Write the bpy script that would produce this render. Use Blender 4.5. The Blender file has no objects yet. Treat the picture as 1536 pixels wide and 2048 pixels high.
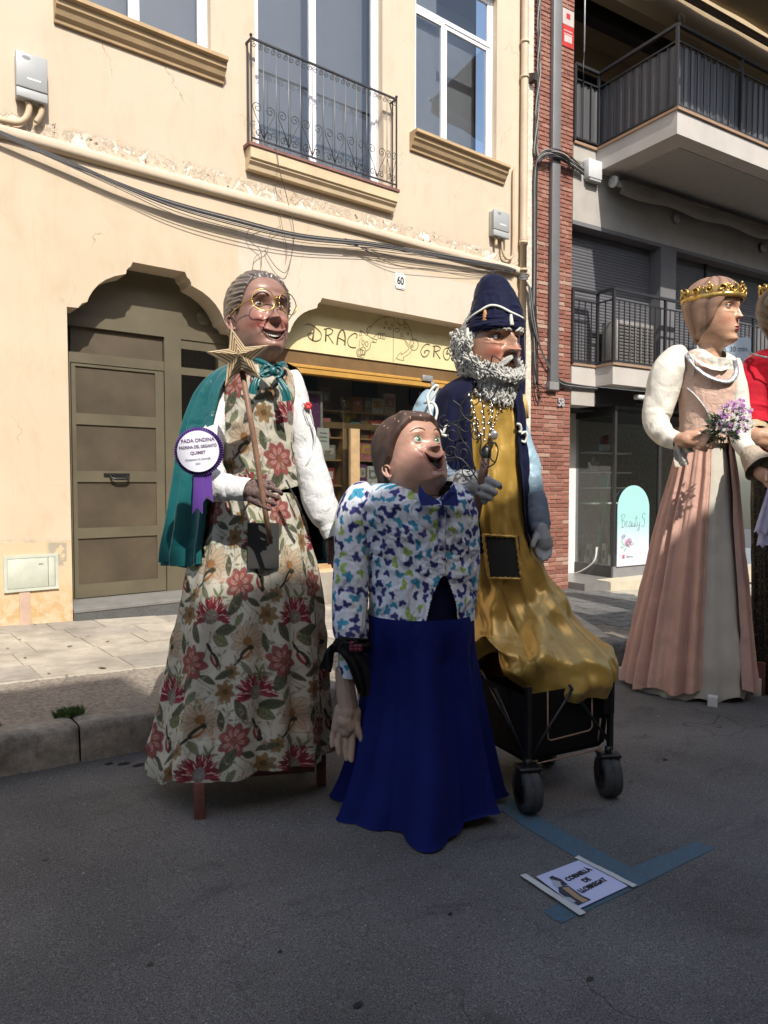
import bpy, bmesh, math, random
import numpy as np
from mathutils import Vector, Matrix
from mathutils.geometry import tessellate_polygon
random.seed(7); RNG = np.random.RandomState(11)
C = bpy.context.scene.collection
SC = bpy.context.scene
# ------------------------------------------------------------------ camera, sky, sun, exposure
FPX, HOR, CZ, YAW = 1420.0, 966.0, 1.5, math.radians(37.8)
PIT = math.atan((1024 - HOR) / FPX)
cam_d = bpy.data.cameras.new('camera'); cam = bpy.data.objects.new('camera', cam_d); C.objects.link(cam)
cam_d.sensor_fit = 'HORIZONTAL'; cam_d.sensor_width = 36; cam_d.lens = 36 * FPX / 1536
cam_d.clip_start = 0.05; cam_d.clip_end = 500
cam.location = (0, 0, CZ); cam.rotation_euler = (math.radians(90) - PIT, 0, -YAW)
SC.camera = cam
SUN_EL, SUN_ROT = math.radians(46.5), math.radians(195.5)
wd = bpy.data.worlds.new("World"); SC.world = wd; wd.use_nodes = True
nt = wd.node_tree; nt.nodes.clear()
sky = nt.nodes.new('ShaderNodeTexSky'); sky.sky_type = 'NISHITA'; sky.sun_disc = False
sky.sun_elevation = SUN_EL; sky.sun_rotation = SUN_ROT; sky.air_density = 1.2; sky.dust_density = 2.4
bg = nt.nodes.new('ShaderNodeBackground'); bg.inputs['Strength'].default_value = 0.15
wo = nt.nodes.new('ShaderNodeOutputWorld')
nt.links.new(sky.outputs[0], bg.inputs[0]); nt.links.new(bg.outputs[0], wo.inputs[0])
sl = bpy.data.lights.new('sun', 'SUN'); sl.energy = 3.9; sl.angle = math.radians(0.53); sl.color = (1.0, 0.945, 0.87)
so = bpy.data.objects.new('sun', sl); C.objects.link(so)
sdir = Vector((math.sin(SUN_ROT) * math.cos(SUN_EL), math.cos(SUN_ROT) * math.cos(SUN_EL), math.sin(SUN_EL)))
so.rotation_euler = sdir.to_track_quat('Z', 'Y').to_euler(); so.location = (0, -10, 20)
SC.view_settings.view_transform = 'Standard'; SC.view_settings.look = 'None'
SC.view_settings.exposure = 0.64; SC.view_settings.gamma = 1
SC.render.engine = 'CYCLES'
SC.cycles.max_bounces = 7; SC.cycles.transparent_max_bounces = 16

# ------------------------------------------------------------------ measuring: photo pixel -> point on a real plane
Fv = Vector((math.sin(YAW) * math.cos(PIT), math.cos(YAW) * math.cos(PIT), -math.sin(PIT)))
Rv = Vector((math.cos(YAW), -math.sin(YAW), 0)); Uv = Rv.cross(Fv)
def ray(px, py): return Fv + Rv * ((px - 768) / FPX) + Uv * ((1024 - py) / FPX)
WY = 7.2                                   # the yellow facade stands in the plane y = 7.2
def A(px, py, off=0.0):                    # (x, z) on the facade plane, off metres in front of it
    d = ray(px, py); t = (WY - off) / d[1]; return (d[0] * t, CZ + d[2] * t)
B0 = (8.46, 7.2); BAN = math.radians(-6.4)
def B(px, py, off=0.0):                    # (s, z) on the neighbouring facade, off metres in front of it
    nx, ny = math.sin(BAN), -math.cos(BAN); bx, by = math.cos(BAN), math.sin(BAN)
    d = ray(px, py); ox, oy = B0[0] + nx * off, B0[1] + ny * off
    det = -d[0] * by + d[1] * bx; t = (-ox * by + oy * bx) / det
    x, y = d[0] * t, d[1] * t
    return ((x - ox) * bx + (y - oy) * by, CZ + d[2] * t)
SL = -0.048
def gz(x): return SL * (x - 1.2)           # the street falls gently to the right
def G(px, py, h=0.0):
    d = ray(px, py); t = (SL * -1.2 + h - CZ) / (d[2] - SL * d[0]); return (d[0] * t, d[1] * t, CZ + d[2] * t)

# ------------------------------------------------------------------ materials
def srgb(r, g, b):
    f = lambda c: (c / 255 / 12.92) if c / 255 <= .04045 else ((c / 255 + .055) / 1.055) ** 2.4
    return (f(r), f(g), f(b))
class NT:
    def __init__(s, name):
        s.m = bpy.data.materials.new(name); s.m.use_nodes = True; s.t = s.m.node_tree
        s.b = s.t.nodes['Principled BSDF']; s.out = s.t.nodes['Material Output']
    def n(s, typ, **kw):
        x = s.t.nodes.new(typ)
        for k, v in kw.items():
            if k in x.inputs.keys() or isinstance(k, int): pass
            setattr(x, k, v)
        return x
    def l(s, a, b): s.t.links.new(a, b)
    def coord(s, scale=(1, 1, 1), kind='Object'):
        tc = s.n('ShaderNodeTexCoord'); mp = s.n('ShaderNodeMapping'); mp.inputs['Scale'].default_value = scale
        s.l(tc.outputs[kind], mp.inputs[0]); return mp.outputs[0]
    def noise(s, scale, detail=4, vec=None, rough=.55, dist=0):
        x = s.n('ShaderNodeTexNoise'); x.inputs['Scale'].default_value = scale; x.inputs['Detail'].default_value = detail
        x.inputs['Roughness'].default_value = rough; x.inputs['Distortion'].default_value = dist
        if vec is None: vec = s.coord()
        s.l(vec, x.inputs['Vector']); return x.outputs['Fac']
    def ramp(s, fac, stops):
        r = s.n('ShaderNodeValToRGB'); e = r.color_ramp.elements
        while len(e) < len(stops): e.new(.5)
        for i, (p, c) in enumerate(stops):
            e[i].position = p; e[i].color = (*c, 1) if len(c) == 3 else c
        s.l(fac, r.inputs[0]); return r.outputs[0]
    def val(s, fac, a, b, c=0.0, d=1.0):
        r = s.n('ShaderNodeMapRange'); r.inputs[1].default_value = a; r.inputs[2].default_value = b
        r.inputs[3].default_value = c; r.inputs[4].default_value = d; s.l(fac, r.inputs[0]); return r.outputs[0]
    def mul(s, a, b, op='MULTIPLY'):
        r = s.n('ShaderNodeMath', operation=op)
        for i, v in enumerate((a, b)):
            if isinstance(v, (int, float)): r.inputs[i].default_value = v
            else: s.l(v, r.inputs[i])
        return r.outputs[0]
    def mix(s, fac, a, b, mode='MIX'):
        r = s.n('ShaderNodeMix', data_type='RGBA', blend_type=mode)
        if isinstance(fac, (int, float)): r.inputs[0].default_value = fac
        else: s.l(fac, r.inputs[0])
        for i, v in ((6, a), (7, b)):
            if isinstance(v, tuple): r.inputs[i].default_value = (*v, 1) if len(v) == 3 else v
            else: s.l(v, r.inputs[i])
        return r.outputs[2]
    def bump(s, h, strength=.3, dist=.01):
        b = s.n('ShaderNodeBump'); b.inputs['Strength'].default_value = strength; b.inputs['Distance'].default_value = dist
        s.l(h, b.inputs['Height']); s.l(b.outputs[0], s.b.inputs['Normal']); return b
    def color(s, c):
        if isinstance(c, tuple): s.b.inputs['Base Color'].default_value = (*c, 1)
        else: s.l(c, s.b.inputs['Base Color'])
    def xyz(s, kind='Object'):
        tc = s.n('ShaderNodeTexCoord'); sp = s.n('ShaderNodeSeparateXYZ'); s.l(tc.outputs[kind], sp.inputs[0]); return sp.outputs
_mc = {}
def mat(name, col, rough=.6, metal=0, var=.12, vs=6, bump=.15, bs=60, bd=.004, coat=0, sheen=0, spec=.5, attr=False, wave=None):
    if name in _mc: return _mc[name]
    m = NT(name); v = m.coord()
    if attr:
        a = m.n('ShaderNodeAttribute', attribute_name='Col'); base = a.outputs['Color']
        n = m.noise(vs, 5, v); f = m.val(n, .3, .7, 1 - var, 1 + var)
        cb = m.n('ShaderNodeCombineColor'); [m.l(f, cb.inputs[i]) for i in range(3)]
        m.color(m.mix(1.0, base, cb.outputs[0], 'MULTIPLY'))
    else:
        n = m.noise(vs, 5, v)
        m.color(m.ramp(n, [(.3, tuple(c * (1 - var) for c in col)), (.7, tuple(min(1, c * (1 + var)) for c in col))]))
    m.b.inputs['Roughness'].default_value = rough; m.b.inputs['Metallic'].default_value = metal
    m.b.inputs['Specular IOR Level'].default_value = spec
    if coat: m.b.inputs['Coat Weight'].default_value = coat; m.b.inputs['Coat Roughness'].default_value = .25
    if sheen: m.b.inputs['Sheen Weight'].default_value = sheen; m.b.inputs['Sheen Roughness'].default_value = .35
    if bump: m.bump(m.noise(bs, 4, v), bump, bd)
    _mc[name] = m.m; return m.m
def fabric(name, col, rough=.85, weave=900, var=.08, sheen=0, attr=False, bump=.25, crease=.35, cs=9, spec=.2, cd=.02):
    if name in _mc: return _mc[name]
    m = NT(name); v = m.coord()
    n = m.noise(5, 4, v); f = m.val(n, .3, .7, 1 - var, 1 + var)
    cb = m.n('ShaderNodeCombineColor'); [m.l(f, cb.inputs[i]) for i in range(3)]
    if attr: base = m.n('ShaderNodeAttribute', attribute_name='Col').outputs['Color']
    else: base = m.mix(0.0, col, col)
    m.color(m.mix(1.0, base, cb.outputs[0], 'MULTIPLY'))
    m.b.inputs['Roughness'].default_value = rough; m.b.inputs['Specular IOR Level'].default_value = spec
    if sheen: m.b.inputs['Sheen Weight'].default_value = sheen; m.b.inputs['Sheen Roughness'].default_value = .3
    w = m.noise(weave / 6, 2, m.coord((1, 1, .25))); c1 = m.noise(cs, 3, v, .5, 1.2)
    c2 = m.noise(cs * 3, 3, m.coord((1.6, 1.6, .5)), .5, .8)
    h = m.mul(m.mul(m.mul(c1, crease), m.mul(c2, crease * .35), 'ADD'), m.mul(w, .02 * bump / .25), 'ADD')
    m.bump(h, 1.0, cd)
    _mc[name] = m.m; return m.m
def glass(name, tint=(.9, .93, .95), refl=.12, rough=.01, dark=0.0, body=None):
    if name in _mc: return _mc[name]
    m = NT(name); t = m.t; t.nodes.remove(m.b)
    tr = m.n('ShaderNodeBsdfTransparent'); tr.inputs[0].default_value = (*[c * (1 - dark) for c in tint], 1)
    gl = m.n('ShaderNodeBsdfGlossy'); gl.inputs['Roughness'].default_value = rough
    fr = m.n('ShaderNodeFresnel'); fr.inputs[0].default_value = 1.5
    ge = m.n('ShaderNodeNewGeometry'); fb = m.mul(1.0, ge.outputs['Backfacing'], 'SUBTRACT')
    f = m.mul(m.mul(fr.outputs[0], refl, 'ADD'), fb)
    mx = m.n('ShaderNodeMixShader'); m.l(f, mx.inputs[0]); m.l(tr.outputs[0], mx.inputs[1]); m.l(gl.outputs[0], mx.inputs[2])
    m.l(mx.outputs[0], m.out.inputs[0]); _mc[name] = m.m; return m.m

# ------------------------------------------------------------------ mesh builder
class MB:
    def __init__(s): s.v = []; s.f = []; s.c = []; s.sm = []
    def add(s, vs, fs, smooth=False, col=None):
        o = len(s.v); s.v.extend([tuple(p) for p in vs]); s.f.extend([tuple(i + o for i in f) for f in fs])
        s.sm.extend([smooth] * len(fs)); s.c.extend([col] * len(vs)); return s
    def box(s, x0, x1, y0, y1, z0, z1, col=None):
        return s.add([(x0, y0, z0), (x1, y0, z0), (x1, y1, z0), (x0, y1, z0), (x0, y0, z1), (x1, y0, z1), (x1, y1, z1), (x0, y1, z1)],
                     [(0, 3, 2, 1), (4, 5, 6, 7), (0, 1, 5, 4), (1, 2, 6, 5), (2, 3, 7, 6), (3, 0, 4, 7)], False, col)
    def rbox(s, x0, x1, y0, y1, z0, z1, r=.01, col=None):       # box with chamfered edges
        bm = bmesh.new(); bmesh.ops.create_cube(bm, size=1)
        for v in bm.verts: v.co = Vector(((x0 + x1) / 2 + v.co.x * (x1 - x0), (y0 + y1) / 2 + v.co.y * (y1 - y0), (z0 + z1) / 2 + v.co.z * (z1 - z0)))
        bmesh.ops.bevel(bm, geom=bm.edges[:], offset=r, segments=2, profile=.5, affect='EDGES')
        bm.verts.index_update(); s.add([v.co[:] for v in bm.verts], [[v.index for v in f.verts] for f in bm.faces], True, col); bm.free(); return s
    def tube(s, pts, r, n=8, col=None, smooth=True, cap=True, flat=None):
        pts = [Vector(p) for p in pts]; rs = r if isinstance(r, (list, tuple)) else [r] * len(pts)
        vs = []; fs = []; N = len(pts); up = None
        for i, p in enumerate(pts):
            d = (pts[min(i + 1, N - 1)] - pts[max(i - 1, 0)])
            if d.length < 1e-9: d = Vector((0, 0, 1))
            d.normalize()
            if up is None: up = Vector((0, 0, 1)) if abs(d.z) < .9 else Vector((0, 1, 0))
            a = d.cross(up)
            if a.length < 1e-6: a = d.orthogonal()
            a.normalize(); b = a.cross(d); up = b
            for k in range(n):
                t = 2 * math.pi * k / n; ra = rs[i]; rb = rs[i] * (flat or 1)
                vs.append(p + a * math.cos(t) * ra + b * math.sin(t) * rb)
        for i in range(N - 1):
            for k in range(n):
                k2 = (k + 1) % n; fs.append((i * n + k, i * n + k2, (i + 1) * n + k2, (i + 1) * n + k))
        if cap: fs.append(tuple(range(n))[::-1]); fs.append(tuple((N - 1) * n + k for k in range(n)))
        return s.add(vs, fs, smooth, col)
    def sphere(s, c, r, nu=12, nv=8, col=None):
        r = r if isinstance(r, (list, tuple)) else (r, r, r); vs = []; fs = []
        for j in range(nv + 1):
            ph = math.pi * j / nv
            for i in range(nu):
                th = 2 * math.pi * i / nu
                vs.append((c[0] + r[0] * math.sin(ph) * math.cos(th), c[1] + r[1] * math.sin(ph) * math.sin(th), c[2] + r[2] * math.cos(ph)))
        for j in range(nv):
            for i in range(nu):
                i2 = (i + 1) % nu; fs.append((j * nu + i, (j + 1) * nu + i, (j + 1) * nu + i2, j * nu + i2))
        return s.add(vs, fs, True, col)
    def lathe(s, prof, c=(0, 0, 0), n=24, axis='z', col=None):
        vs = []; fs = []
        for (r, h) in prof:
            for k in range(n):
                t = 2 * math.pi * k / n; a, b = r * math.cos(t), r * math.sin(t)
                p = {'z': (a, b, h), 'x': (h, a, b), 'y': (a, -h, b)}[axis]
                vs.append((p[0] + c[0], p[1] + c[1], p[2] + c[2]))
        for i in range(len(prof) - 1):
            for k in range(n):
                k2 = (k + 1) % n; fs.append((i * n + k, i * n + k2, (i + 1) * n + k2, (i + 1) * n + k))
        return s.add(vs, fs, True, col)
    def poly(s, pts2, y0, y1, col=None, frame=None):             # outline in x/z given thickness from y0 (front) to y1
        n = len(pts2); fr = frame or (lambda x, y, z: (x, y, z))
        ar = sum(pts2[i][0] * pts2[(i + 1) % n][1] - pts2[(i + 1) % n][0] * pts2[i][1] for i in range(n))
        if ar < 0: pts2 = pts2[::-1]
        vs = [fr(x, y0, z) for x, z in pts2] + [fr(x, y1, z) for x, z in pts2]
        tr = tessellate_polygon([[Vector((x, z, 0)) for x, z in pts2]])
        fs = [tuple(t) for t in tr] + [tuple(i + n for i in t[::-1]) for t in tr]
        fs += [(i, i + n, (i + 1) % n + n, (i + 1) % n) for i in range(n)]
        return s.add(vs, fs, False, col)
    def prism(s, prof, x0, x1, col=None):                        # (y,z) outline run along x
        n = len(prof); vs = [(x0, y, z) for y, z in prof] + [(x1, y, z) for y, z in prof]
        fs = [tuple(range(n)), tuple(range(2 * n - 1, n - 1, -1))] + [(i, (i + 1) % n, (i + 1) % n + n, i + n) for i in range(n)]
        return s.add(vs, fs, False, col)
    def build(s, name, m, parent=None, fix=True, loc=None):
        me = bpy.data.meshes.new(name); me.from_pydata(s.v, [], s.f); me.update()
        if fix:
            bm = bmesh.new(); bm.from_mesh(me); bmesh.ops.recalc_face_normals(bm, faces=bm.faces); bm.to_mesh(me); bm.free()
        me.polygons.foreach_set('use_smooth', s.sm)
        if any(c is not None for c in s.c):
            a = me.color_attributes.new('Col', 'FLOAT_COLOR', 'POINT')
            a.data.foreach_set('color', np.array([(*(c or (1, 1, 1)), 1) for c in s.c], dtype=np.float32).ravel())
        for mm in (m if isinstance(m, (list, tuple)) else [m]): me.materials.append(mm)
        o = bpy.data.objects.new(name, me); C.objects.link(o)
        if parent: o.parent = parent
        if loc: o.location = loc
        return o
def mesh_grid(name, P, m, parent=None, col=None, wrap=True, smooth=True, flip=False, mask=None):
    """P: (rows, cols, 3) array"""
    R, K = P.shape[:2]; idx = np.arange(R * K).reshape(R, K)
    nxt = np.roll(idx, -1, axis=1) if wrap else idx[:, 1:]
    a = idx[:-1] if wrap else idx[:-1, :-1]; b = nxt[:-1]; c = nxt[1:]; d = idx[1:] if wrap else idx[1:, :-1]
    f = np.stack([a, b, c, d] if not flip else [a, d, c, b], -1)
    if mask is not None:
        mm = mask; mn = np.roll(mm, -1, axis=1) if wrap else mm[:, 1:]
        k = (mm[:-1] if wrap else mm[:-1, :-1]) & mn[:-1] & mn[1:] & (mm[1:] if wrap else mm[1:, :-1]); f = f[k]
    f = f.reshape(-1, 4)
    me = bpy.data.meshes.new(name); me.vertices.add(R * K); me.vertices.foreach_set('co', P.astype(np.float32).ravel())
    nf = len(f); me.loops.add(nf * 4); me.loops.foreach_set('vertex_index', f.astype(np.int32).ravel())
    me.polygons.add(nf); me.polygons.foreach_set('loop_start', np.arange(0, nf * 4, 4, dtype=np.int32))
    me.update(calc_edges=True)
    if smooth: me.polygons.foreach_set('use_smooth', np.ones(nf, dtype=bool))
    if col is not None:
        at = me.color_attributes.new('Col', 'FLOAT_COLOR', 'POINT')
        cc = np.ones((R * K, 4), dtype=np.float32); cc[:, :3] = col.reshape(-1, 3); at.data.foreach_set('color', cc.ravel())
    if mask is not None:
        bm = bmesh.new(); bm.from_mesh(me); bmesh.ops.delete(bm, geom=[v for v in bm.verts if not v.link_faces], context='VERTS'); bm.to_mesh(me); bm.free()
    me.materials.append(m); o = bpy.data.objects.new(name, me); C.objects.link(o)
    if parent: o.parent = parent
    return o
def thing(name, label, cat, loc=(0, 0, 0), rz=0, group=None):
    o = bpy.data.objects.new(name, None); C.objects.link(o); o.empty_display_size = .1
    o.location = loc; o.rotation_euler = (0, 0, rz); o['label'] = label; o['category'] = cat
    if group: o['group'] = group
    return o
def tag(o, label, cat, group=None):
    o['label'] = label; o['category'] = cat
    if group: o['group'] = group
    return o
def struct(o): o['kind'] = 'structure'; return o
def stuff(o): o['kind'] = 'stuff'; return o
def text_mesh(name, txt, size, m, parent, loc, rot=(math.pi / 2, 0, 0), ext=.001, sx=1.0, align='CENTER', shear=0, bold=0):
    cu = bpy.data.curves.new(name, 'FONT'); cu.body = txt; cu.size = size; cu.extrude = ext; cu.align_x = align; cu.shear = shear; cu.offset = bold
    o = bpy.data.objects.new(name, cu); C.objects.link(o); dg = bpy.context.evaluated_depsgraph_get(); dg.update()
    me = bpy.data.meshes.new_from_object(o.evaluated_get(dg)); bpy.data.objects.remove(o)
    me.materials.clear(); me.materials.append(m)
    o = bpy.data.objects.new(name, me); C.objects.link(o); o.parent = parent; o.location = loc; o.rotation_euler = rot; o.scale = (sx, 1, 1)
    return o
def smooth_pts(pts, n=8):                                        # Catmull-Rom through points
    P = [Vector(p) for p in pts]; out = []
    for i in range(len(P) - 1):
        a = P[i - 1] if i else P[0]; b = P[i]; c = P[i + 1]; d = P[i + 2] if i + 2 < len(P) else P[-1]
        for k in range(n):
            t = k / n; out.append(.5 * ((2 * b) + (c - a) * t + (2 * a - 5 * b + 4 * c - d) * t * t + (3 * b - a - 3 * c + d) * t ** 3))
    out.append(P[-1]); return out
def spiral(c, r0, r1, turns, a0=0, n=28, ax=(1, 0, 0), az=(0, 0, 1), hand=1):
    ax, az, c = Vector(ax), Vector(az), Vector(c)
    return [c + (ax * math.cos(a0 + hand * 2 * math.pi * turns * k / n) + az * math.sin(a0 + hand * 2 * math.pi * turns * k / n)) * (r0 + (r1 - r0) * k / n) for k in range(n + 1)]
# ================================================================== GROUND
def asphalt_mat():
    m = NT('asphalt'); v = m.coord()
    a = m.noise(170, 3, v, .8); b = m.noise(1.1, 5, v); c = m.noise(45, 4, v)
    col = m.ramp(a, [(.36, (.048, .046, .044)), (.48, (.122, .119, .115)), (.60, (.176, .171, .165)), (.70, (.34, .33, .31))])
    f = m.val(b, .3, .7, .72, 1.25); cb = m.n('ShaderNodeCombineColor'); [m.l(f, cb.inputs[i]) for i in range(3)]
    col = m.mix(1.0, col, cb.outputs[0], 'MULTIPLY')
    st = m.val(m.noise(2.3, 6, m.coord((1, 2.6, 1)), .65, .6), .56, .70); col = m.mix(m.mul(st, .45), col, (.03, .029, .029))
    vo = m.n('ShaderNodeTexVoronoi', feature='DISTANCE_TO_EDGE'); vo.inputs['Scale'].default_value = .55
    ds = m.n('ShaderNodeVectorMath', operation='ADD'); nz = m.n('ShaderNodeTexNoise'); nz.inputs['Scale'].default_value = 2.5; m.l(v, nz.inputs['Vector'])
    m.l(v, ds.inputs[0]); m.l(nz.outputs['Color'], ds.inputs[1]); m.l(ds.outputs[0], vo.inputs['Vector'])
    cr = m.val(vo.outputs['Distance'], .0, .0055, 1, 0); cr = m.mul(cr, m.val(m.noise(.7, 2, v), .46, .54)); col = m.mix(m.mul(cr, .9), col, (.015, .015, .015))
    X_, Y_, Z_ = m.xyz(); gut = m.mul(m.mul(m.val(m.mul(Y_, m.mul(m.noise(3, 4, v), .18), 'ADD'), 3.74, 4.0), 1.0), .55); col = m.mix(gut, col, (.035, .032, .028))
    vs_ = m.n('ShaderNodeTexVoronoi'); vs_.inputs['Scale'].default_value = 75; m.l(v, vs_.inputs['Vector']); sp_ = m.val(vs_.outputs['Distance'], .10, .22, 1, 0); sp_ = m.mul(sp_, m.val(m.noise(31, 2, v), .55, .62)); col = m.mix(m.mul(sp_, .8), col, (.42, .40, .37))
    m.color(col); m.b.inputs['Roughness'].default_value = .82; m.b.inputs['Specular IOR Level'].default_value = .3
    h = m.mul(m.mul(a, .9), m.mul(c, .4), 'ADD'); m.bump(h, 1.0, .007); return m.m
def stone_mat(name, c0, c1, scale=25, pit=.6, rough=.85):
    m = NT(name); v = m.coord(); a = m.noise(scale, 8, v, .7); b = m.noise(2.2, 5, v); g = m.noise(180, 3, v, .7)
    col = m.ramp(a, [(.28, c0), (.62, c1)]); f = m.val(b, .3, .7, .75, 1.2); cb = m.n('ShaderNodeCombineColor'); [m.l(f, cb.inputs[i]) for i in range(3)]
    col = m.mix(1.0, col, cb.outputs[0], 'MULTIPLY'); sp = m.val(g, .6, .7); col = m.mix(m.mul(sp, .4), col, tuple(c * .4 for c in c0))
    m.color(col); m.b.inputs['Roughness'].default_value = rough; h = m.mul(m.mul(a, pit), m.mul(g, .4), 'ADD'); m.bump(h, .8, .012); return m.m
def sheet(name, m, x0, x1, y0, y1, h, nx=1, ny=1, bulge=0.0):
    xs = np.linspace(x0, x1, nx + 1); ys = np.linspace(y0, y1, ny + 1); X, Y = np.meshgrid(xs, ys)
    P = np.stack([X, Y, SL * (X - 1.2) + h + bulge * RNG.randn(*X.shape)], -1)
    return mesh_grid(name, P, m, wrap=False)
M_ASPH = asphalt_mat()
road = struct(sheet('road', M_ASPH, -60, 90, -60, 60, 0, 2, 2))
M_ROUGH = stone_mat('rough concrete', (.09, .075, .058), (.31, .265, .21), 38, 1.2)
M_KERB = stone_mat('kerb stone', (.10, .09, .075), (.27, .245, .205), 16, 1.0)
M_SLAB = stone_mat('paving slab', (.27, .235, .185), (.40, .36, .29), 7, .3, .8)
M_SLAB2 = stone_mat('paving slab grey', (.24, .215, .175), (.34, .305, .255), 9, .3, .8)
M_JOINT = stone_mat('joint mortar', (.30, .27, .21), (.46, .42, .34), 40, .5)
M_DPAV = stone_mat('dark paver', (.07, .07, .068), (.15, .148, .14), 20, .5, .6)
pave = struct(sheet('pavement', M_JOINT, -4, 16, 5.02, 7.45, .192, 8, 2))
rs = struct(sheet('rough_concrete_strip', M_ROUGH, -4, 9.8, 4.13, 5.04, .196, 700, 60, .0022))
ks = bpy.data.objects.new('kerb', None); C.objects.link(ks); ks['kind'] = 'structure'
x = -4.21
kj = 0
while x < 12:
    L = 1.05 if kj else 5.10                                       # joint beside the grass tuft at x = 1.01
    if kj == 0: L = 1.02
    x1 = x + L
    nx, ny = 60, 5; prof = [(3.935, -.28), (3.94, -.03), (3.948, .10), (3.954, .175), (3.97, .198), (4.0, .204), (4.10, .203), (4.135, .20), (4.14, .12)]
    xs = np.linspace(x + .004, x1 - .004, nx); P = np.zeros((len(prof), nx, 3))
    for i, (yy, zz) in enumerate(prof):
        e = np.minimum(xs - xs[0], xs[-1] - xs); rd = .012 * np.exp(-e / .012)
        P[i, :, 0] = xs; P[i, :, 1] = yy + RNG.randn(nx) * .003 + rd * (1 if i < 4 else 0); P[i, :, 2] = SL * (xs - 1.2) + zz + RNG.randn(nx) * .0015 - rd * (1 if i > 3 else 0)
    mesh_grid('kerb_stone', P, M_KERB, ks, wrap=False, flip=False); x = x1; kj += 1
# paving slabs
rr = random.Random(4)
yrow = [5.10, 5.50, 5.93, 6.36, 6.79, 7.22]
for j in range(5):
    x = -1.6 + rr.uniform(-.2, .2)
    while x < 6.3:
        L = rr.choice([.43, .43, .62, .62, 1.1]); x1 = min(x + L, 6.4)
        mb = MB(); zt = .2 + rr.uniform(-.002, .003)
        a, b, c, d = x + .005, x1 - .005, yrow[j] + .005, yrow[j + 1] - .005
        vs = [(a, c, SL * (a - 1.2) + zt), (b, c, SL * (b - 1.2) + zt), (b, d, SL * (b - 1.2) + zt), (a, d, SL * (a - 1.2) + zt)]
        vs += [(p[0], p[1], p[2] - .03) for p in vs]
        mb.add(vs, [(0, 1, 2, 3), (0, 4, 5, 1), (1, 5, 6, 2), (2, 6, 7, 3), (3, 7, 4, 0)])
        mb.build('paving_slab', M_SLAB if rr.random() < .6 else M_SLAB2, pave); x = x1
nd = 0
for j in range(14):
    for i in range(12):
        a = 6.62 + i * .24 + (.12 if j % 2 else 0); c = 4.3 + j * .205
        if nd < 175:
            mb = MB(); h = .2 + rr.uniform(-.002, .004); b = a + .225; d = c + .19
            vs = [(p, q, SL * (p - 1.2) + h) for p, q in ((a, c), (b, c), (b, d), (a, d))]; vs += [(p[0], p[1], p[2] - .03) for p in vs]
            mb.add(vs, [(0, 1, 2, 3), (0, 4, 5, 1), (1, 5, 6, 2), (2, 6, 7, 3), (3, 7, 4, 0)]); mb.build('dark_paver', M_DPAV, pave); nd += 1
mb = MB(); a, b = (7.35, 5.80), (5.98, 4.16)
for k in range(1):
    w = .06
    vs = [(a[0] - w, a[1] + .04, 0), (b[0] - w, b[1] + .04, 0), (b[0] + w, b[1] - .04, 0), (a[0] + w, a[1] - .04, 0)]
    vs = [(p[0], p[1], gz(p[0]) + .207) for p in vs]; vs += [(p[0], p[1], p[2] - .03) for p in vs]
    mb.add(vs, [(0, 1, 2, 3), (0, 4, 5, 1), (1, 5, 6, 2), (2, 6, 7, 3), (3, 7, 4, 0)])
struct(mb.build('edging_strip', M_SLAB))
# painted bay lines (worn blue) and the taped sheet of paper
def blue_mat():
    m = NT('worn blue paint'); v = m.coord(); a = m.noise(240, 3, v, .7); b = m.noise(14, 6, v, .7)
    col = m.ramp(a, [(.36, (.03, .05, .065)), (.5, (.045, .13, .20)), (.68, (.075, .20, .29))])
    vo = m.n('ShaderNodeTexVoronoi', feature='DISTANCE_TO_EDGE'); vo.inputs['Scale'].default_value = 17
    m.l(m.coord((1, 1, 1)), vo.inputs['Vector']); cr = m.val(vo.outputs['Distance'], 0, .05, 1, 0)
    w = m.val(b, .5, .66); k = m.mul(m.mul(cr, .75), w, 'MAXIMUM'); k = m.mul(m.mul(k, .85), m.val(m.noise(90, 4, v, .8), .45, .6), 'MAXIMUM'); k = m.mul(k, .75)
    m.color(m.mix(k, col, (.085, .085, .088))); m.b.inputs['Roughness'].default_value = .7; m.bump(a, .7, .004); return m.m
def ground_poly(name, pts, h, m, parent=None, cuts=0):
    mb = MB(); vs = [(p[0], p[1], gz(p[0]) + h) for p in pts]; mb.add(vs, [tuple(range(len(vs)))]); return mb.build(name, m, parent, fix=False)
M_BLUE = blue_mat()
def gxy(px, py): g = G(px, py); return (g[0], g[1])
bl = [gxy(*p) for p in ((982, 1606), (1022, 1596), (1100, 1648), (1262, 1736), (1392, 1684), (1430, 1697), (1272, 1776), (1122, 1848), (1083, 1824), (1222, 1757), (1050, 1655))]
struct(ground_poly('parking_bay_line', bl, .0022, M_BLUE))
M_PAPER = mat('paper', (.50, .53, .74), .7, var=.05, bump=.25, bs=25, bd=.004); M_TAPE = mat('masking tape', (.50, .52, .50), .6, var=.1)
M_INK = mat('black ink', (.012, .012, .014), .6, bump=0)
pc = [gxy(*p) for p in ((1072, 1757), (1163, 1722), (1256, 1776), (1158, 1822))]
po = (sum(p[0] for p in pc) / 4, sum(p[1] for p in pc) / 4)
ps = thing('paper_notice', 'white paper notice with black lettering taped flat on the asphalt', 'notice', (po[0], po[1], gz(po[0])))
def gp(pts, h, m, name, par, jig=0):
    mb = MB(); mb.add([(p[0] - po[0], p[1] - po[1], gz(p[0]) - gz(po[0]) + h) for p in pts], [tuple(range(len(pts)))]); return mb.build(name, m, par, fix=False)
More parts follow.
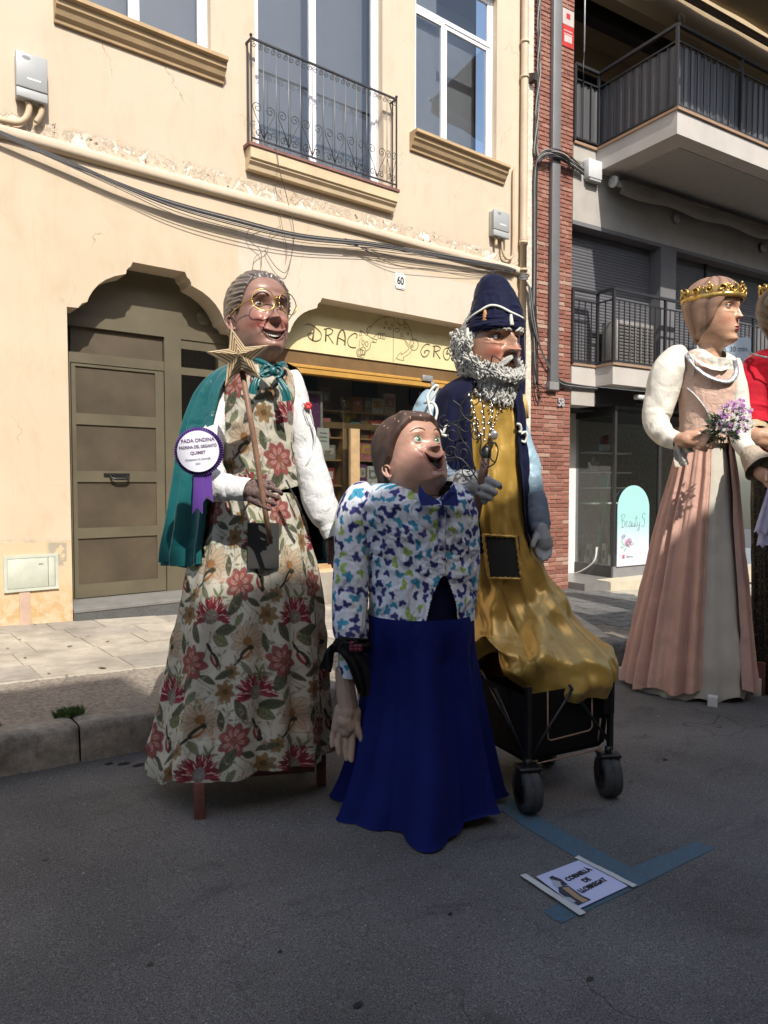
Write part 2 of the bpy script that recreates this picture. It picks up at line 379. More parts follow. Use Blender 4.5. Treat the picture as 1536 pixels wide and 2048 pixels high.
def gstrip(p, q, w, h, m, name):
    a, b = Vector(gxy(*p)), Vector(gxy(*q)); d = (b - a).normalized(); nrm = Vector((-d.y, d.x)) * w
    n = 10; vs = []; 
    for k in range(n + 1):
        c = a + (b - a) * k / n
        for s in (-1, 1): cc = c + nrm * s; vs.append((cc.x - po[0], cc.y - po[1], gz(cc.x) - gz(po[0]) + h + .003 * rr.random()))
    mb = MB(); mb.add(vs, [(2 * k, 2 * k + 2, 2 * k + 3, 2 * k + 1) for k in range(n)]); return mb.build(name, m, ps, fix=False)
gp(pc, .008, M_PAPER, 'sheet', ps)
gstrip((1046, 1754), (1166, 1834), .016, .010, M_TAPE, 'tape_strip'); gstrip((1153, 1718), (1270, 1778), .014, .010, M_TAPE, 'tape_strip')
A0, A1, A3 = Vector(pc[0]), Vector(pc[1]), Vector(pc[3])      # sheet frame: A0->A1 is "up the page", A0->A3 its other edge
def sheet_xy(u, v):                                            # u along the reading direction, v upwards, photo pixel space on the sheet
    p = A0 + (A1 - A0) * u + (A3 - A0) * v; return p
tdir = (Vector(gxy(1216, 1760)) - Vector(gxy(1160, 1788))); ang = math.atan2(tdir.y, tdir.x)
for t, (px, py), sz, sx in (('CORNELLÀ', (1161, 1756), .033, .9), ('DE', (1177, 1767), .033, .9), ('LLOBREGAT', (1190, 1778), .033, .9)):
    g = gxy(px, py); o = text_mesh('lettering', t, sz, M_INK, ps, (g[0] - po[0], g[1] - po[1], gz(g[0]) - gz(po[0]) + .0105), (math.radians(2.0) * -math.sin(ang), math.radians(2.7) * 1, ang), .0004, sx, bold=.0011)
    o.rotation_euler = (0, math.radians(2.75), ang) if False else Matrix(((1, 0, 0), (0, 1, 0), (SL, 0, 1))).to_euler()
    o.rotation_euler = (Matrix.Rotation(math.atan(-SL), 3, 'Y') @ Matrix.Rotation(ang, 3, 'Z')).to_euler()
M_PIC = [mat('print brown', (.20, .12, .07), .7), mat('print navy', (.03, .035, .05), .7), mat('print grey', (.35, .38, .42), .7), mat('print tan', (.36, .25, .15), .7)]
for pts, k in (([(1098, 1760), (1104, 1756), (1122, 1763), (1136, 1774), (1126, 1776), (1112, 1771)], 1), ([(1104, 1764), (1120, 1768), (1124, 1778), (1114, 1780), (1106, 1774)], 2),
               ([(1116, 1778), (1136, 1776), (1164, 1796), (1182, 1804), (1156, 1816), (1140, 1806), (1118, 1790)], 1), ([(1124, 1781), (1136, 1779), (1160, 1798), (1176, 1806), (1166, 1811), (1148, 1800)], 3),
               ([(1126, 1798), (1140, 1800), (1152, 1808), (1144, 1812), (1130, 1804)], 2)):
    gp([gxy(*p) for p in pts], .0095 + .0004 * (k), M_PIC[k], 'printed_figure', ps)
# grass in the kerb joint
def tuft(name, label, x0, y0, z0, n, spread, hgt):
    mb = MB()
    for k in range(n):
        a = rr.uniform(0, 6.28); r = rr.random() ** .7 * spread; x, y = x0 + r * math.cos(a) * 1.6, y0 + r * math.sin(a) * .6; h = hgt * rr.uniform(.4, 1); l = rr.uniform(-.03, .03); l2 = rr.uniform(-.03, .03)
        w = rr.uniform(.0015, .003); mb.add([(x - w, y, z0), (x + w, y, z0), (x + w + l * .5, y + l2 * .4, z0 + h * .6), (x + l, y + l2, z0 + h)], [(0, 1, 2, 3)])
    o = mb.build(name, mat('grass', (.045, .09, .018), .7, var=.4, vs=40), fix=False); o['label'] = label; o['category'] = 'grass'; return stuff(o)
tuft('grass_tuft', 'small green grass tuft growing in the kerb joint', 1.005, 4.15, gz(1) + .198, 420, .05, .06)
tuft('weeds', 'tiny weeds in the crack behind the kerb at left', .62, 4.14, gz(.6) + .198, 70, .035, .02)
# dry leaves and litter
def litter(px, py, h, sz, col, name='fallen_leaf', label='', parent=None):
    g = G(px, py, h); mb = MB(); a = rr.uniform(0, 3.14)
    pts = [(sz * math.cos(t) * (1 if i % 2 else .7), sz * .45 * math.sin(t)) for i, t in enumerate(np.linspace(0, 2 * math.pi, 9)[:-1])]
    mb.add([(g[0] + p[0] * math.cos(a) - p[1] * math.sin(a), g[1] + p[0] * math.sin(a) + p[1] * math.cos(a), g[2] + .004 + rr.uniform(0, .006)) for p in pts], [tuple(range(8))])
    return mb
lf = MB()
for px, py, sz in ((140, 1294, .03), (40, 1280, .022), (133, 1352, .022), (215, 1284, .025), (15, 1298, .018), (98, 1348, .02), (205, 1337, .04), (50, 1317, .018), (70, 1250, .02), (176, 1274, .02)):
    m_ = litter(px, py, .2, sz, None); lf.add(m_.v, m_.f)
o = lf.build('fallen_leaves', mat('dry leaf', (.10, .075, .045), .8, var=.3), fix=False); o['label'] = 'dry brown leaves scattered on the sunny pavement'; o['category'] = 'leaves'; stuff(o)
spots = MB()
for px, py, sz in ((217, 1528, .016), (247, 1528, .024), (277, 1531, .022), (716, 2012, .012), (1180, 1960, .010), (300, 1930, .008), (900, 1830, .007), (1330, 1520, .014), (1290, 1470, .010), (90, 1720, .009), (560, 1905, .006)):
    g = G(px, py); spots.add([(g[0] + sz * math.cos(t) * 1.4, g[1] + sz * math.sin(t) * .9, gz(g[0]) + .004) for t in np.linspace(0, 2 * math.pi, 13)[:-1]], [tuple(range(12))])
o = spots.build('tar_spots', mat('tar spots', (.012, .012, .013), .4), fix=False); struct(o)

gr_ = MB(); rg_ = random.Random(12)
for k in range(900):
    x, y = rg_.uniform(-.2, 5.2), rg_.uniform(.7, 3.9)
    if rg_.random() < .35: y = 3.9 - abs(rg_.gauss(0, .12)); x = rg_.uniform(.2, 6)
    s_ = rg_.uniform(.0015, .0045) * (1.6 if rg_.random() < .06 else 1); a_ = rg_.uniform(0, 6.28); z_ = gz(x)
    gr_.add([(x + s_ * math.cos(a_ + t), y + s_ * math.sin(a_ + t) * .8, z_ + .001) for t in (0, 1.7, 3.1, 4.6)] + [(x, y, z_ + s_ * .9)], [(0, 1, 4), (1, 2, 4), (2, 3, 4), (3, 0, 4)])
o = gr_.build('grit', mat('pale grit', (.30, .28, .25), .9, var=.5, vs=3, bump=0), fix=False); o['label'] = 'fine pale grit scattered over the road'; o['category'] = 'grit'; stuff(o)
# ================================================================== OPPOSITE HOUSES (cast the street's shade)
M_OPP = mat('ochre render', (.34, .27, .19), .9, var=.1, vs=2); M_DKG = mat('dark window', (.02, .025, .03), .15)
ob = thing('terraced_building', 'tall ochre rendered building across the street with a stepped roofline', 'building', (2, -4, 0))
prof = [(-30, -1), (-30, 9.9), (-2.93, 9.9), (-2.93, 8.6), (2.05, 8.78), (2.1, 9.95), (3.5, 9.95), (3.55, 11.6), (3.95, 11.6), (4.0, 9.95), (30, 9.95), (30, -1)]
MB().poly(prof, 0, -7).build('wall', M_OPP, ob)
wp = MB()
w0 = None
for i in range(-6, 8):
    for k, z in enumerate((1.0, 4.2, 6.7)):
        if w0 is None: w0 = MB().box(-.5, .5, -.01, .03, 0, 1.3).build('window', M_DKG, ob)
        else: c_ = w0.copy(); C.objects.link(c_); c_.parent = ob; w0_ = c_; w0_.location = (i * 2.4, .02, z); continue
        w0.location = (i * 2.4, .02, z)
# ================================================================== YELLOW BUILDING  (local frame: x along facade, -y towards street, z up)
def wall_mat():
    m = NT('yellow render'); v = m.coord(); X, Y_, Z = m.xyz()
    n1 = m.noise(.9, 6, v, .6); n2 = m.noise(5, 6, v, .65)
    base = m.ramp(n1, [(.3, (.52, .42, .30)), (.5, (.545, .445, .322)), (.7, (.565, .465, .34))])
    up = m.ramp(n1, [(.3, (.53, .435, .325)), (.7, (.575, .475, .36))])
    col = m.mix(m.val(Z, 4.45, 4.6), base, up)
    # repainted, paler patch over the shop
    wob = m.mul(n2, .05)
    p = m.mul(m.mul(X, 3.568, 'GREATER_THAN'), m.mul(m.mul(Z, wob, 'ADD'), 4.30, 'LESS_THAN'))
    col = m.mix(m.mul(p, .85), col, (.58, .50, .41))
    # sooty mottling
    st = m.val(m.noise(3.2, 8, m.coord((1, 1, .45)), .7, .5), .52, .75); col = m.mix(m.mul(st, .34), col, (.36, .27, .17))
    drip = m.val(m.noise(9, 5, m.coord((1, 1, .08)), .6), .55, .75); col = m.mix(m.mul(drip, .18), col, (.33, .25, .17))
    # hairline cracks
    vo = m.n('ShaderNodeTexVoronoi', feature='DISTANCE_TO_EDGE'); vo.inputs['Scale'].default_value = .62
    ds = m.n('ShaderNodeVectorMath', operation='ADD'); nz = m.n('ShaderNodeTexNoise'); nz.inputs['Scale'].default_value = 1.6; nz.inputs['Detail'].default_value = 6
    m.l(v, nz.inputs['Vector']); m.l(v, ds.inputs[0]); m.l(nz.outputs['Color'], ds.inputs[1]); m.l(ds.outputs[0], vo.inputs['Vector'])
    cr = m.mul(m.val(vo.outputs['Distance'], 0, .0035, 1, 0), m.val(m.noise(1.3, 3, v), .5, .58)); col = m.mix(m.mul(cr, .75), col, (.25, .18, .12))
    # flaking band above the cornice
    band = m.mul(m.val(Z, 4.67, 4.69), m.val(Z, 4.78, 4.86, 1, 0)); fl = m.val(m.noise(7, 8, v, .75, .8), .50, .56)
    flk = m.mul(band, fl); col = m.mix(m.mul(flk, .75), col, (.76, .72, .62))
    ed2 = m.mul(band, m.mul(m.val(m.noise(7, 8, v, .75, .8), .47, .50), m.val(m.noise(7, 8, v, .75, .8), .53, .50), 'MULTIPLY')); col = m.mix(m.mul(ed2, .6), col, (.30, .2, .12))
    rust = m.mul(m.mul(m.val(Z, 4.68, 4.70), m.val(Z, 4.80, 4.88, 1, 0)), m.val(m.noise(15, 4, v, .6), .63, .65)); col = m.mix(rust, col, (.09, .045, .03))
    # chips higher up
    ch = m.mul(m.val(m.noise(4.5, 5, v, .6), .70, .72), m.mul(m.val(X, 1.2, 1.5), m.val(X, 2.6, 2.9, 1, 0))); ch = m.mul(ch, m.val(Z, 4.9, 5.0)); col = m.mix(ch, col, (.74, .68, .55))
    # damp plinth with ochre stains, bare grey patch
    pl = m.mul(m.mul(Z, m.mul(n2, .07), 'ADD'), .985, 'LESS_THAN'); plc = m.ramp(m.noise(6, 7, v, .7, .6), [(.35, (.56, .42, .27)), (.47, (.55, .40, .25)), (.55, (.46, .31, .14)), (.68, (.53, .37, .19)), (.8, (.66, .56, .42))])
    soft = m.val(Z, .35, .62, .95, .12); col = m.mix(pl, col, m.mix(soft, (.58, .43, .285), plc))
    ed = m.mul(m.val(m.noise(8, 6, m.coord((1, 1, 3)), .7), .50, .56), m.mul(m.val(Z, .93, .95), m.val(Z, .975, .99, 1, 0))); col = m.mix(m.mul(ed, .6), col, (.36, .31, .25))
    gp_ = m.mul(m.mul(m.val(X, 1.56, 1.60), m.val(X, 1.76, 1.74)), m.mul(m.val(Z, .70, .73), m.val(Z, .93, .95, 1, 0))); gp_ = m.mul(gp_, m.val(m.noise(9, 5, v, .6), .46, .5)); col = m.mix(gp_, col, (.34, .30, .23))
    lowdirt = m.mul(m.val(m.noise(14, 7, v, .75), .5, .62), m.val(Z, .16, .42, .8, 0)); col = m.mix(lowdirt, col, (.60, .54, .44))
    m.color(col); m.b.inputs['Roughness'].default_value = .9; m.b.inputs['Specular IOR Level'].default_value = .2
    h = m.mul(m.mul(m.noise(2.2, 5, v), .6), m.mul(m.noise(90, 4, v, .7), .10), 'ADD'); h = m.mul(h, m.mul(flk, .5), 'SUBTRACT')
    m.bump(h, .6, .02); return m.m
M_WALL = wall_mat()
yb = thing('yellow_building', 'pale yellow rendered house with arched doorway, iron balcony and toy shop below', 'building', (0, WY, 0))
HW = [(133.6, 613.3), (156, 615.5), (164, 606.5), (174.6, 603.5), (178, 594), (186, 581), (197, 569), (211, 559.5), (228, 552.5), (252, 547.7), (253, 541), (256, 536), (261, 533.5), (265.6, 524)]
HW = [A(*p) for p in HW]; HW = [(p[0] - 1.795, p[1]) for p in HW]
def arch(x0, x1, zb): return [(x0, zb)] + [(x0 + dx, z) for dx, z in HW] + [(x1 - dx, z) for dx, z in HW[::-1]] + [(x1, zb)]
door_hole = arch(1.795, 3.58, .03); shop_hole = arch(4.03, 7.63, .42)
def rect(x0, x1, z0, z1): return [(x0, z0), (x0, z1), (x1, z1), (x1, z0)]
W1 = (1.86, 3.27, 5.98, 7.9); WB = (3.79, 5.56, 5.18, 8.3); W3 = (6.10, 7.62, 6.03, 8.4)
outer = [(-5, -.6), (8.37, -.6), (8.37, 10), (-5, 10)]
def wall_holes(mb, outer, holes, y, rec):
    loops = [outer] + holes; vs = [(x, y, z) for L in loops for x, z in L]; tr = tessellate_polygon([[Vector((x, z, 0)) for x, z in L] for L in loops])
    mb.add(vs, [tuple(t) for t in tr])
    for (L, r) in zip(holes, rec):
        n = len(L); mb.add([(x, y, z) for x, z in L] + [(x, y + r, z) for x, z in L], [(i, (i + 1) % n, (i + 1) % n + n, i + n) for i in range(n)])
wm = MB(); wall_holes(wm, outer, [door_hole, shop_hole, rect(*W1), rect(*WB), rect(*W3)], 0, [.30, .30, .17, .17, .17])
wm.add([(8.37, 0, -.6), (8.37, .9, -.6), (8.37, .9, 10), (8.37, 0, 10)], [(0, 1, 2, 3)])
wm.build('wall', M_WALL, yb, fix=False)
M_OCHRE = mat('ochre moulding', (.40, .28, .155), .85, var=.15, vs=4, bump=.3, bs=50); M_CREAM = mat('cream moulding', (.54, .42, .27), .85, var=.12, vs=4, bump=.3, bs=40)
M_TERR = mat('red sill tile', (.16, .07, .055), .7, var=.2)
# cornice ledge (in lengths, slightly uneven)
cp = MB(); px_ = np.linspace(-4, 8.30, 40); cpro = [(0, 4.565), (-.035, 4.57), (-.058, 4.59), (-.062, 4.61), (-.062, 4.645), (-.05, 4.672), (0, 4.69)]
P = np.array([[(x, y + .003 * math.sin(3 * x + k), z + .006 * math.sin(1.7 * x) - .012 * math.exp(-((x - 3.9) / 1.2) ** 2)) for k, x in enumerate(px_)] for y, z in cpro])
mesh_grid('cornice', P, M_WALL, yb, wrap=False, flip=False)
# sills
def sill(x0, x1, z, name='window_sill'):
    mb = MB(); pr = [(0, z), (-.15, z + .005), (-.155, z - .035), (-.115, z - .05), (-.11, z - .10), (-.085, z - .125), (-.065, z - .17), (-.035, z - .20), (-.03, z - .225), (0, z - .225)]
    return mb.prism(pr, x0, x1).build(name, M_OCHRE, yb)
sill(1.72, 3.40, 5.975); sill(6.0, 7.76, 6.025)
# windows
M_WHITE = mat('white window frame', (.78, .78, .80), .35, var=.02, bump=0); M_GL = glass('window glass', (.90, .91, .92), .10, .008, 0); M_BLIND = mat('grey blind', (.135, .145, .155), .7, var=.05)
def frame_rect(mb, x0, x1, z0, z1, y0, y1, w):
    mb.box(x0, x0 + w, y0, y1, z0, z1).box(x1 - w, x1, y0, y1, z0, z1).box(x0 + w, x1 - w, y0 + .001, y1, z1 - w, z1).box(x0 + w, x1 - w, y0 + .001, y1, z0, z0 + w)
def window(x0, x1, z0, z1, splits, name='window', fw=.055, trans=None):
    f = MB(); frame_rect(f, x0, x1, z0, z1, .09, .15, .04)
    o = f.build(name, M_WHITE, yb)
    xs = [x0 + .04] + splits + [x1 - .04]
    for i in range(len(xs) - 1):
        zt = trans if trans else z1 - .04
        s = MB(); frame_rect(s, xs[i], xs[i + 1], z0 + .04, zt, .10 + .012 * (i % 2), .135 + .012 * (i % 2), fw); s.build('sash', M_WHITE, o)
        MB().box(xs[i] + fw, xs[i + 1] - fw, .118 + .012 * (i % 2), .124 + .012 * (i % 2), z0 + .04 + fw, zt - fw).build('pane', M_GL, o)
    if trans:
        s = MB(); frame_rect(s, x0 + .04, x1 - .04, trans, z1 - .04, .10, .135, fw); s.build('sash', M_WHITE, o)
        MB().box(x0 + .04 + fw, x1 - .04 - fw, .118, .124, trans + fw, z1 - .04 - fw).build('pane', M_GL, o)
    return o
window(*W1, [2.50]); window(*WB, [4.60], fw=.05); window(*W3, [6.70], trans=7.72)
bk = MB(); bk.box(1.8, 3.32, .42, .44, 5.9, 8.0).box(3.74, 5.62, .42, .44, 5.1, 8.3).box(6.05, 7.68, .52, .54, 5.95, 8.3); bk.build('room_curtain', M_BLIND, yb)
MB().box(6.1, 6.64, .20, .215, 6.05, 8.3).build('roller_blind', M_BLIND, yb)
MB().box(2.52, 3.2, .21, .22, 6.0, 7.9).build('roller_blind', M_BLIND, yb)
# dark rooms behind the openings
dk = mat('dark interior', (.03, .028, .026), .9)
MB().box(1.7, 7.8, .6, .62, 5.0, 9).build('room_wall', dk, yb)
# balcony
def bal_slab():
    z = 5.185
    MB().prism([(0, z), (-.145, z), (-.15, z - .035), (0, z - .035)], 3.635, 5.725).build('balcony_tile', M_TERR, yb)
    MB().prism([(0, z - .036), (-.135, z - .036), (-.135, z - .155), (-.115, z - .165), (-.115, z - .185), (-.085, z - .215), (-.075, z - .26), (0, z - .26)], 3.66, 5.70).build('balcony_slab', M_CREAM, yb)
bal_slab()
M_IRON = mat('dark wrought iron', (.045, .04, .04), .45, metal=.3, var=.25, bump=.2)
rl = bpy.data.objects.new('balcony_railing', None); C.objects.link(rl); rl.parent = yb
XR0, XR1, YR, ZR0, ZR1 = 3.67, 5.69, -.125, 5.20, 6.29
MB().box(XR0, XR1, YR - .012, YR + .012, ZR1 - .012, ZR1 + .006).box(XR0, XR0 + .02, YR + .012, 0, ZR1 - .012, ZR1 + .006).box(XR1 - .02, XR1, YR + .012, 0, ZR1 - .012, ZR1 + .006).build('handrail', M_IRON, rl)
MB().box(XR0, XR1, YR - .008, YR + .008, ZR0 + .03, ZR0 + .045).build('bottom_rail', M_IRON, rl)
for xx in (XR0 + .005, XR1 - .005):
    MB().box(xx - .008, xx + .008, YR - .008, YR + .008, ZR0 - .02, ZR1 + .02).sphere((xx, YR, ZR1 + .03), .018, 8, 6).build('corner_post', M_IRON, rl)
    MB().box(xx - .006, xx + .006, -.05, -.038, ZR0 - .02, ZR1 - .01).build('side_bar', M_IRON, rl)
nb = 12; dxb = (XR1 - XR0) / (nb + 1); bal0 = None
for k in range(1, nb + 1):
    if bal0 is None: bal0 = MB().tube([(0, 0, 0), (0, 0, ZR1 - ZR0 - .03)], .0055, 6).build('baluster', mat('pale worn iron', (.16, .155, .15), .45, metal=.3), rl); o = bal0
    else: o = bal0.copy(); C.objects.link(o); o.parent = rl
    o.location = (XR0 + dxb * k, YR, ZR0 + .03)
def tubes(paths, r, name, m, par, n=5):
    mb = MB()
    for p in paths: mb.tube(p, r, n)
    return mb.build(name, m, par, fix=False)
top_s = tubes([spiral((-.037, 0, 0), .034, .008, 1.3, math.pi / 2, 20, hand=1), spiral((.037, 0, 0), .034, .008, 1.3, math.pi / 2, 20, hand=-1)], .0042, 'scroll', M_IRON, rl)
for k in range(nb + 1):
    o = top_s if k == 0 else top_s.copy()
    if k: C.objects.link(o); o.parent = rl
    o.location = (XR0 + dxb * (k + .5), YR, ZR1 - .06)
def lyre():
    w = dxb; P1 = [(0, 0, .02)] + [(-.30 * w, 0, .16), (-.62 * w, 0, .30)]; P1 = [(0, 0, .03), (-w * .35, 0, .17), (-w * .82, 0, .31)]
    a = [Vector(p) for p in P1] + [p for p in spiral((-w * .50, 0, .345), .058, .012, 1.35, math.pi * 1.0, 26, hand=-1)]
    b = [Vector((-p.x, p.y, p.z)) for p in a]
    c = [Vector((0, 0, .03))] + [p for p in spiral((-w * .42, 0, .075), .045, .010, 1.3, -.2, 22, hand=1)]
    d = [Vector((-p.x, p.y, p.z)) for p in c]
    return tubes([a, b, c, d], .0045, 'lyre_scroll', M_IRON, rl)
l0 = lyre()
for k in range(0, 7):
    o = l0 if k == 0 else l0.copy()
    if k: C.objects.link(o); o.parent = rl
    o.location = (XR0 + dxb * (2 * k + 1) - .0, YR, ZR0 + .03)
    if k == 6: o.location.x = XR1 - dxb * .55; o.scale = (.55, 1, 1)
# loose wires hanging from the balcony
M_WIRE = mat('grey wire', (.10, .09, .085), .5, bump=0); M_CABLE = mat('black cable', (.022, .022, .024), .45, bump=0); M_CABG = mat('grey cable', (.20, .19, .18), .55, bump=0)
def apt(px, py, off=0.0): x, z = A(px, py, off); return (x, -off, z)
def wire(pts, r, m, name, label, off=.03, group=None, n=8, cat='wire'):
    P = smooth_pts([apt(p[0], p[1], p[2] if len(p) > 2 else off) for p in pts], n); P = [Vector((p.x, p.y + WY, p.z)) for p in P]
    o0 = P[0].copy(); mb = MB().tube([p - o0 for p in P], r, 6, smooth=True); o = mb.build(name, m, fix=False, loc=o0); return tag(o, label, cat, group)
wire([(512, 262, .12), (540, 300, .14), (552, 300, .15), (560, 345, .15), (575, 400, .06), (588, 470, .05), (575, 540, .05), (556, 538, .05), (535, 510, .04), (530, 500)], .004, M_WIRE, 'hanging_wire', 'thin loose wire looping down from the balcony to above the spectacled head')
wire([(540, 300, .14), (548, 360, .05), (562, 440, .04), (573, 495, .04), (572, 520, .04)], .003, M_WIRE, 'hanging_wire', 'thin straight wire hanging under the left end of the balcony')
wire([(522, 448, .06), (496, 462, .05), (500, 482, .05), (520, 500, .05), (523, 525, .04), (520, 545, .03)], .0035, M_WIRE, 'hanging_wire', 'thin bent wire behind the crown of the grey haired head')
wire([(560, 452, .06), (540, 470, .05), (535, 495, .05), (510, 515, .04), (505, 545, .03)], .003, M_WIRE, 'hanging_wire', 'short kinked wire crossing beside the grey haired head')
# cables along the cornice
CABL = ['thick black cable topmost along the cornice ledge', 'grey cable just under the topmost cable of the cornice', 'thickest black cable in the middle of the cornice bundle', 'grey cable sagging lowest but one before the doorway arch', 'black cable sagging below the thick middle cable', 'thin grey cable tight against the cornice ledge', 'black cable hugging the underside of the cornice', 'thin pale wire sagging under the black cornice cables', 'thin pale wire hanging lowest of all under the cornice']
THL = ['thin black cable highest above number sixty', 'thin grey cable second in the fan above number sixty', 'thin black cable in the middle of the fan above number sixty', 'thin grey cable fourth in the fan above number sixty', 'thin black cable lowest in the fan above number sixty']
for k in range(9):
    j = k * 2.2; sag = [0, 3, 6, 9, 12, 1, 4, 18, 25][k]; m_ = [M_CABLE, M_CABG, M_CABLE, M_CABG, M_CABLE, M_CABG, M_CABLE, M_WIRE, M_WIRE][k]
    pts = [(-60, 236 + j * .4, .09), (0, 262 + j * .5, .09), (130, 318 + j * .6, .09), (240, 366 + sag * .5, .09), (350, 404 + sag, .09), (470, 436 + sag * 1.2, .09), (600, 468 + sag * .9, .09), (760, 487 + sag * .6, .085), (900, 514 + sag * .5 - j * .3, .085), (1000, 530 + sag * .3, .085), (1032, 540 + j * .3, .06)]
    wire(pts, [.007, .006, .008, .006, .006, .005, .006, .004, .004][k], m_, 'wall_cable', CABL[k], group='cables along the cornice', cat='cable')
for k in range(5):
    pts = [(690, 492 - k * 4, .08), (780, 498 + k * 7, .07), (860, 514 + k * 6 - (k % 2) * 8, .07), (950, 528 + k * 4, .07), (1030, 548 - k * 2, .07)]
    wire(pts, .0035, M_WIRE if k % 2 else M_CABLE, 'thin_cable', THL[k], group='thin cables above the shop', cat='cable')
# ---- arched doorway: door, sidelight
M_BRZ = mat('bronze door frame', (.145, .125, .083), .42, metal=.35, var=.16, vs=2.2, bump=.12, bs=120); M_BRP = mat('bronze door panel', (.085, .066, .042), .5, metal=.2, var=.25, vs=2.5, bump=.1, bs=160)
dr = bpy.data.objects.new('door', None); C.objects.link(dr); dr.parent = yb
YD = .30
fr = MB(); fr.box(1.74, 1.885, YD, YD + .08, .2, 2.70).box(2.835, 3.02, YD - .015, YD + .08, .3, 3.06).box(1.74, 2.835, YD, YD + .08, 2.70, 2.80).box(1.74, 3.62, YD - .012, YD + .08, 3.06, 3.17).box(1.74, 3.62, YD + .02, YD + .08, 3.17, 3.75).box(3.46, 3.62, YD, YD + .08, .3, 3.06).box(3.02, 3.46, YD + .001, YD + .08, 2.96, 3.06).box(3.02, 3.46, YD + .001, YD + .08, 2.68, 2.76).box(3.02, 3.46, YD + .001, YD + .08, .3, 1.0)
fr.build('door_frame', M_BRZ, dr)
MB().box(1.90, 2.83, YD + .03, YD + .05, 2.80, 3.06).build('transom_panel', M_BRP, dr)
lf_ = MB(); xa, xb, xl, xr_ = 1.893, 2.828, 1.932, 2.735
lf_.box(xa, xl, YD - .004, YD + .05, .34, 2.69).box(xr_, xb, YD - .004, YD + .05, .34, 2.69)
for z0, z1 in ((.34, .475), (.94, 1.045), (1.51, 1.622), (2.087, 2.199), (2.665, 2.69)): lf_.box(xl, xr_, YD - .003, YD + .05, z0, z1)
lf_.build('leaf_frame', M_BRZ, dr)
for z0, z1 in ((.475, .94), (1.045, 1.51), (1.622, 2.087), (2.199, 2.665)): MB().box(xl, xr_, YD + .012, YD + .03, z0, z1).build('door_panel', M_BRP, dr)
hb = MB(); hb.box(2.19, 2.45, YD - .012, YD - .004, 1.565, 1.60)
hb.tube([(2.25, YD - .008, 1.58), (2.26, YD - .04, 1.55), (2.30, YD - .05, 1.54), (2.40, YD - .05, 1.54), (2.43, YD - .04, 1.55), (2.43, YD - .008, 1.575)], .012, 8); hb.build('handle', mat('black plastic', (.012, .012, .013), .35, bump=0), dr)
sp = MB().box(3.02, 3.46, YD + .02, YD + .03, 2.76, 2.96).box(3.02, 3.46, YD + .02, YD + .03, 1.0, 2.68).build('sidelight_glass', glass('dark glass', (.6, .62, .64), .12, .02, .5), dr)
ms = MB()
for k in range(9): ms.box(3.03 + k * .05, 3.035 + k * .05, YD + .035, YD + .038, 2.3, 2.96)
for k in range(12): ms.box(3.02, 3.46, YD + .036, YD + .039, 2.32 + k * .055, 2.325 + k * .055)
ms.build('wire_mesh', mat('mesh wire', (.45, .45, .43), .5), dr)
MB().box(3.0, 3.5, YD + .2, YD + .22, .9, 3.1).build('hall_backing', mat('hall wall', (.16, .15, .14), .8), dr)
MB().lathe([(.0, 0), (.085, 0), (.09, -.03), (.075, -.05), (.07, -.035), (.0, -.03)], (3.30, YD + .0, 3.33), 20, 'y').build('round_light', M_BRZ, dr)
M_TERZ = stone_mat('dark terrazzo', (.03, .03, .03), (.13, .13, .125), 120, .2, .4); M_MARB = mat('grey marble', (.17, .165, .155), .35, var=.15)
MB().prism([(.4, .345), (.4, .25), (-.028, .25), (-.028, .275), (.0, .285)], 1.80, 3.575).build('threshold', M_MARB, yb)
MB().box(1.80, 3.575, -.02, .4, -.1, .249).build('doorstep', M_TERZ, yb)
MB().box(1.70, 3.02, YD + .085, YD + .095, .2, 3.8).build('door_backing', M_BRZ, dr)
# ---- shop front
M_ORW = mat('orange painted shutter box', (.42, .23, .05), .5, var=.12, bump=.1); M_ORB = mat('brown shutter housing', (.15, .085, .03), .6, var=.2); M_YEL = mat('yellow sign board', (.62, .545, .30), .6, var=.10, vs=3, bump=.05)
sg = thing('shop_sign', 'yellow shop sign board lettered DRAC GROC with a line drawn dragon', 'sign', (5.8, WY + .25, 3.0))
arch_in = [(max(4.06, min(7.6, x)), z) for x, z in arch(4.03, 7.63, 3.10)]
MB().poly([(x - 5.8, z - 3.0) for x, z in [(4.03, 3.10)] + [(x0_, z0_) for x0_, z0_ in arch(4.03, 7.63, 3.10)[1:-1]] + [(7.63, 3.10)]], .0, .04).build('board', M_YEL, sg)
M_LINE = mat('dark brown sign paint', (.10, .075, .03), .6, bump=0)
def stroke(pts, w, name='letter', ox=550, oy=560, sc=3.84, multi=None, n=5):
    mb = MB()
    for st in (multi or [pts]):
        q = [A(ox + x / sc, oy + y / sc, -.25) for x, y in st]; q = smooth_pts([(x - 5.8, 0, z - 3.0) for x, z in q], n) if len(q) > 2 else [Vector((x - 5.8, 0, z - 3.0)) for x, z in q]
        mb.tube([(p.x, -.002, p.z) for p in q], w, 6, flat=.35)
    return mb.build(name, M_LINE, sg, fix=False)
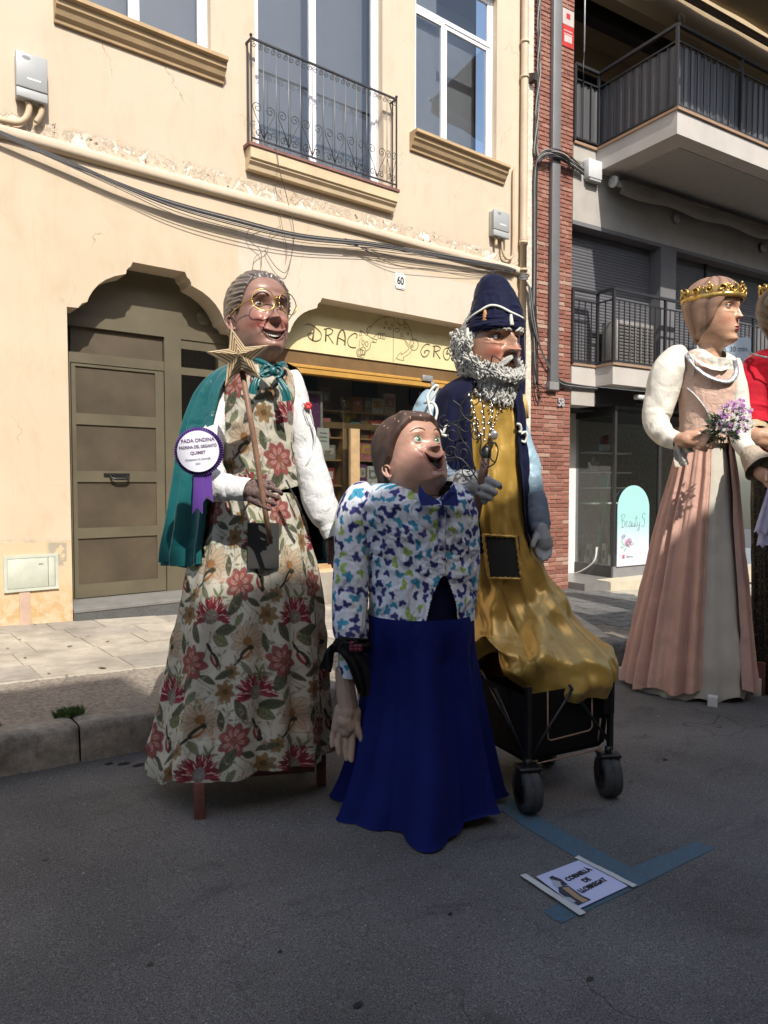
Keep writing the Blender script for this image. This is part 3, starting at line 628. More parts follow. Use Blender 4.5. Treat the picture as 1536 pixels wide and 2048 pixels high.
for multi in ([[(232, 345), (250, 338), (290, 352), (330, 382), (352, 412), (352, 445), (330, 464), (295, 466), (262, 445), (252, 425), (262, 408), (290, 406)], [(300, 378), (288, 468)]],
              [[(376, 380), (388, 372)], [(392, 375), (388, 472)], [(376, 376), (415, 370), (443, 388), (430, 412), (394, 424)], [(405, 424), (447, 488)]],
              [[(476, 497), (484, 430), (505, 390), (525, 388), (538, 440), (535, 502)], [(478, 442), (505, 452), (537, 472)]],
              [[(620, 445), (630, 425), (612, 408), (580, 425), (558, 460), (562, 500), (590, 517), (620, 517)]],
              [[(1187, 498), (1160, 492), (1130, 520), (1118, 555), (1135, 587), (1165, 582), (1184, 550), (1165, 538), (1145, 550), (1152, 562)]],
              [[(1224, 510), (1218, 592)], [(1210, 508), (1240, 505), (1268, 520), (1258, 540), (1222, 548)], [(1230, 550), (1267, 605)]],
              [[(1320, 520), (1300, 532), (1290, 570), (1305, 608), (1330, 608), (1347, 570), (1335, 530), (1318, 520), (1345, 518), (1367, 524)], [(1326, 537), (1318, 568), (1332, 562)]],
              [[(1418, 540), (1390, 535), (1368, 560), (1366, 600), (1390, 620), (1418, 618)]]): stroke(None, .0105, multi=multi)
def ell(cx, cy, a, b, n=14): return [(cx + a * math.cos(t), cy + b * math.sin(t)) for t in np.linspace(0, 2 * math.pi, n)]
dk7 = dict(ox=640, oy=560, sc=5.12)
stroke(None, .005, 'dragon_body', multi=[[(482, 560), (520, 490), (570, 430), (620, 395), (690, 358)], [(860, 420), (905, 470), (930, 540), (945, 600), (960, 660)], [(535, 600), (575, 562), (612, 545)], [(680, 578), (760, 590), (860, 608)], [(485, 560), (480, 510), (500, 480), (530, 475)], [(482, 560), (540, 600), (585, 608)]], **dk7)
stroke(None, .004, 'dragon_spikes', multi=[[(690, 358), (650, 400), (720, 365), (700, 390), (752, 362), (756, 415)], [(800, 370), (800, 425), (818, 465), (860, 452), (850, 385)], [(760, 420), (818, 467)], [(870, 390), (880, 420)], [(900, 385), (935, 420)]], n=1, **dk7)
stroke(None, .0035, 'dragon_spots', multi=[ell(675, 440, 12, 17), ell(740, 460, 9, 13), ell(710, 500, 13, 13), ell(790, 515, 22, 20), ell(835, 565, 12, 18), ell(898, 550, 11, 12), ell(658, 490, 6, 9), ell(872, 470, 16, 24)], n=2, **dk7)
stroke(None, .004, 'dragon_head', multi=[[(415, 515), (405, 570), (430, 562), (415, 515), (482, 570)], [(530, 620), (572, 640), (582, 610)], [(560, 640), (525, 635)], [(437, 588), (405, 620), (400, 685)], [(515, 640), (510, 700), (468, 730)], ell(440, 642, 12, 26), ell(478, 655, 14, 26), ell(405, 742, 30, 40), ell(440, 728, 28, 42), ell(422, 742, 34, 28), [(375, 760), (395, 800), (420, 790), (440, 802), (460, 758)]], n=2, **dk7)
stroke(None, .004, 'dragon_claws', multi=[ell(608, 572, 14, 28), ell(632, 575, 13, 30), ell(655, 578, 13, 32)], n=2, **dk7)
stroke(None, .0045, 'dragon_tail', multi=[[(860, 600), (880, 650), (912, 700)], [(862, 608), (890, 640), (905, 670)], ell(962, 662, 44, 58), ell(943, 678, 10, 12)], **dk7)
stroke(None, .0045, 'tail_arrow', multi=[[(912, 702), (870, 740), (830, 765), (830, 740), (778, 802), (860, 822), (848, 795), (900, 765), (942, 718)]], n=2, **dk7)
MB().box(5.93 - 5.8, 5.935 - 5.8, -.004, .0, .11, .55).build('board_joint', M_ORB, sg)
sf = bpy.data.objects.new('shop_front', None); C.objects.link(sf); sf.parent = yb
MB().box(4.03, 7.63, .27, .40, 2.93, 3.095).build('shutter_housing', M_ORB, sf)
MB().prism([(.24, 2.90), (.24, 2.925), (.30, 2.955), (.40, 2.955), (.40, 2.90)], 4.03, 7.63).build('shutter_rail', M_ORW, sf)
MB().prism([(.225, 2.83), (.225, 2.885), (.28, 2.899), (.40, 2.899), (.40, 2.83)], 4.03, 7.63).build('shutter_rail', M_ORW, sf)
lk = MB().rbox(6.42, 6.60, .20, .235, 2.90, 2.98, .006); lk.rbox(6.57, 6.63, .195, .225, 2.80, 2.90, .006); lk.build('shutter_lock', mat('galvanised metal', (.42, .41, .40), .4, metal=.6), sf)
MB().tube([(6.60, .20, 2.78), (6.60, .20, 2.72)], .012, 8).build('padlock', mat('galvanised metal', (.42, .41, .40), .4, metal=.6), sf)
fw = MB(); fw.box(4.03, 4.12, .30, .38, .42, 2.83).box(7.55, 7.63, .30, .38, .42, 2.83).box(4.12, 7.55, .301, .38, .42, .50); M_WD = mat('light oak frame', (.40, .27, .14), .55, var=.15, vs=12)
fw.build('window_frame', M_WD, sf)
MB().box(5.28, 5.42, .301, .37, .5, 2.2).build('window_post', M_WD, sf)
MB().box(4.12, 7.55, .335, .342, .5, 2.83).build('shop_pane', glass('shop glass', (.8, .82, .8), .05, .004, .1), sf)
MB().box(5.885, 5.93, .325, .334, 1.2, 2.2).build('pane_edge', mat('glass edge', (.30, .29, .26), .3), sf)
MB().box(4.03, 7.63, -.03, .32, -.2, .419).build('shop_plinth', M_SLAB2, yb)
itr = MB(); itr.box(3.9, 7.9, 2.2, 2.25, -.1, 3.2).box(3.85, 3.9, .38, 2.25, -.1, 3.2).box(7.9, 7.95, .38, 2.25, -.1, 3.2).box(3.9, 7.9, .38, 2.2, 3.15, 3.2).box(3.9, 7.9, .40, 2.2, .1, .15)
itr.build('shop_interior', mat('shop wall', (.11, .085, .065), .9), yb)
# ---- things inside the shop window
def at_in(px, py, d): x, z = A(px, py, -d); return x, z
M_OAK = mat('varnished pine', (.36, .22, .09), .5, var=.18, vs=14); M_OAKD = mat('brown shelf', (.20, .12, .055), .55, var=.2)
SHD = .62
s1 = thing('display_shelf', 'pine display shelving filled with toys and books behind the shop glass', 'shelf', (5.9, WY + SHD, .5))
def sbox(px0, py0, px1, py1, d0, d1, name, m, par=None, org=(5.9, SHD, .5)):
    x0, z1 = A(px0, py0, -d0); x1, z0 = A(px1, py1, -d0); z1 = (A(px0, py0, -d0)[1] + A(px1, py0, -d0)[1]) / 2; z0 = (A(px0, py1, -d0)[1] + A(px1, py1, -d0)[1]) / 2
    return (x0, x1, z0, z1)
a = {}
up = MB()
xL, xR2 = A(632, 800, -SHD)[0], A(800, 800, -SHD)[0]
for xx in (xL, A(684, 800, -SHD)[0] + .0, A(694, 800, -SHD)[0], xR2): MB().box(xx - 5.9, xx - 5.9 + .06, -.02, .35, -.3, 1.72).build('upright', M_OAK, s1)
zs = [A(670, y, -SHD)[1] for y in (820, 874, 919, 970)]
for z in zs: MB().box(xL - 5.9, xR2 - 5.9, .0, .36, z - .5 - .02, z - .5).build('shelf_board', M_OAK, s1)
zt = 1.72; MB().box(xL - 5.9, xR2 - 5.9, -.02, .36, zt, zt + .08).build('top_board', M_OAKD, s1)
MB().box(xL - 5.9, xR2 - 5.9, .36, .37, -.3, 1.72).build('back_panel', mat('brown back panel', (.10, .06, .03), .7), s1)
cols = [('red', (.30, .04, .03)), ('orange', (.45, .16, .03)), ('cream', (.50, .44, .33)), ('teal', (.05, .20, .22)), ('purple', (.16, .05, .16)), ('grey', (.25, .24, .23)), ('yellow', (.50, .34, .05)), ('brown', (.16, .09, .05)), ('white', (.60, .58, .55)), ('pink', (.45, .16, .18))]
tiers = ['bottom', 'second', 'third', 'top']
zz = [z - .0 for z in zs[::-1]]
kk = 0
used = set()
for ti, z in enumerate(zz):
    x = xL + .09; q = 0
    while x < xR2 - .16:
        w = rr.uniform(.11, .25); h = rr.uniform(.18, .33); nm, c = cols[kk % len(cols)]; kk += 3 if kk % 7 else 4
        if abs(x - A(684, 800, -SHD)[0]) < .14: x += .1; continue
        typ = ['game_box', 'picture_book', 'toy_box'][(kk + q) % 3]
        lab = f"{nm} {typ.replace('_', ' ')} standing {['first', 'second', 'third', 'fourth', 'fifth', 'sixth', 'seventh', 'eighth', 'ninth', 'tenth', 'eleventh', 'twelfth'][q]} from left on the {tiers[ti]} shop shelf"
        o = thing(typ, lab, typ.split('_')[1], (x, WY + SHD + .04, z), group='boxes and books on the shop shelves')
        cm = mat('box ' + nm, c, .5, var=.3, vs=20); dth = rr.uniform(.03, .12)
        MB().box(0, w, 0, dth, 0.001, h).build('box_body', cm, o)
        nm2, c2 = cols[(kk + 4) % len(cols)]; MB().box(w * .12, w * .88, -.004, -.001, h * .35, h * .8).build('cover_panel', mat('box ' + nm2, c2, .5, var=.3, vs=20), o)
        MB().sphere((w * .5, -.004, h * .55), (w * .2, .003, h * .13), 10, 6).build('cover_emblem', mat('box ' + cols[(kk + 7) % 10][0], cols[(kk + 7) % 10][1], .5, var=.3, vs=20), o)
        x += w + rr.uniform(.008, .05); q += 1
# soft toys on top of the shelf (plain, generic)
def soft_toy(px, py, nm, c, label, h):
    x, z = A(px, py, -SHD); o = thing('soft_toy', label, 'toy', (x, WY + SHD + .12, 2.302)); m_ = mat('plush ' + nm, c, .95, var=.3)
    MB().sphere((0, 0, h * .32), (h * .26, h * .2, h * .32), 14, 10).build('body', m_, o); hd = MB().sphere((0, -.02, h * .72), (h * .23, h * .2, h * .2), 14, 10).build('head', m_, o)
    for s in (-1, 1): MB().sphere((s * h * .19, 0, h * .95), (h * .07, h * .05, h * .14), 8, 6).build('ear', m_, o); MB().sphere((s * h * .28, -.05, h * .35), (h * .08, h * .08, h * .17), 8, 6).build('arm', m_, o)
soft_toy(702, 790, 'yellow', (.36, .24, .03), 'yellow plush toy with long ears sitting on top of the shop shelf', .34); soft_toy(740, 792, 'grey', (.22, .16, .14), 'grey and red plush toy beside the yellow plush toy in the shop', .33)
x, z = A(643, 880, -.40); o = thing('window_notice', 'white handwritten notice hanging inside the shop window beside the cape', 'notice', (x, WY + .36, z))
MB().box(-.09, .09, 0, .003, -.13, .15).build('sheet', mat('notice paper', (.62, .62, .58), .7), o)
for k, t in enumerate(('~~~~~', '~~~~', '~~~~~~')): MB().box(-.05 - .01 * (k % 2), .055, -.002, -.0005, .08 - .05 * k, .09 - .05 * k).build('ink_line', M_INK, o)
x, z = A(627, 842, -.5); o = thing('framed_picture', 'tall grey framed picture leaning inside the shop behind the cape', 'picture', (x, WY + .5, z)); mb = MB(); frame_rect(mb, -.14, .14, -.30, .38, 0, .03, .035); mb.build('frame', mat('frame grey', (.35, .34, .32), .5), o); MB().box(-.1, .1, .01, .02, -.26, .34).build('picture', mat('box purple', (.16, .05, .16), .5), o)
# ---- number plate 60
x, z = A(799.5, 562); n6 = thing('number_plate', 'small white enamel house number plate reading 60', 'sign', (x, WY, z))
w, h = .082, .105; out = []
for (sx_, sz_) in ((1, 1), (-1, 1), (-1, -1), (1, -1)):
    pts = [(w, h - .028), (w - .012, h - .02), (w - .014, h - .008), (w - .03, h)]
    if sx_ * sz_ < 0: pts = pts[::-1]
    out += [(sx_ * a_, sz_ * b_) for a_, b_ in pts]
MB().poly(out, -.012, 0).build('plate', mat('white enamel', (.66, .68, .66), .25, var=.04), n6)
MB().poly([(a_ * .88, b_ * .90) for a_, b_ in out], -.0135, -.012).build('rim', mat('grey enamel line', (.33, .36, .38), .3), n6); MB().poly([(a_ * .84, b_ * .87) for a_, b_ in out], -.0145, -.0125).build('plate_face', mat('white enamel', (.66, .68, .66), .25), n6)
text_mesh('digits', '60', .135, M_INK, n6, (0, -.0155, -.045), ext=.0006, sx=.82, bold=.0035)
# ---- meter boxes with conduits
M_BOXG = mat('grey plastic box', (.36, .365, .36), .5, var=.06, vs=8); M_COND = mat('painted conduit', (.50, .38, .25), .7)
def meter(x0, x1, z0, z1, d, label, emblem=True):
    xm = (x0 + x1) / 2; o = thing('meter_box', label, 'meter box', (xm, WY, z0)); w = (x1 - x0) / 2; h = z1 - z0
    MB().rbox(-w + .01, w - .01, -d * .7, 0, .01, h - .01, .006).build('case', M_BOXG, o); MB().rbox(-w, w, -d, -d * .68, .09, h, .008).build('cover', mat('pale grey cover', (.34, .35, .345), .45, var=.05), o); MB().rbox(-w, w, -d, -d * .68, 0, .083, .008).build('lower_cover', M_BOXG, o)
    MB().lathe([(0, -.002), (.012, -.002), (.014, 0)], (0, -d, .045), 12, 'y').build('lock', M_CABLE, o)
    MB().poly([(.035 * math.cos(t) - w * .35, .016 * math.sin(t) + h - .045) for t in np.linspace(0, 6.28, 16)[:-1]], -d - .0015, -d).build('emblem', mat('emblem grey', (.2, .21, .21), .5), o)
    MB().box(-w * .3, w * .55, -d - .0015, -d, .17, .185).build('label_strip', mat('white strip', (.7, .7, .7), .5), o)
    return o
m1 = meter(1.372, 1.632, 4.935, 5.335, .12, 'grey meter box at the far left of the wall with two bent conduits')
MB().tube(smooth_pts([(-.02, -.06, .0), (-.02, -.06, -.08), (-.06, -.06, -.17), (-.16, -.05, -.22), (-.5, -.05, -.23)], 6), .028, 10).build('conduit', M_COND, m1)
MB().tube(smooth_pts([(.09, -.06, .0), (.08, -.06, -.08), (.04, -.05, -.16)], 6), .026, 10).build('conduit', M_COND, m1)
m2 = meter(7.46, 7.78, 5.0, 5.365, .12, 'pale grey meter box below the right window beside the downpipe')
MB().tube(smooth_pts([(-.06, -.06, 0), (-.06, -.06, -.12)], 4), .022, 8).build('conduit', M_COND, m2); MB().tube(smooth_pts([(.06, -.06, 0), (.08, -.06, -.18), (.16, -.05, -.25), (.27, -.05, -.22), (.31, -.05, -.05), (.31, -.05, .9), (.33, -.05, 1.1)], 6), .017, 8).build('conduit', M_COND, m2)
# ---- gas cabinet low on the wall
gx0, gx1, gz0, gz1 = 1.205, 1.668, .50, .835
gb = thing('gas_cabinet', 'flat pale green metal cabinet door low in the flaking plinth', 'cabinet', ((gx0 + gx1) / 2, WY, gz0)); w = (gx1 - gx0) / 2; h = gz1 - gz0
M_GAS = mat('pale green enamel', (.46, .48, .40), .5, var=.12, vs=6); mb = MB(); frame_rect(mb, -w, w, 0, h, -.022, 0, .028); mb.build('frame', M_GAS, gb)
MB().rbox(-w + .03, w - .09, -.018, 0, .03, h - .03, .003).build('door', M_GAS, gb); MB().rbox(w - .086, w - .03, -.018, 0, .03, h - .03, .003).build('door', M_GAS, gb)
MB().lathe([(0, -.004), (.008, -.004), (.01, 0)], (w - .055, -.018, h * .5), 10, 'y').build('lock', M_CABLE, gb); MB().box(.06, .10, -.0195, -.018, h * .72, h * .74).build('scratch', M_CABLE, gb)
MB().box(1.33, 1.42, WY - .012, WY - .001, .16, .498).build('conduit_patch', mat('pink mortar', (.46, .33, .25), .9, var=.15, bump=.5))
o = bpy.data.objects['conduit_patch']; o.parent = yb; o.location = (0, -WY, 0)
# ---- downpipe
dp = thing('downpipe', 'cream painted drain pipe at the right edge of the yellow house', 'pipe', (8.13, WY, 0))
M_PIPE = mat('cream pipe paint', (.47, .36, .25), .6, var=.14, vs=3)
pp = MB(); pp.lathe([(.05, .0), (.05, 5.0), (.062, 5.0), (.062, 5.09), (.055, 5.12), (.055, 10)], (0, -.07, 0), 16); pp.build('pipe', M_PIPE, dp)
for z in (1.8, 4.62, 5.02, 7.4, 7.9): MB().lathe([(.052, z), (.066, z), (.066, z + .035), (.052, z + .035)], (0, -.07, 0), 16).build('bracket', M_PIPE, dp)
tn = MB()
for k in range(8): tn.tube(spiral((0, -.07, 4.50 + .012 * k), .062 + .006 * rr.random(), .07, 1.0, rr.random() * 6, 16, ax=(1, 0, .3 * rr.random()), az=(0, 1, .3 * rr.random())), .006, 5)
tn.build('cable_tie', M_CABG, dp, fix=False)
sc_ = MB().prism([(0, 0), (-.10, .02), (-.12, .10), (-.02, .14), (0, .13)], -.03, .05).build('wall_hook', mat('rusty bracket', (.05, .04, .035), .7), dp, loc=(.19, .0, 7.42))
MB().box(8.245, 8.40, WY - .004, WY + .02, -.5, 10).build('edge_strip', mat('flaking edge plaster', (.60, .54, .44), .9, var=.18, vs=9, bump=.8, bs=14, bd=.02)); o = bpy.data.objects['edge_strip']; o.parent = yb; o.location = (0, -WY, 0)
# ================================================================== GREY BUILDING WITH BRICK PIER (local: x = along facade, -y towards the street)
gbld = thing('apartment_building', 'grey rendered flats with a red brick pier, two balconies and a beauty shop', 'building', (B0[0], B0[1], 0), BAN)
def Bl(px, py, off=0.0): s, z = B(px, py, off); return (s, -off, z)
def brick_mat():
    m = NT('red brick'); v = m.coord(); oi = m.n('ShaderNodeObjectInfo'); n = m.noise(30, 6, v, .7)
    c1 = m.ramp(oi.outputs['Random'], [(0, (.18, .068, .048)), (.35, (.235, .092, .064)), (.7, (.275, .118, .084)), (.9, (.31, .16, .12)), (.97, (.36, .24, .18))])
    f = m.val(n, .3, .7, .78, 1.22); cb = m.n('ShaderNodeCombineColor'); [m.l(f, cb.inputs[i]) for i in range(3)]
    m.color(m.mix(1.0, c1, cb.outputs[0], 'MULTIPLY')); m.b.inputs['Roughness'].default_value = .85; m.bump(n, .7, .006); return m.m
M_BRICK = brick_mat(); M_MORT = mat('pale mortar', (.46, .37, .29), .95, var=.15, vs=20, bump=.4)
pier = MB().box(-.055, .795, .012, .6, -.8, 10).build('brick_pier', M_MORT, gbld)
CH, BL = .0655, .284
def brick_mesh(L):
    mb = MB(); r = .004; x0, x1, y0, y1, z0, z1 = 0, L, 0, .05, 0, CH - .011
    vs = [(x0 + r, y0, z0 + r), (x1 - r, y0, z0 + r), (x1 - r, y0, z1 - r), (x0 + r, y0, z1 - r), (x0, y0 + r, z0), (x1, y0 + r, z0), (x1, y0 + r, z1), (x0, y0 + r, z1), (x0, y1, z0), (x1, y1, z0), (x1, y1, z1), (x0, y1, z1)]
    fs = [(0, 1, 2, 3), (0, 4, 5, 1), (1, 5, 6, 2), (2, 6, 7, 3), (3, 7, 4, 0), (4, 8, 9, 5), (5, 9, 10, 6), (6, 10, 11, 7), (7, 11, 8, 4)]
    return vs, fs
proto = {}
nbk = 0; rest = MB(); z = -.26; row = 0
while z < 9.9:
    edges = [-.05, .085, .369, .653, .80] if row % 2 else [-.05, .227, .511, .80]
    for i in range(len(edges) - 1):
        L = round(edges[i + 1] - edges[i] - .012, 3); last = (i == len(edges) - 2)
        zz_ = z + rr.uniform(-.001, .001); yy = rr.uniform(-.004, .002)
        if nbk < 300:
            if L not in proto:
                vs, fs = brick_mesh(L); o = MB().add(vs, fs).build('brick', M_BRICK, pier); proto[L] = o.data
            else: o = bpy.data.objects.new('brick', proto[L]); C.objects.link(o); o.parent = pier
            o.location = (edges[i], yy, zz_); nbk += 1
        else:
            vs, fs = brick_mesh(L); rest.add([(x + edges[i], y + yy, q + zz_) for x, y, q in vs], fs)
    z += CH; row += 1
def brick_mat2():
    m = NT('red brick upper'); v = m.coord(); sp = m.n('ShaderNodeSeparateXYZ'); m.l(v, sp.inputs[0])
    fl = m.mul(m.mul(sp.outputs[2], 1 / CH), 1, 'MULTIPLY'); f2 = m.mul(m.mul(m.mul(sp.outputs[2], .26, 'ADD'), 1 / CH), 0, 'FLOOR'); cx = m.mul(m.mul(sp.outputs[0], 1 / .142), 0, 'FLOOR')
    cb0 = m.n('ShaderNodeCombineXYZ'); m.l(cx, cb0.inputs[0]); m.l(f2, cb0.inputs[2]); wn = m.n('ShaderNodeTexWhiteNoise'); m.l(cb0.outputs[0], wn.inputs['Vector'])
    c1 = m.ramp(wn.outputs['Value'], [(0, (.18, .068, .048)), (.35, (.235, .092, .064)), (.7, (.275, .118, .084)), (.97, (.32, .17, .125))]); n = m.noise(30, 6, v, .7)
    f = m.val(n, .3, .7, .78, 1.22); cb = m.n('ShaderNodeCombineColor'); [m.l(f, cb.inputs[i]) for i in range(3)]
    m.color(m.mix(1.0, c1, cb.outputs[0], 'MULTIPLY')); m.b.inputs['Roughness'].default_value = .85; m.bump(n, .7, .006); return m.m
o = rest.build('brick', brick_mat2(), pier); stuff(o)
# duct, cables, stickers on the pier
M_DUCT = mat('grey steel duct', (.17, .17, .175), .5, metal=.2, var=.06)
du = thing('cable_duct', 'dark grey square steel duct running down the brick pier', 'duct', tuple(gbld.matrix_basis @ Vector((0, 0, 0)))); du.rotation_euler = (0, 0, BAN); du.location = (B0[0], B0[1], 0)
sx0, sx1 = B(1098, 300)[0], B(1114, 300)[0]; zb = B(1105, 765)[1]
MB().rbox(sx0, sx1, -.085, -.005, zb, 10, .008).build('duct', M_DUCT, du); MB().prism([(-.085, zb - .12), (-.005, zb - .14), (-.005, zb), (-.085, zb)], sx0 - .02, sx1 + .01).build('duct_foot', mat('grey foot', (.20, .20, .19), .6), du)
def bapt(px, py, off): s, z = B(px, py, off); c, n_ = math.cos(BAN), math.sin(BAN); return (B0[0] + s * c + off * n_, B0[1] + s * n_ - off * c, z)
def bwire(pts, r, m, name, label, cat='cable', group=None):
    P = smooth_pts([bapt(p[0], p[1], p[2]) for p in pts], 6); o0 = P[0].copy(); o = MB().tube([p - o0 for p in P], r, 6).build(name, m, fix=False, loc=o0); return tag(o, label, cat, group)
# twisted vertical bundle
for k in range(4):
    pts = []
    for i, y in enumerate(range(-30, 330, 24)):
        a_ = i * .9 + k * 1.57; xc = 1078 - (y > 150) * min(6, (y - 150) * .05); pts.append((xc + 3.0 * math.cos(a_), y, .05 + .014 * math.sin(a_)))
    pts += [(1078 + k, 318 + k, .06), (1085 + k * 2, 302 + k * 3, .12), (1105, 300 + k * 4, .13), (1130, 312 + k * 4, .11), (1150, 325 + k * 4, .08), (1168, 338 + k * 4, .06)]
    bwire(pts, .012, M_CABLE if k % 2 else M_CABG, 'twisted_cable', ['grey', 'black', 'second grey', 'second black'][k] + ' strand of the twisted cables climbing the brick pier', group='twisted cables on the pier')
for k in range(4):
    pts = [(1160 - k * 6, 330 + k * 5, .07), (1130, 305 + k * 5, .13), (1100, 298 + k * 5, .13), (1078, 312 + k * 4, .10), (1068 + k * 2.2, 345, .05), (1067 + k * 2.2, 440, .04), (1067 + k * 2, 520, .04), (1066 + k * 2, 580, .04), (1064 + k * 3, 650, .045), (1066 + k * 3, 700, .045), (1067 + k * 3, 770, .04)] + ([(1072, 800, .04), (1077, 806, .04), (1080, 795, .04), (1075, 770, .03)] if k == 0 else [])
    bwire(pts, .010, M_CABLE if k != 1 else M_CABG, 'vertical_cable', ['black cable dropping down the pier edge and hooking back up', 'grey cable dropping down the left pier edge', 'black cable dropping beside the grey one on the pier edge', 'rightmost black cable dropping down the left pier edge'][k], group='cables down the pier')
for k in range(6):
    pts = [(1042, 552 + k * 3, .05), (1054 + k * 1.5, 566 + k * 2, .08), (1060 + k, 600, .09), (1064 + k * 2, 640 + k * 3, .09), (1078 + k, 690 + k * 2, .08), (1098 + k * 2, 735 + k * 2, .07), (1122, 760 + k * 2, .06), (1150, 768 + k * 1.5, .05), (1195, 774 + k, .05)]
    bwire(pts, .007 + .002 * (k % 2), M_CABLE if k % 3 else M_CABG, 'slack_cable', ['topmost grey', 'second black', 'third black', 'thin fourth grey', 'fifth black', 'lowest black'][k] + ' slack cable from the downpipe across the lower pier', group='slack cables across the pier')
bwire([(1068, 700, .04), (1070, 745, .05), (1080, 772, .06), (1110, 776, .05), (1140, 772, .04)], .009, M_CABLE, 'slack_cable', 'thick black cable bending right under the duct foot')
jb = thing('junction_box', 'white junction box with cables entering beside the brick pier', 'box', bapt(1178, 362, 0)); jb.rotation_euler = (0, 0, BAN)
MB().rbox(-.13, .17, -.12, 0, 0, .29, .012).build('case', mat('white plastic', (.55, .56, .56), .4, var=.04), jb); MB().box(-.10, .15, -.11, -.01, -.03, 0).build('glands', M_BOXG, jb)
st = thing('wall_sticker', 'red and white alarm sticker high on the brick pier', 'sticker', bapt(1136, 68, .004)); st.rotation_euler = (0, 0, BAN)
MB().box(-.12, .12, -.004, -.001, -.20, .12).build('red_panel', mat('red sticker', (.45, .03, .03), .5), st); MB().box(-.12, .12, -.004, -.001, .125, .36).build('white_panel', mat('white sticker', (.45, .40, .38), .5, var=.15), st); MB().box(-.08, .08, -.006, -.004, -.13, -.03).build('text_block', mat('white sticker', (.45, .40, .38), .5), st); MB().box(-.04, .04, -.006, -.004, .22, .30).build('red_mark', mat('red sticker', (.45, .03, .03), .5), st)
for k in range(2): MB().box(-.09, .09, -.006, -.004, .03 - .05 * k, .045 - .05 * k).build('text_line', mat('white sticker', (.45, .40, .38), .5), st)
n58 = thing('number_plate', 'raised grey house number 58 fixed to the bricks', 'sign', bapt(1121, 811, .01)); n58.rotation_euler = (0, 0, BAN)
text_mesh('digits', '58', .17, mat('steel number', (.55, .55, .56), .35, metal=.3), n58, (0, -.012, -.01), ext=.008, sx=.8, bold=.003)
tag(MB().lathe([(0, -.01), (.035, -.01), (.038, .01)], (0, 0, 0), 12, 'y').build('pipe_hole', mat('dark red hole', (.06, .01, .01), .6), loc=bapt(1080, 792, .005)), 'small round dark red cap on the bricks left of number 58', 'cap')
# --- walls
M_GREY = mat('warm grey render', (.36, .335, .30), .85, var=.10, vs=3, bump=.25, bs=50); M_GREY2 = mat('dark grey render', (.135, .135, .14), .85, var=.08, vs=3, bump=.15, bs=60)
M_SLABE = mat('balcony edge', (.44, .41, .375), .8, var=.08, vs=3, bump=.2, bs=60); M_TAN = mat('tan soffit paint', (.33, .25, .15), .85, var=.06); M_TILEB = mat('brown edge tile', (.30, .19, .12), .7, var=.1)
M_BLK = mat('dark steel', (.035, .035, .038), .45, metal=.3, var=.1, bump=0); M_BLKP = mat('dark privacy panel', (.075, .075, .08), .45, var=.06, vs=2, bump=.1)
g_ = gbld
MB().box(.8, 9, 0, .3, 5.62, 6.55).build('beam', M_GREY, g_)
MB().box(.8, 9, 0, 1.4, 6.45, 6.79).build('floor_slab', M_GREY, g_)
# recess with roller shutters
M_SHUT = mat('charcoal shutter', (.10, .10, .108), .5, var=.05, bump=0)
def shutter(x0, x1, z0, z1, y, name='roller_shutter'):
    n = int((z1 - z0) / .05); pr = []
    for k in range(n):
        z = z0 + k * .05; pr += [(y + .012, z), (y, z + .012), (y, z + .036), (y + .012, z + .048)]
    P = np.array([[(x, a_, b_) for x in (x0, x1)] for a_, b_ in pr]); return mesh_grid(name, P, M_SHUT, g_, wrap=False, smooth=False)
shutter(.8, 2.9, 3.4, 5.62, .22); shutter(3.36, 4.45, 3.4, 5.62, .22); shutter(4.5, 6.2, 3.4, 5.62, .22)
MB().box(4.45, 4.5, .18, .26, 3.4, 5.62).build('shutter_rail', M_BLK, g_)
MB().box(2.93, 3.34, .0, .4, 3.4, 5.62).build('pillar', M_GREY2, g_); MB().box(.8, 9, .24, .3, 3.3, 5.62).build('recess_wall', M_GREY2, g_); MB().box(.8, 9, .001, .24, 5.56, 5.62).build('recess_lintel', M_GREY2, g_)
MB().box(.8, 9, .012, .24, 3.15, 3.38).build('lower_floor', M_GREY, g_)
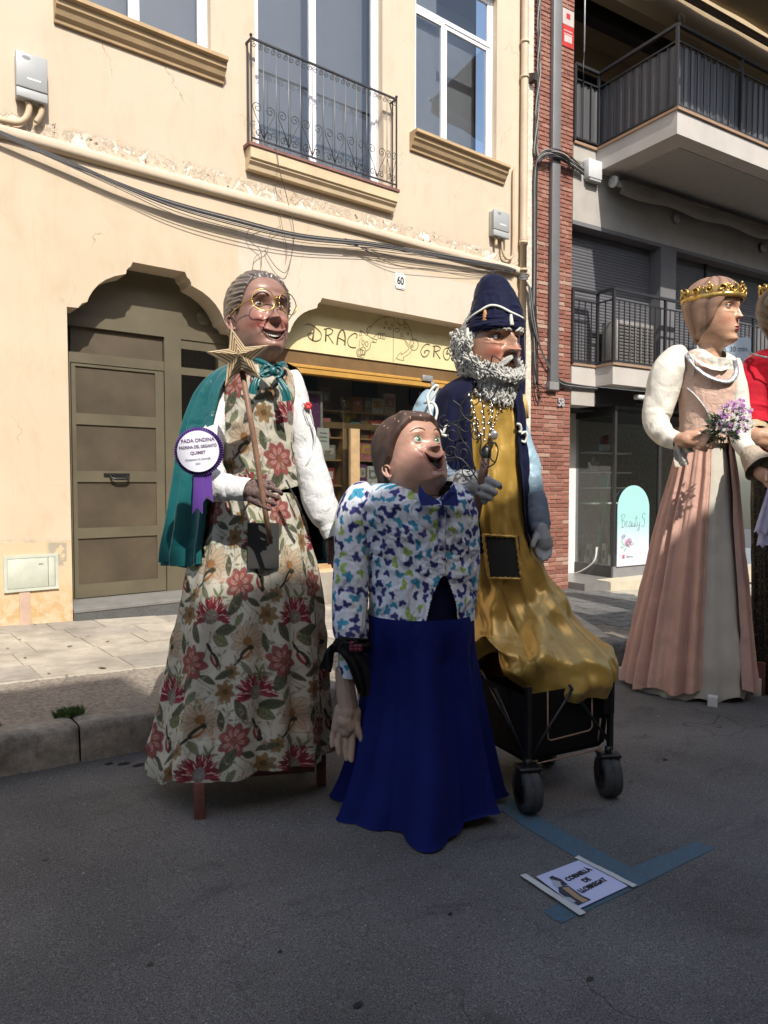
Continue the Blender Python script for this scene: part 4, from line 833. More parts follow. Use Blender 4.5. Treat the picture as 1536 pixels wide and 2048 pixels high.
# lower balcony
MB().box(1.34, 9, -.36, 0, 3.06, 3.36).build('lower_balcony_slab', M_SLABE, g_); MB().box(.8, 1.34, -.01, .25, 3.06, 3.36).build('lower_balcony_slab', M_SLABE, g_)
MB().box(1.32, 9, -.385, .0, 3.36, 3.395).box(.8, 1.32, -.03, .2, 3.36, 3.395).build('lower_balcony_tile', M_TILEB, g_)
def railing(segs, z0, z1, z2, sp, name, panels=False):
    r = bpy.data.objects.new(name, None); C.objects.link(r); r.parent = g_; b0 = None
    for (a_, b_) in segs:
        a_, b_ = Vector((*a_, 0)), Vector((*b_, 0)); d = b_ - a_; L = d.length; an = math.atan2(d.y, d.x)
        def bar(x0, x1, y0, y1, zz0, zz1, nm, m=M_BLK):
            o = MB().box(x0, x1, y0, y1, zz0, zz1).build(nm, m, r); o.location = a_; o.rotation_euler = (0, 0, an); return o
        bar(0, L, -.025, .025, z2 - .03, z2 + .012, 'handrail'); bar(0, L, -.012, .012, z1 - .02, z1, 'upper_rail'); bar(0, L, -.012, .012, z0, z0 + .025, 'lower_rail')
        n = int(L / sp)
        for k in range(n + 1):
            post = (k % 10 == 0)
            if b0 is None: b0 = MB().box(-.007, .007, -.007, .007, 0, z1 - z0).build('baluster', M_BLK, r).data
            if post: o = bar(-.02 + k * L / n, .02 + k * L / n, -.02, .02, z0 - .03, z2, 'railing_post')
            else:
                o = bpy.data.objects.new('baluster', b0); C.objects.link(o); o.parent = r; o.location = a_ + d * (k / n) + Vector((0, 0, z0)); o.rotation_euler = (0, 0, an)
        if panels:
            m = max(2, int(L / .045)); P = np.zeros((2, m, 3)); t = np.linspace(.01, L - .01, m); wob = .012 * np.sign(np.sin(t * 2 * math.pi / .145))
            for i, zz0 in enumerate((z0 + .02, z1 - .03)): P[i, :, 0] = t; P[i, :, 1] = .03 + wob; P[i, :, 2] = zz0
            o = mesh_grid('privacy_panel', P, M_BLKP, r, wrap=False, smooth=False); o.location = a_; o.rotation_euler = (0, 0, an)
    return r
railing([((.8, -.02), (1.36, -.02)), ((1.36, -.02), (1.36, -.345)), ((1.36, -.345), (6.5, -.345))], 3.42, 4.40, 4.56, .125, 'lower_railing')
# upper balcony
UD = 1.48
MB().poly([(1.31, -0.0), (1.31, -UD), (9, -UD), (9, 0)], 0, 1).v  # (outline kept simple below)
MB().box(1.31, 9, -UD, -.001, 6.46, 6.79).build('upper_balcony_slab', M_SLABE, g_)
MB().box(1.285, 9, -UD - .03, -.0, 6.79, 6.83).box(.8, 1.285, -.03, .3, 6.79, 6.83).build('upper_balcony_tile', M_TILEB, g_)
MB().box(1.7, 9, -UD + .25, -.05, 6.452, 6.46).build('upper_balcony_soffit', mat('soffit grey', (.33, .31, .285), .85, var=.05), g_)
railing([((.8, -.02), (1.33, -.02)), ((1.33, -.02), (1.33, -UD + .03)), ((1.33, -UD + .03), (6.4, -UD + .03))], 6.87, 7.78, 8.0, .15, 'upper_railing', True)
# recess above: back wall, ceiling with dark beam, fascia
MB().box(.8, 9, 1.4, 1.5, 6.7, 10.5).build('terrace_wall', M_TAN, g_); MB().box(.8, 9, .2, 1.4, 9.55, 9.7).build('terrace_ceiling', M_TAN, g_); MB().box(.8, 9, 0, .22, 9.28, 10.4).build('terrace_fascia', M_TAN, g_)
MB().box(.8, 9, .5, .72, 9.30, 9.55).build('dark_beam', mat('dark beam', (.03, .028, .026), .7), g_); MB().box(.8, 3.2, 1.36, 1.42, 6.8, 9.0).build('terrace_door', mat('dark glass door', (.02, .02, .022), .2), g_)
MB().tube([(.96, -.05, 9.9), (.96, -.05, 8.2)], .012, 6).build('white_cord', mat('white plastic', (.55, .56, .56), .4), g_)
MB().tube([(.96, -.05, 8.2), (.93, -.06, 7.95), (.95, -.05, 7.75)], .008, 6).build('black_cord', M_BLK, g_)
# awning of the floor above
an_ = thing('awning', 'rolled out beige awning sloping down over the top right balcony', 'awning', (B0[0], B0[1], 0), BAN); M_AWN = fabric('beige awning canvas', (.50, .40, .25), .8, var=.05)
n = 24; P = np.zeros((8, n, 3))
for i in range(8):
    f = i / 7
    for k in range(n):
        x = 1.2 + k * .34; P[i, k] = (x, -.15 - f * 2.8, 9.95 - f * 1.05 - .03 * math.sin(f * 3.1) + .012 * math.sin(k * 1.3))
mesh_grid('canvas', P, M_AWN, an_, wrap=False)
vs_ = [P[7, k] for k in range(n)]; Q = np.zeros((3, n, 3))
for i in range(3):
    for k in range(n): Q[i, k] = (P[7, k, 0], P[7, k, 1] - .02 * i, P[7, k, 2] - .02 - i * .11 - (.03 * math.sin(k * 1.57) if i == 2 else 0))
mesh_grid('valance', Q, fabric('pale valance', (.66, .62, .54), .8), an_, wrap=False)
MB().tube([(2.6, -.14, 9.80), (9.2, -.14, 9.80)], .06, 12).build('roller_tube', mat('grey brown tube', (.22, .18, .15), .5), an_); MB().tube([(1.15, -2.97, 8.89), (9.2, -2.97, 8.89)], .035, 8).build('front_bar', mat('white bar', (.6, .6, .6), .4), an_)
MB().tube([(2.2, -.2, 9.35), (3.6, -1.5, 9.2), (2.6, -2.9, 8.95)], .025, 8).build('folding_arm', mat('white bar', (.6, .6, .6), .4), an_)
# folded awning under the upper balcony
fa = thing('awning', 'folded grey awning cassette hanging under the upper balcony slab', 'awning', (B0[0], B0[1], 0), BAN); n = 30
P = np.zeros((9, n, 3)); xs = np.linspace(1.62, 8.5, n)
for i in range(9):
    t = -1.2 + i * .55
    for k in range(n): P[i, k] = (xs[k], -.17 - .09 * math.cos(t) * (1 + .08 * math.sin(k)), 6.27 + .10 * math.sin(t) - .03 * math.sin(k * .9) - (.05 if i < 3 else 0))
mesh_grid('folded_canvas', P, fabric('grey brown canvas', (.25, .23, .20), .85), fa, wrap=False)
MB().tube([(1.5, -.17, 6.30), (8.6, -.17, 6.30)], .05, 10).build('roller_tube', M_BOXG, fa); MB().lathe([(0, 0), (.09, 0), (.09, .05), (0, .05)], (1.5, -.17, 6.30), 14, 'x').build('end_cap', mat('white bar', (.6, .6, .6), .4), fa)
# bulkhead lamps
def lamp(s, y, z, label):
    p = gbld.matrix_basis.to_translation(); c_, n_ = math.cos(BAN), math.sin(BAN); w = (B0[0] + s * c_ - y * n_, B0[1] + s * n_ + y * c_, z)
    o = thing('bulkhead_lamp', label, 'lamp', w, BAN, group='round wall lamps of the grey building'); MB().lathe([(.0, 0), (.10, 0), (.115, -.03), (.11, -.06), (.092, -.07), (.09, -.06), (.0, -.06)], n=22, axis='y').build('rim', mat('lamp rim', (.05, .05, .05), .4), o)
    MB().sphere((0, -.055, 0), (.09, .03, .09), 16, 8).build('glass_dome', mat('lamp dome', (.30, .29, .27), .25), o)
for (px, py), lab in (((1349, 438), 'round lamp on the beam above the dark pillar'), ((1521, 496), 'round lamp at the right end of the beam by the frame edge'), ((1357, 42), 'round lamp above the corner of the upper balcony')):
    s, z = B(px, py); lamp(s, 0, z, lab)
# air conditioner on lower balcony
ac = thing('air_conditioner', 'grey louvred air conditioning unit standing on the lower balcony', 'air conditioner', bapt(1235, 690, .02)); ac.rotation_euler = (0, 0, BAN); ac.location.z = 3.41
MB().rbox(-.25, .65, -.20, .12, 0, .72, .02).build('case', mat('weathered grey case', (.20, .19, .175), .55, var=.1), ac)
for k in range(6):
    mb = MB()
    for j in range(12): mb.box(-.22 + k * .145, -.22 + k * .145 + .12, -.215, -.2, .06 + j * .052, .085 + j * .052)
    mb.build('louvre', mat('dark louvre', (.10, .095, .09), .6), ac)
# --- ground floor shop (beauty)
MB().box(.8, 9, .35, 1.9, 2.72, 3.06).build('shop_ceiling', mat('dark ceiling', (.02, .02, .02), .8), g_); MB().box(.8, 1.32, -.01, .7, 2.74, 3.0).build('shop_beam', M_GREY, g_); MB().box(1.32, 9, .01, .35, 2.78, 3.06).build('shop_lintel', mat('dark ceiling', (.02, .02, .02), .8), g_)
M_SHW = mat('patterned wallpaper', (.20, .17, .125), .9, var=.35, vs=14); M_WHR = mat('white render', (.70, .69, .66), .8, var=.04)
MB().box(.797, 1.9, .86, .95, -.2, 3.0).build('entrance_wall', M_WHR, g_); MB().box(1.30, 9, 3.0, 3.1, -.3, 3.0).build('shop_back_wall', M_SHW, g_); MB().box(.8, 9, .02, 3.0, -.20, -.09).build('shop_floor', M_MARB, g_)
M_ALU = mat('dark aluminium', (.06, .057, .055), .4, metal=.4); CS = 1.82
vt = bpy.data.objects.new('shop_window', None); C.objects.link(vt); vt.parent = g_
M_SG = glass('vitrine glass', (.85, .88, .86), .04, .004, .12)
MB().box(CS, CS + .04, .03, .95, -.09, .10).build('side_plinth', M_ALU, vt); MB().box(CS, 3.6, -.01, .03, -.15, .10).build('front_plinth', mat('grey stone plinth', (.20, .20, .20), .5), vt)
MB().box(CS, CS + .05, -.01, .045, .10, 2.78).build('corner_post', M_ALU, vt); MB().box(CS, CS + .04, .90, .95, .10, 2.78).build('side_post', M_ALU, vt); MB().box(2.95, 3.02, -.008, .04, .10, 2.78).build('front_post', M_ALU, vt)
MB().box(CS + .012, CS + .018, .05, .90, .10, 2.7).build('side_pane', M_SG, vt); MB().box(CS + .05, 2.95, .012, .018, .10, 2.78).build('front_pane', M_SG, vt)
MB().box(CS, CS + .04, .045, .90, 2.62, 2.78).build('side_head', M_ALU, vt)
MB().box(1.55, CS, .90, .95, -.05, 2.7).build('door_leaf', mat('grey door leaf', (.30, .295, .28), .4), vt)
# shelves inside
def shp(px, py, d): s, z = B(px, py, -d); return s, z
shl = thing('wall_shelf', 'white glass shelves on the patterned wall inside the beauty shop', 'shelf', (B0[0], B0[1], 0), BAN)
for y in (905, 945, 976, 1007):
    s0, z = shp(1171, y, 1.5); s1_, _ = shp(1217, y, 1.5); MB().box(s0, s1_ + .5, 1.35, 1.62, z - .012, z + .012).build('shelf_board', M_WHR, shl)
s0, z0 = shp(1180, 940, 1.5)
def bthing(name, label, cat, s, y, z): c_, n_ = math.cos(BAN), math.sin(BAN); return thing(name, label, cat, (B0[0] + s * c_ - y * n_, B0[1] + s * n_ + y * c_, z), BAN)
s, z = shp(1187, 943, 1.45); o = bthing('star_ornament', 'pale star ornament on the second shelf of the beauty shop', 'ornament', s, 1.45, z + .012)
def star_pts(n, r0, r1, rot=math.pi / 2): return [((r0 if i % 2 == 0 else r1) * math.cos(rot + math.pi * i / n), (r0 if i % 2 == 0 else r1) * math.sin(rot + math.pi * i / n)) for i in range(2 * n)]
MB().poly([(x, z_ + .12) for x, z_ in star_pts(5, .15, .07)], -.02, .02).build('star', mat('pale green', (.4, .42, .3), .6), o); MB().box(-.08, .08, -.03, .03, 0, .02).build('foot', M_WHR, o)
s, z = shp(1209, 975, 1.45); o = bthing('plant_pot', 'small turquoise pot on the third shelf of the beauty shop', 'pot', s, 1.45, z + .012)
MB().lathe([(0, 0), (.07, 0), (.095, .19), (.085, .19), (.07, .03)], n=16).build('pot', mat('turquoise pot', (.18, .38, .36), .5), o); MB().sphere((0, 0, .22), (.1, .1, .06), 10, 6).build('foliage', mat('pale green', (.4, .42, .3), .6), o); MB().tube([(-.05, 0, .2), (-.15, 0, .22), (-.18, 0, .30)], .01, 6).build('handle', M_WHR, o)
s, z = shp(1209, 903, 1.45); o = bthing('flower_box', 'pink and white flower arrangement on the top shelf of the beauty shop', 'flowers', s, 1.45, z + .012); MB().box(-.09, .09, -.06, .06, 0, .12).build('box', M_WHR, o); MB().sphere((0, 0, .2), (.1, .08, .1), 10, 7).sphere((.06, 0, .26), .05, 8, 6).build('blooms', mat('dusty pink', (.3, .08, .1), .8, var=.4, vs=30), o)
s, z = shp(1165, 975, .98); o = bthing('door_intercom', 'dark intercom panel on the pale door of the beauty shop', 'intercom', 1.70, .895, 1.30); MB().box(-.03, .03, -.02, 0, -.14, .16).build('panel', M_ALU, o); MB().box(-.018, .018, -.025, -.02, .02, .1).build('screen', M_BLK, o)
# grassy plant in green vase
o = bthing('potted_plant', 'tall grass like plant in a slim green vase behind the shop glass', 'plant', 2.05, .45, -.09)
MB().lathe([(0, .19), (.065, .19), (.075, .4), (.06, .75), (.05, .85), (.045, .85), (.05, .7)], n=14).build('vase', mat('green vase', (.10, .17, .09), .25), o)
mb = MB()
for k in range(70):
    a_ = rr.uniform(0, 6.28); L = rr.uniform(.5, .95); sp_ = rr.uniform(.05, .38); p = smooth_pts([(0, 0, .8), (math.cos(a_) * sp_ * .3, math.sin(a_) * sp_ * .3, .8 + L * .5), (math.cos(a_) * sp_, math.sin(a_) * sp_, .8 + L * (.95 - sp_ * .6))], 4)
    w = Vector((-math.sin(a_), math.cos(a_), 0)) * .006; n = len(p); mb.add([q + w * s_ * (1 - i / n) for i, q in enumerate(p) for s_ in (-1, 1)], [(2 * i, 2 * i + 2, 2 * i + 3, 2 * i + 1) for i in range(n - 1)])
mb.build('leaves', mat('plant green', (.06, .13, .035), .6, var=.4, vs=30), o, fix=False)
for k, (dx, w, h, nm, c) in enumerate(((.0, .07, .28, 'brown', (.16, .09, .05)), (.11, .09, .33, 'grey', (.25, .24, .23)), (.24, .06, .30, 'white', (.60, .58, .55)), (.33, .08, .36, 'cream', (.50, .44, .33)))):
    o = bthing('product_box', f'{nm} product box number {["one", "two", "three", "four"][k]} from left on the beauty shop window floor'.replace(' number ' + ["one", "two", "three", "four"][k], ', ' + ['leftmost', 'second', 'third', 'rightmost'][k]).replace(' from left on', ' in the row on') , 'box', 1.95, .88 - dx * 1.6, .10 - .09)
    o.location.z = -.09; MB().box(0, .06, -w, 0, .19, .19 + h).build('carton', mat('box ' + nm, c, .5, var=.3, vs=20), o); MB().box(-.002, -.0005, -w * .8, -w * .2, .19 + h * .3, .19 + h * .7).build('label_panel', M_INK, o)
o = bthing('hanging_strap', 'white ribbon strap trailing over the shop window plinth', 'strap', CS - .02, .35, .1)
P_ = smooth_pts([(0, .12, .30), (-.01, .14, .12), (-.05, .20, -.02), (-.10, .36, -.12), (-.1, .42, -.16)], 6); P_ = smooth_pts([(0, -.02, .30), (-.015, .0, .10), (-.06, .08, -.02), (-.14, .2, -.12), (-.2, .3, -.17)], 6)
MB().tube(P_, .022, 6, flat=.2).build('strap', M_WHR, o, fix=False)
# arched beauty panel standing behind the glass corner
bs_ = bthing('shop_placard', 'mint green arched shop placard lettered Beauty S with painted roses', 'placard', CS + .06, -.03, .10)
aw, ah = .80, 1.36; pts = [(0, 0), (0, ah - aw / 2)] + [(aw / 2 - aw / 2 * math.cos(t), ah - aw / 2 + aw / 2 * math.sin(t)) for t in np.linspace(0, math.pi, 22)[1:-1]] + [(aw, ah - aw / 2), (aw, 0)]
def mint():
    m = NT('mint print'); X, Y, Z = m.xyz(); c = m.ramp(m.mul(Z, .75), [(.0, (.62, .60, .72)), (.35, (.52, .62, .68)), (.6, (.34, .62, .60))]); m.color(c); m.b.inputs['Roughness'].default_value = .4; return m.m
MB().poly(pts, -.004, .006).build('board', mint(), bs_); M_SCR = mat('script ink', (.10, .16, .17), .5, bump=0)
def script(strokes, ox, oy, sc, w, name='script_letter'):
    for st_ in strokes:
        MB().tube([(p.x, -.0055, p.z) for p in smooth_pts([(ox + x * sc, 0, oy + y * sc) for x, y in st_], 4)], w, 5, flat=.4).build(name, M_SCR, bs_, fix=False)
script([[(0, 10), (1, 0)], [(-1.5, 9), (2, 11), (4, 9), (1, 6), (4, 4), (3, 0), (0, 0)], [(5, 2), (7, 4), (6, 5), (5, 2), (7, 0), (9, 2)], [(12, 4), (10, 4.5), (9, 1), (11, 0), (12, 4), (12, 0), (13, 1.5)], [(13.5, 4), (13.5, .5), (15.5, .5), (16, 4), (16, 0), (17, 1.5)], [(18.5, 10), (17.8, 1), (19.5, .5)], [(16.5, 7), (20.5, 7.5)], [(20, 4), (20.2, 1), (22.5, 1.5), (23, 4.5), (22, -3), (20, -3), (22, -.5)], [(30, 10), (27, 11), (26, 8), (29, 5), (28, 0), (25, .5)]], .10, .66, .020, .0048)
text_mesh('small_text', '@beauty', .05, M_SCR, bs_, (.31, -.006, .14), ext=.0005, sx=.9); MB().rbox(.13, .18, -.007, -.004, .135, .19, .008).build('camera_icon', mat('icon pink', (.5, .10, .12), .5), bs_)
def rose(cx, cz, r, nm, c):
    mb = MB()
    for k in range(9):
        a_ = k * 2.4; q = r * (1 - k / 12); mb.tube(spiral((cx + .1 * r * math.cos(a_), -.0055, cz + .1 * r * math.sin(a_)), q, q * .7, .55, a_, 8), r * .10, 5, flat=.3)
    mb.build('rose_print', mat('rose ' + nm, c, .6), bs_, fix=False)
rose(.27, .39, .085, 'pink', (.42, .22, .32)); rose(.15, .50, .05, 'lilac', (.42, .40, .52))
for cx, cz, a_ in ((.16, .36, 2.6), (.12, .32, 3.0), (.38, .36, .3), (.2, .28, 4), (.12, .42, 2.2)):
    MB().poly([(cx + .05 * math.cos(t) * math.cos(a_) - .018 * math.sin(t) * math.sin(a_), cz + .05 * math.cos(t) * math.sin(a_) + .018 * math.sin(t) * math.cos(a_)) for t in np.linspace(0, 6.28, 10)[:-1]], -.0058, -.0045).build('leaf_print', mat('leaf print', (.30, .46, .36), .6), bs_)
# steps
MB().box(.80, 1.36, -.33, .9, -.32, -.075).build('stone_step', M_MARB, g_); MB().box(1.36, 9, -.36, .0, -.36, -.085).build('stone_step', mat('cream stone step', (.50, .44, .33), .6, var=.1), g_)
sc1 = bthing('security_camera', 'white security lamp under the canopy behind the white sleeve', 'lamp', *(lambda t: (t[0], -.2, t[1]))(B(1280, 802, .2)))
MB().rbox(-.10, .12, -.06, .06, .02, .10, .02).build('housing', mat('white plastic', (.55, .56, .56), .4), sc1); MB().lathe([(0, -.07), (.04, -.07), (.045, 0)], (0, 0, -.02), 12, 'y').build('lens', M_BLK, sc1)
# street sign behind the figures
g0 = (6.55, 3.45, gz(6.55) + .2); d = ray(1447, 700); t = math.hypot(g0[0], g0[1]) / math.hypot(d[0], d[1])
az = math.atan2(d[0], d[1]); R_ = 8.6; sgx, sgy = R_ * math.sin(az), R_ * math.cos(az)
sn = thing('parking_sign', 'pale blue parking sign with the time limit in grey letters on a post', 'sign', (sgx, sgy, gz(sgx) + .2), -math.radians(52)); t = R_ / math.hypot(d[0], d[1]); zt = CZ + (ray(1447, 677)[2]) * t - sn.location.z
rad = .04; w, h = .27, .36; cn = []
for cx, cz, a0 in ((w - rad, zt - rad, 0), (-w + rad, zt - rad, 90), (-w + rad, zt - h + rad, 180), (w - rad, zt - h + rad, 270)):
    cn += [(cx + rad * math.cos(math.radians(a0 + q)), cz + rad * math.sin(math.radians(a0 + q))) for q in (0, 30, 60, 90)]
MB().poly(cn, -.01, 0).build('plate', mat('pale blue plate', (.42, .52, .60), .35, var=.03), sn); MB().tube([(0, .04, 0), (0, .04, zt)], .03, 10).build('post', M_BOXG, sn)
text_mesh('lettering', 'Màxim 1 h. 30 min.', .082, mat('grey blue letters', (.06, .09, .12), .5, bump=0), sn, (0, -.012, zt - .15), ext=.001, sx=.78)
# ================================================================== FIGURE TOOLS
def sinterp(x, xs, ys):                                            # smooth monotone-ish interpolation
    xs = np.asarray(xs, float); ys = np.asarray(ys, float); x = np.clip(x, xs[0], xs[-1])
    h = np.diff(xs); d = np.diff(ys) / h; m = np.zeros(len(xs)); m[0], m[-1] = d[0], d[-1]
    for i in range(1, len(xs) - 1): m[i] = 0 if d[i - 1] * d[i] <= 0 else 2 * d[i - 1] * d[i] / (d[i - 1] + d[i])
    k = np.clip(np.searchsorted(xs, x) - 1, 0, len(h) - 1); t = (x - xs[k]) / h[k]
    return ys[k] * (1 + 2 * t) * (1 - t) ** 2 + h[k] * m[k] * t * (1 - t) ** 2 + ys[k + 1] * t * t * (3 - 2 * t) + h[k] * m[k + 1] * t * t * (t - 1)
def g_(x, s): return np.exp(-(x / s) ** 2)
def sst(x): x = np.clip(x, 0, 1); return x * x * (3 - 2 * x)
def vnoise(shape_u, shape_v, ku, kv, seed):                        # smooth random field on a grid
    r = np.random.RandomState(seed); a = r.randn(kv + 2, ku + 2); U = np.linspace(0, ku, shape_u); V = np.linspace(0, kv, shape_v)
    iu = np.minimum(U.astype(int), ku); iv = np.minimum(V.astype(int), kv); fu = sst(U - iu); fv = sst(V - iv)
    A_ = a[iv][:, iu]; B_ = a[iv][:, iu + 1]; C_ = a[iv + 1][:, iu]; D_ = a[iv + 1][:, iu + 1]
    return (A_ * (1 - fu) + B_ * fu) * (1 - fv)[:, None] + (C_ * (1 - fu) + D_ * fu) * fv[:, None]
class Fig:
    def __init__(s, name, label, cat, px, dist, group=None):
        s.az = math.atan((px - 768) / FPX) + YAW; s.D = dist; x, y = dist * math.sin(s.az), dist * math.cos(s.az); s.zg = gz(x)
        s.o = thing(name, label, cat, (x, y, s.zg), -s.az, group); s.px = px
        s.U = Vector((math.cos(s.az), -math.sin(s.az), 0)); s.V = Vector((math.sin(s.az), math.cos(s.az), 0)); s.m = dist / FPX
    def P(s, px, py, v=0.0):
        d = ray(px, py); t = (s.D + v) / d.dot(s.V); return (d.dot(s.U) * t, v, CZ + d[2] * t - s.zg)
    def pts(s, L): return [Vector(s.P(*p[:3])) for p in L]
    def W(s, p): return Vector((s.o.location.x, s.o.location.y, s.zg)) + s.U * p[0] + s.V * p[1] + Vector((0, 0, p[2]))
# ---- printed cloth: motifs painted into an array, then stored as vertex colours
class Canvas:
    def __init__(s, w, h, res, bg):
        s.res = res; s.W, s.H = int(w / res), int(h / res); s.a = np.ones((s.H, s.W, 3)) * np.array(bg); s.bg = np.array(bg)
    def blob(s, cx, cy, a, b, rot, col, al=1.0, pw=2.0, vein=0):
        R = max(a, b) * 1.05; x0, x1, y0, y1 = [int(math.floor(q / s.res)) for q in (cx - R, cx + R, cy - R, cy + R)]
        X, Y = np.meshgrid(np.arange(x0, x1 + 2), np.arange(y0, y1 + 2)); dx = X * s.res - cx; dy = Y * s.res - cy
        u = (dx * math.cos(rot) + dy * math.sin(rot)) / a; v = (-dx * math.sin(rot) + dy * math.cos(rot)) / b
        q = np.abs(u) ** pw + np.abs(v) ** pw; k = np.clip((1.08 - q) / .16, 0, 1)[..., None] * al; c = np.array(col) * np.ones(X.shape + (3,))
        if vein: c = c * (1 - .35 * g_(v, .12))[..., None] * (1 - vein * .25 * (np.sin(u * 14 + np.abs(v) * 5) > .6))[..., None]
        else: c = c * (.88 + .24 * (u * .5 + .5))[..., None]
        yy, xx = Y % s.H, X % s.W; s.a[yy, xx] = s.a[yy, xx] * (1 - k) + c * k
    def line(s, pts, w, col, al=.8):
        P_ = smooth_pts([(x, y, 0) for x, y in pts], 14)
        for p in P_: s.blob(p.x, p.y, w, w, 0, col, al)
    def sample(s, u, v):
        x = (u / s.res) % s.W; y = (v / s.res) % s.H; x0 = x.astype(int) % s.W; y0 = y.astype(int) % s.H; fx = (x - np.floor(x))[..., None]; fy = (y - np.floor(y))[..., None]; x1 = (x0 + 1) % s.W; y1 = (y0 + 1) % s.H
        return (s.a[y0, x0] * (1 - fx) + s.a[y0, x1] * fx) * (1 - fy) + (s.a[y1, x0] * (1 - fx) + s.a[y1, x1] * fx) * fy
def floral():
    k = .00215; c = Canvas(215 * k, 322 * k, .0015, (.40, .375, .305)); r = np.random.RandomState(5)
    OL, DK, CR, PK, CRM, ORG, RU = (.075, .08, .05), (.03, .032, .02), (.14, .025, .032), (.19, .06, .052), (.33, .27, .19), (.20, .12, .055), (.17, .055, .03)
    def leaf(x, y, L, w, a, col=OL): c.blob(x * k, y * k, L * k, w * k, a, tuple(q * .55 for q in col), 1, 1.5); c.blob(x * k, y * k, L * .93 * k, w * .85 * k, a, col, 1, 1.5, vein=1)
    def stem(p, w=1.1): c.line([(x * k, y * k) for x, y in p], w * k, (.07, .075, .04))
    def protea(x, y, R):
        leaf(x - 34, y + 30, 26, 12, 1.0); leaf(x + 36, y + 26, 28, 12, -.2); leaf(x + 24, y + 48, 22, 13, .4, (.13, .14, .07)); stem([(x, y + 30), (x - 4, y + 60), (x - 18, y + 95)])
        for ring, (rr_, n, L) in enumerate(((.78, 15, .34), (.55, 13, .36), (.34, 9, .34))):
            for i in range(n):
                a = -math.pi / 2 + (i / (n - 1) - .5) * 3.7 + .07 * r.randn(); col = [CR, (.22, .035, .045), (.15, .02, .028)][(i + ring) % 3]
                px_, py_ = x + rr_ * R * math.cos(a), y + rr_ * R * math.sin(a) * .95; c.blob(px_ * k, py_ * k, L * R * k, .105 * R * k, a, tuple(q * .4 for q in col), 1, 1.7); c.blob(px_ * k, py_ * k, L * R * .93 * k, .08 * R * k, a, col, 1, 1.7)
                if i % 2: c.blob((px_ + .15 * R * math.cos(a)) * k, (py_ + .15 * R * math.sin(a)) * k, .2 * R * k, .02 * R * k, a, (.55, .35, .32))
        c.blob(x * k, (y - 2) * k, .30 * R * k, .36 * R * k, 0, (.13, .115, .10)); 
        for i in range(30): c.blob((x + r.randn() * .12 * R) * k, (y + r.randn() * .15 * R) * k, 1.2 * k, 1.2 * k, 0, (.24, .2, .18))
    def daisy(x, y, R, n, col, cen, w=.26, inner=None):
        for i in range(n):
            a = 2 * math.pi * i / n + .25; px_, py_ = x + .58 * R * math.cos(a), y + .58 * R * math.sin(a); c.blob(px_ * k, py_ * k, .46 * R * k, w * R * k, a, tuple(q * .45 for q in col), 1, 1.6); c.blob(px_ * k, py_ * k, .43 * R * k, w * .87 * R * k, a, col, 1, 1.6, vein=0)
            if inner: c.blob((x + .42 * R * math.cos(a)) * k, (y + .42 * R * math.sin(a)) * k, .28 * R * k, w * .45 * R * k, a, inner, .8, 1.6)
            c.blob(px_ * k, py_ * k, .4 * R * k, .6 * k, a, tuple(q * .5 for q in col))
        c.blob(x * k, y * k, .2 * R * k, .2 * R * k, 0, cen)
        for i in range(12): a = i * .52; c.blob((x + .22 * R * math.cos(a)) * k, (y + .22 * R * math.sin(a)) * k, 1.3 * k, 1.3 * k, 0, (.06, .04, .02))
    def bird(x, y, a, col=RU):
        ca, sa = math.cos(a), math.sin(a); c.blob(x * k, y * k, 18 * k, 8.5 * k, a, DK, 1); c.blob((x - 5 * sa) * k, (y + 4 * ca) * k, 14 * k, 6 * k, a, col, 1); c.blob((x + 16 * ca) * k, (y + 16 * sa) * k, 7 * k, 6 * k, 0, DK)
        c.blob((x - 26 * ca) * k, (y - 26 * sa) * k, 15 * k, 3.2 * k, a, (.02, .02, .018)); c.blob((x + 24 * ca) * k, (y + 24 * sa) * k, 4 * k, 1.3 * k, a, (.2, .15, .08)); c.blob((x - 2 * ca - 3 * sa) * k, (y - 2 * sa) * k, 11 * k, 2 * k, a + .1, (.42, .38, .3), .8)
    for (X, Y) in ((40, 60), (147, 221)):
        stem([(X + 60, Y - 40), (X + 66, Y + 0), (X + 92, Y + 40)]); stem([(X - 45, Y + 100), (X - 20, Y + 130), (X + 8, Y + 150)]); stem([(X + 100, Y + 60), (X + 60, Y + 100), (X + 50, Y + 130)]); stem([(X - 70, Y + 10), (X - 62, Y + 60), (X - 80, Y + 90)])
        daisy(X + 92, Y + 48, 42, 10, CRM, (.20, .09, .03), .24, (.36, .25, .17)); protea(X, Y, 44); daisy(X - 42, Y + 92, 37, 8, PK, (.18, .06, .04), .30, (.36, .19, .16)); bird(X + 88, Y + 72, -.75, (.22, .10, .04)); bird(X + 12, Y + 88, 1.1, (.18, .03, .035))
        daisy(X - 72, Y - 6, 24, 7, ORG, (.12, .06, .02), .28); daisy(X + 52, Y + 112, 17, 7, ORG, (.12, .06, .02), .3)
        leaf(X + 58, Y - 28, 30, 14, -1.0); leaf(X + 34, Y + 118, 24, 8, -.4); leaf(X - 4, Y + 128, 20, 7, .5); leaf(X - 78, Y + 54, 22, 9, 1.4); leaf(X + 70, Y + 4, 18, 8, 2.2, (.15, .16, .09)); leaf(X - 20, Y - 56, 20, 7, .9, (.16, .17, .10))
        for i in range(6): a = i * 1.05; leaf(X - 96 + 12 * math.cos(a), Y + 120 + 12 * math.sin(a), 13, 3, a, (.14, .17, .08))
        for i in range(18): a = -2.8 + i * .15; c.line([((X + 20) * k, (Y - 72) * k), ((X + 20 + 26 * math.cos(a)) * k, (Y - 72 + 26 * math.sin(a)) * k)], .7 * k, (.36, .17, .12), .7)
    r2_ = np.random.RandomState(9)
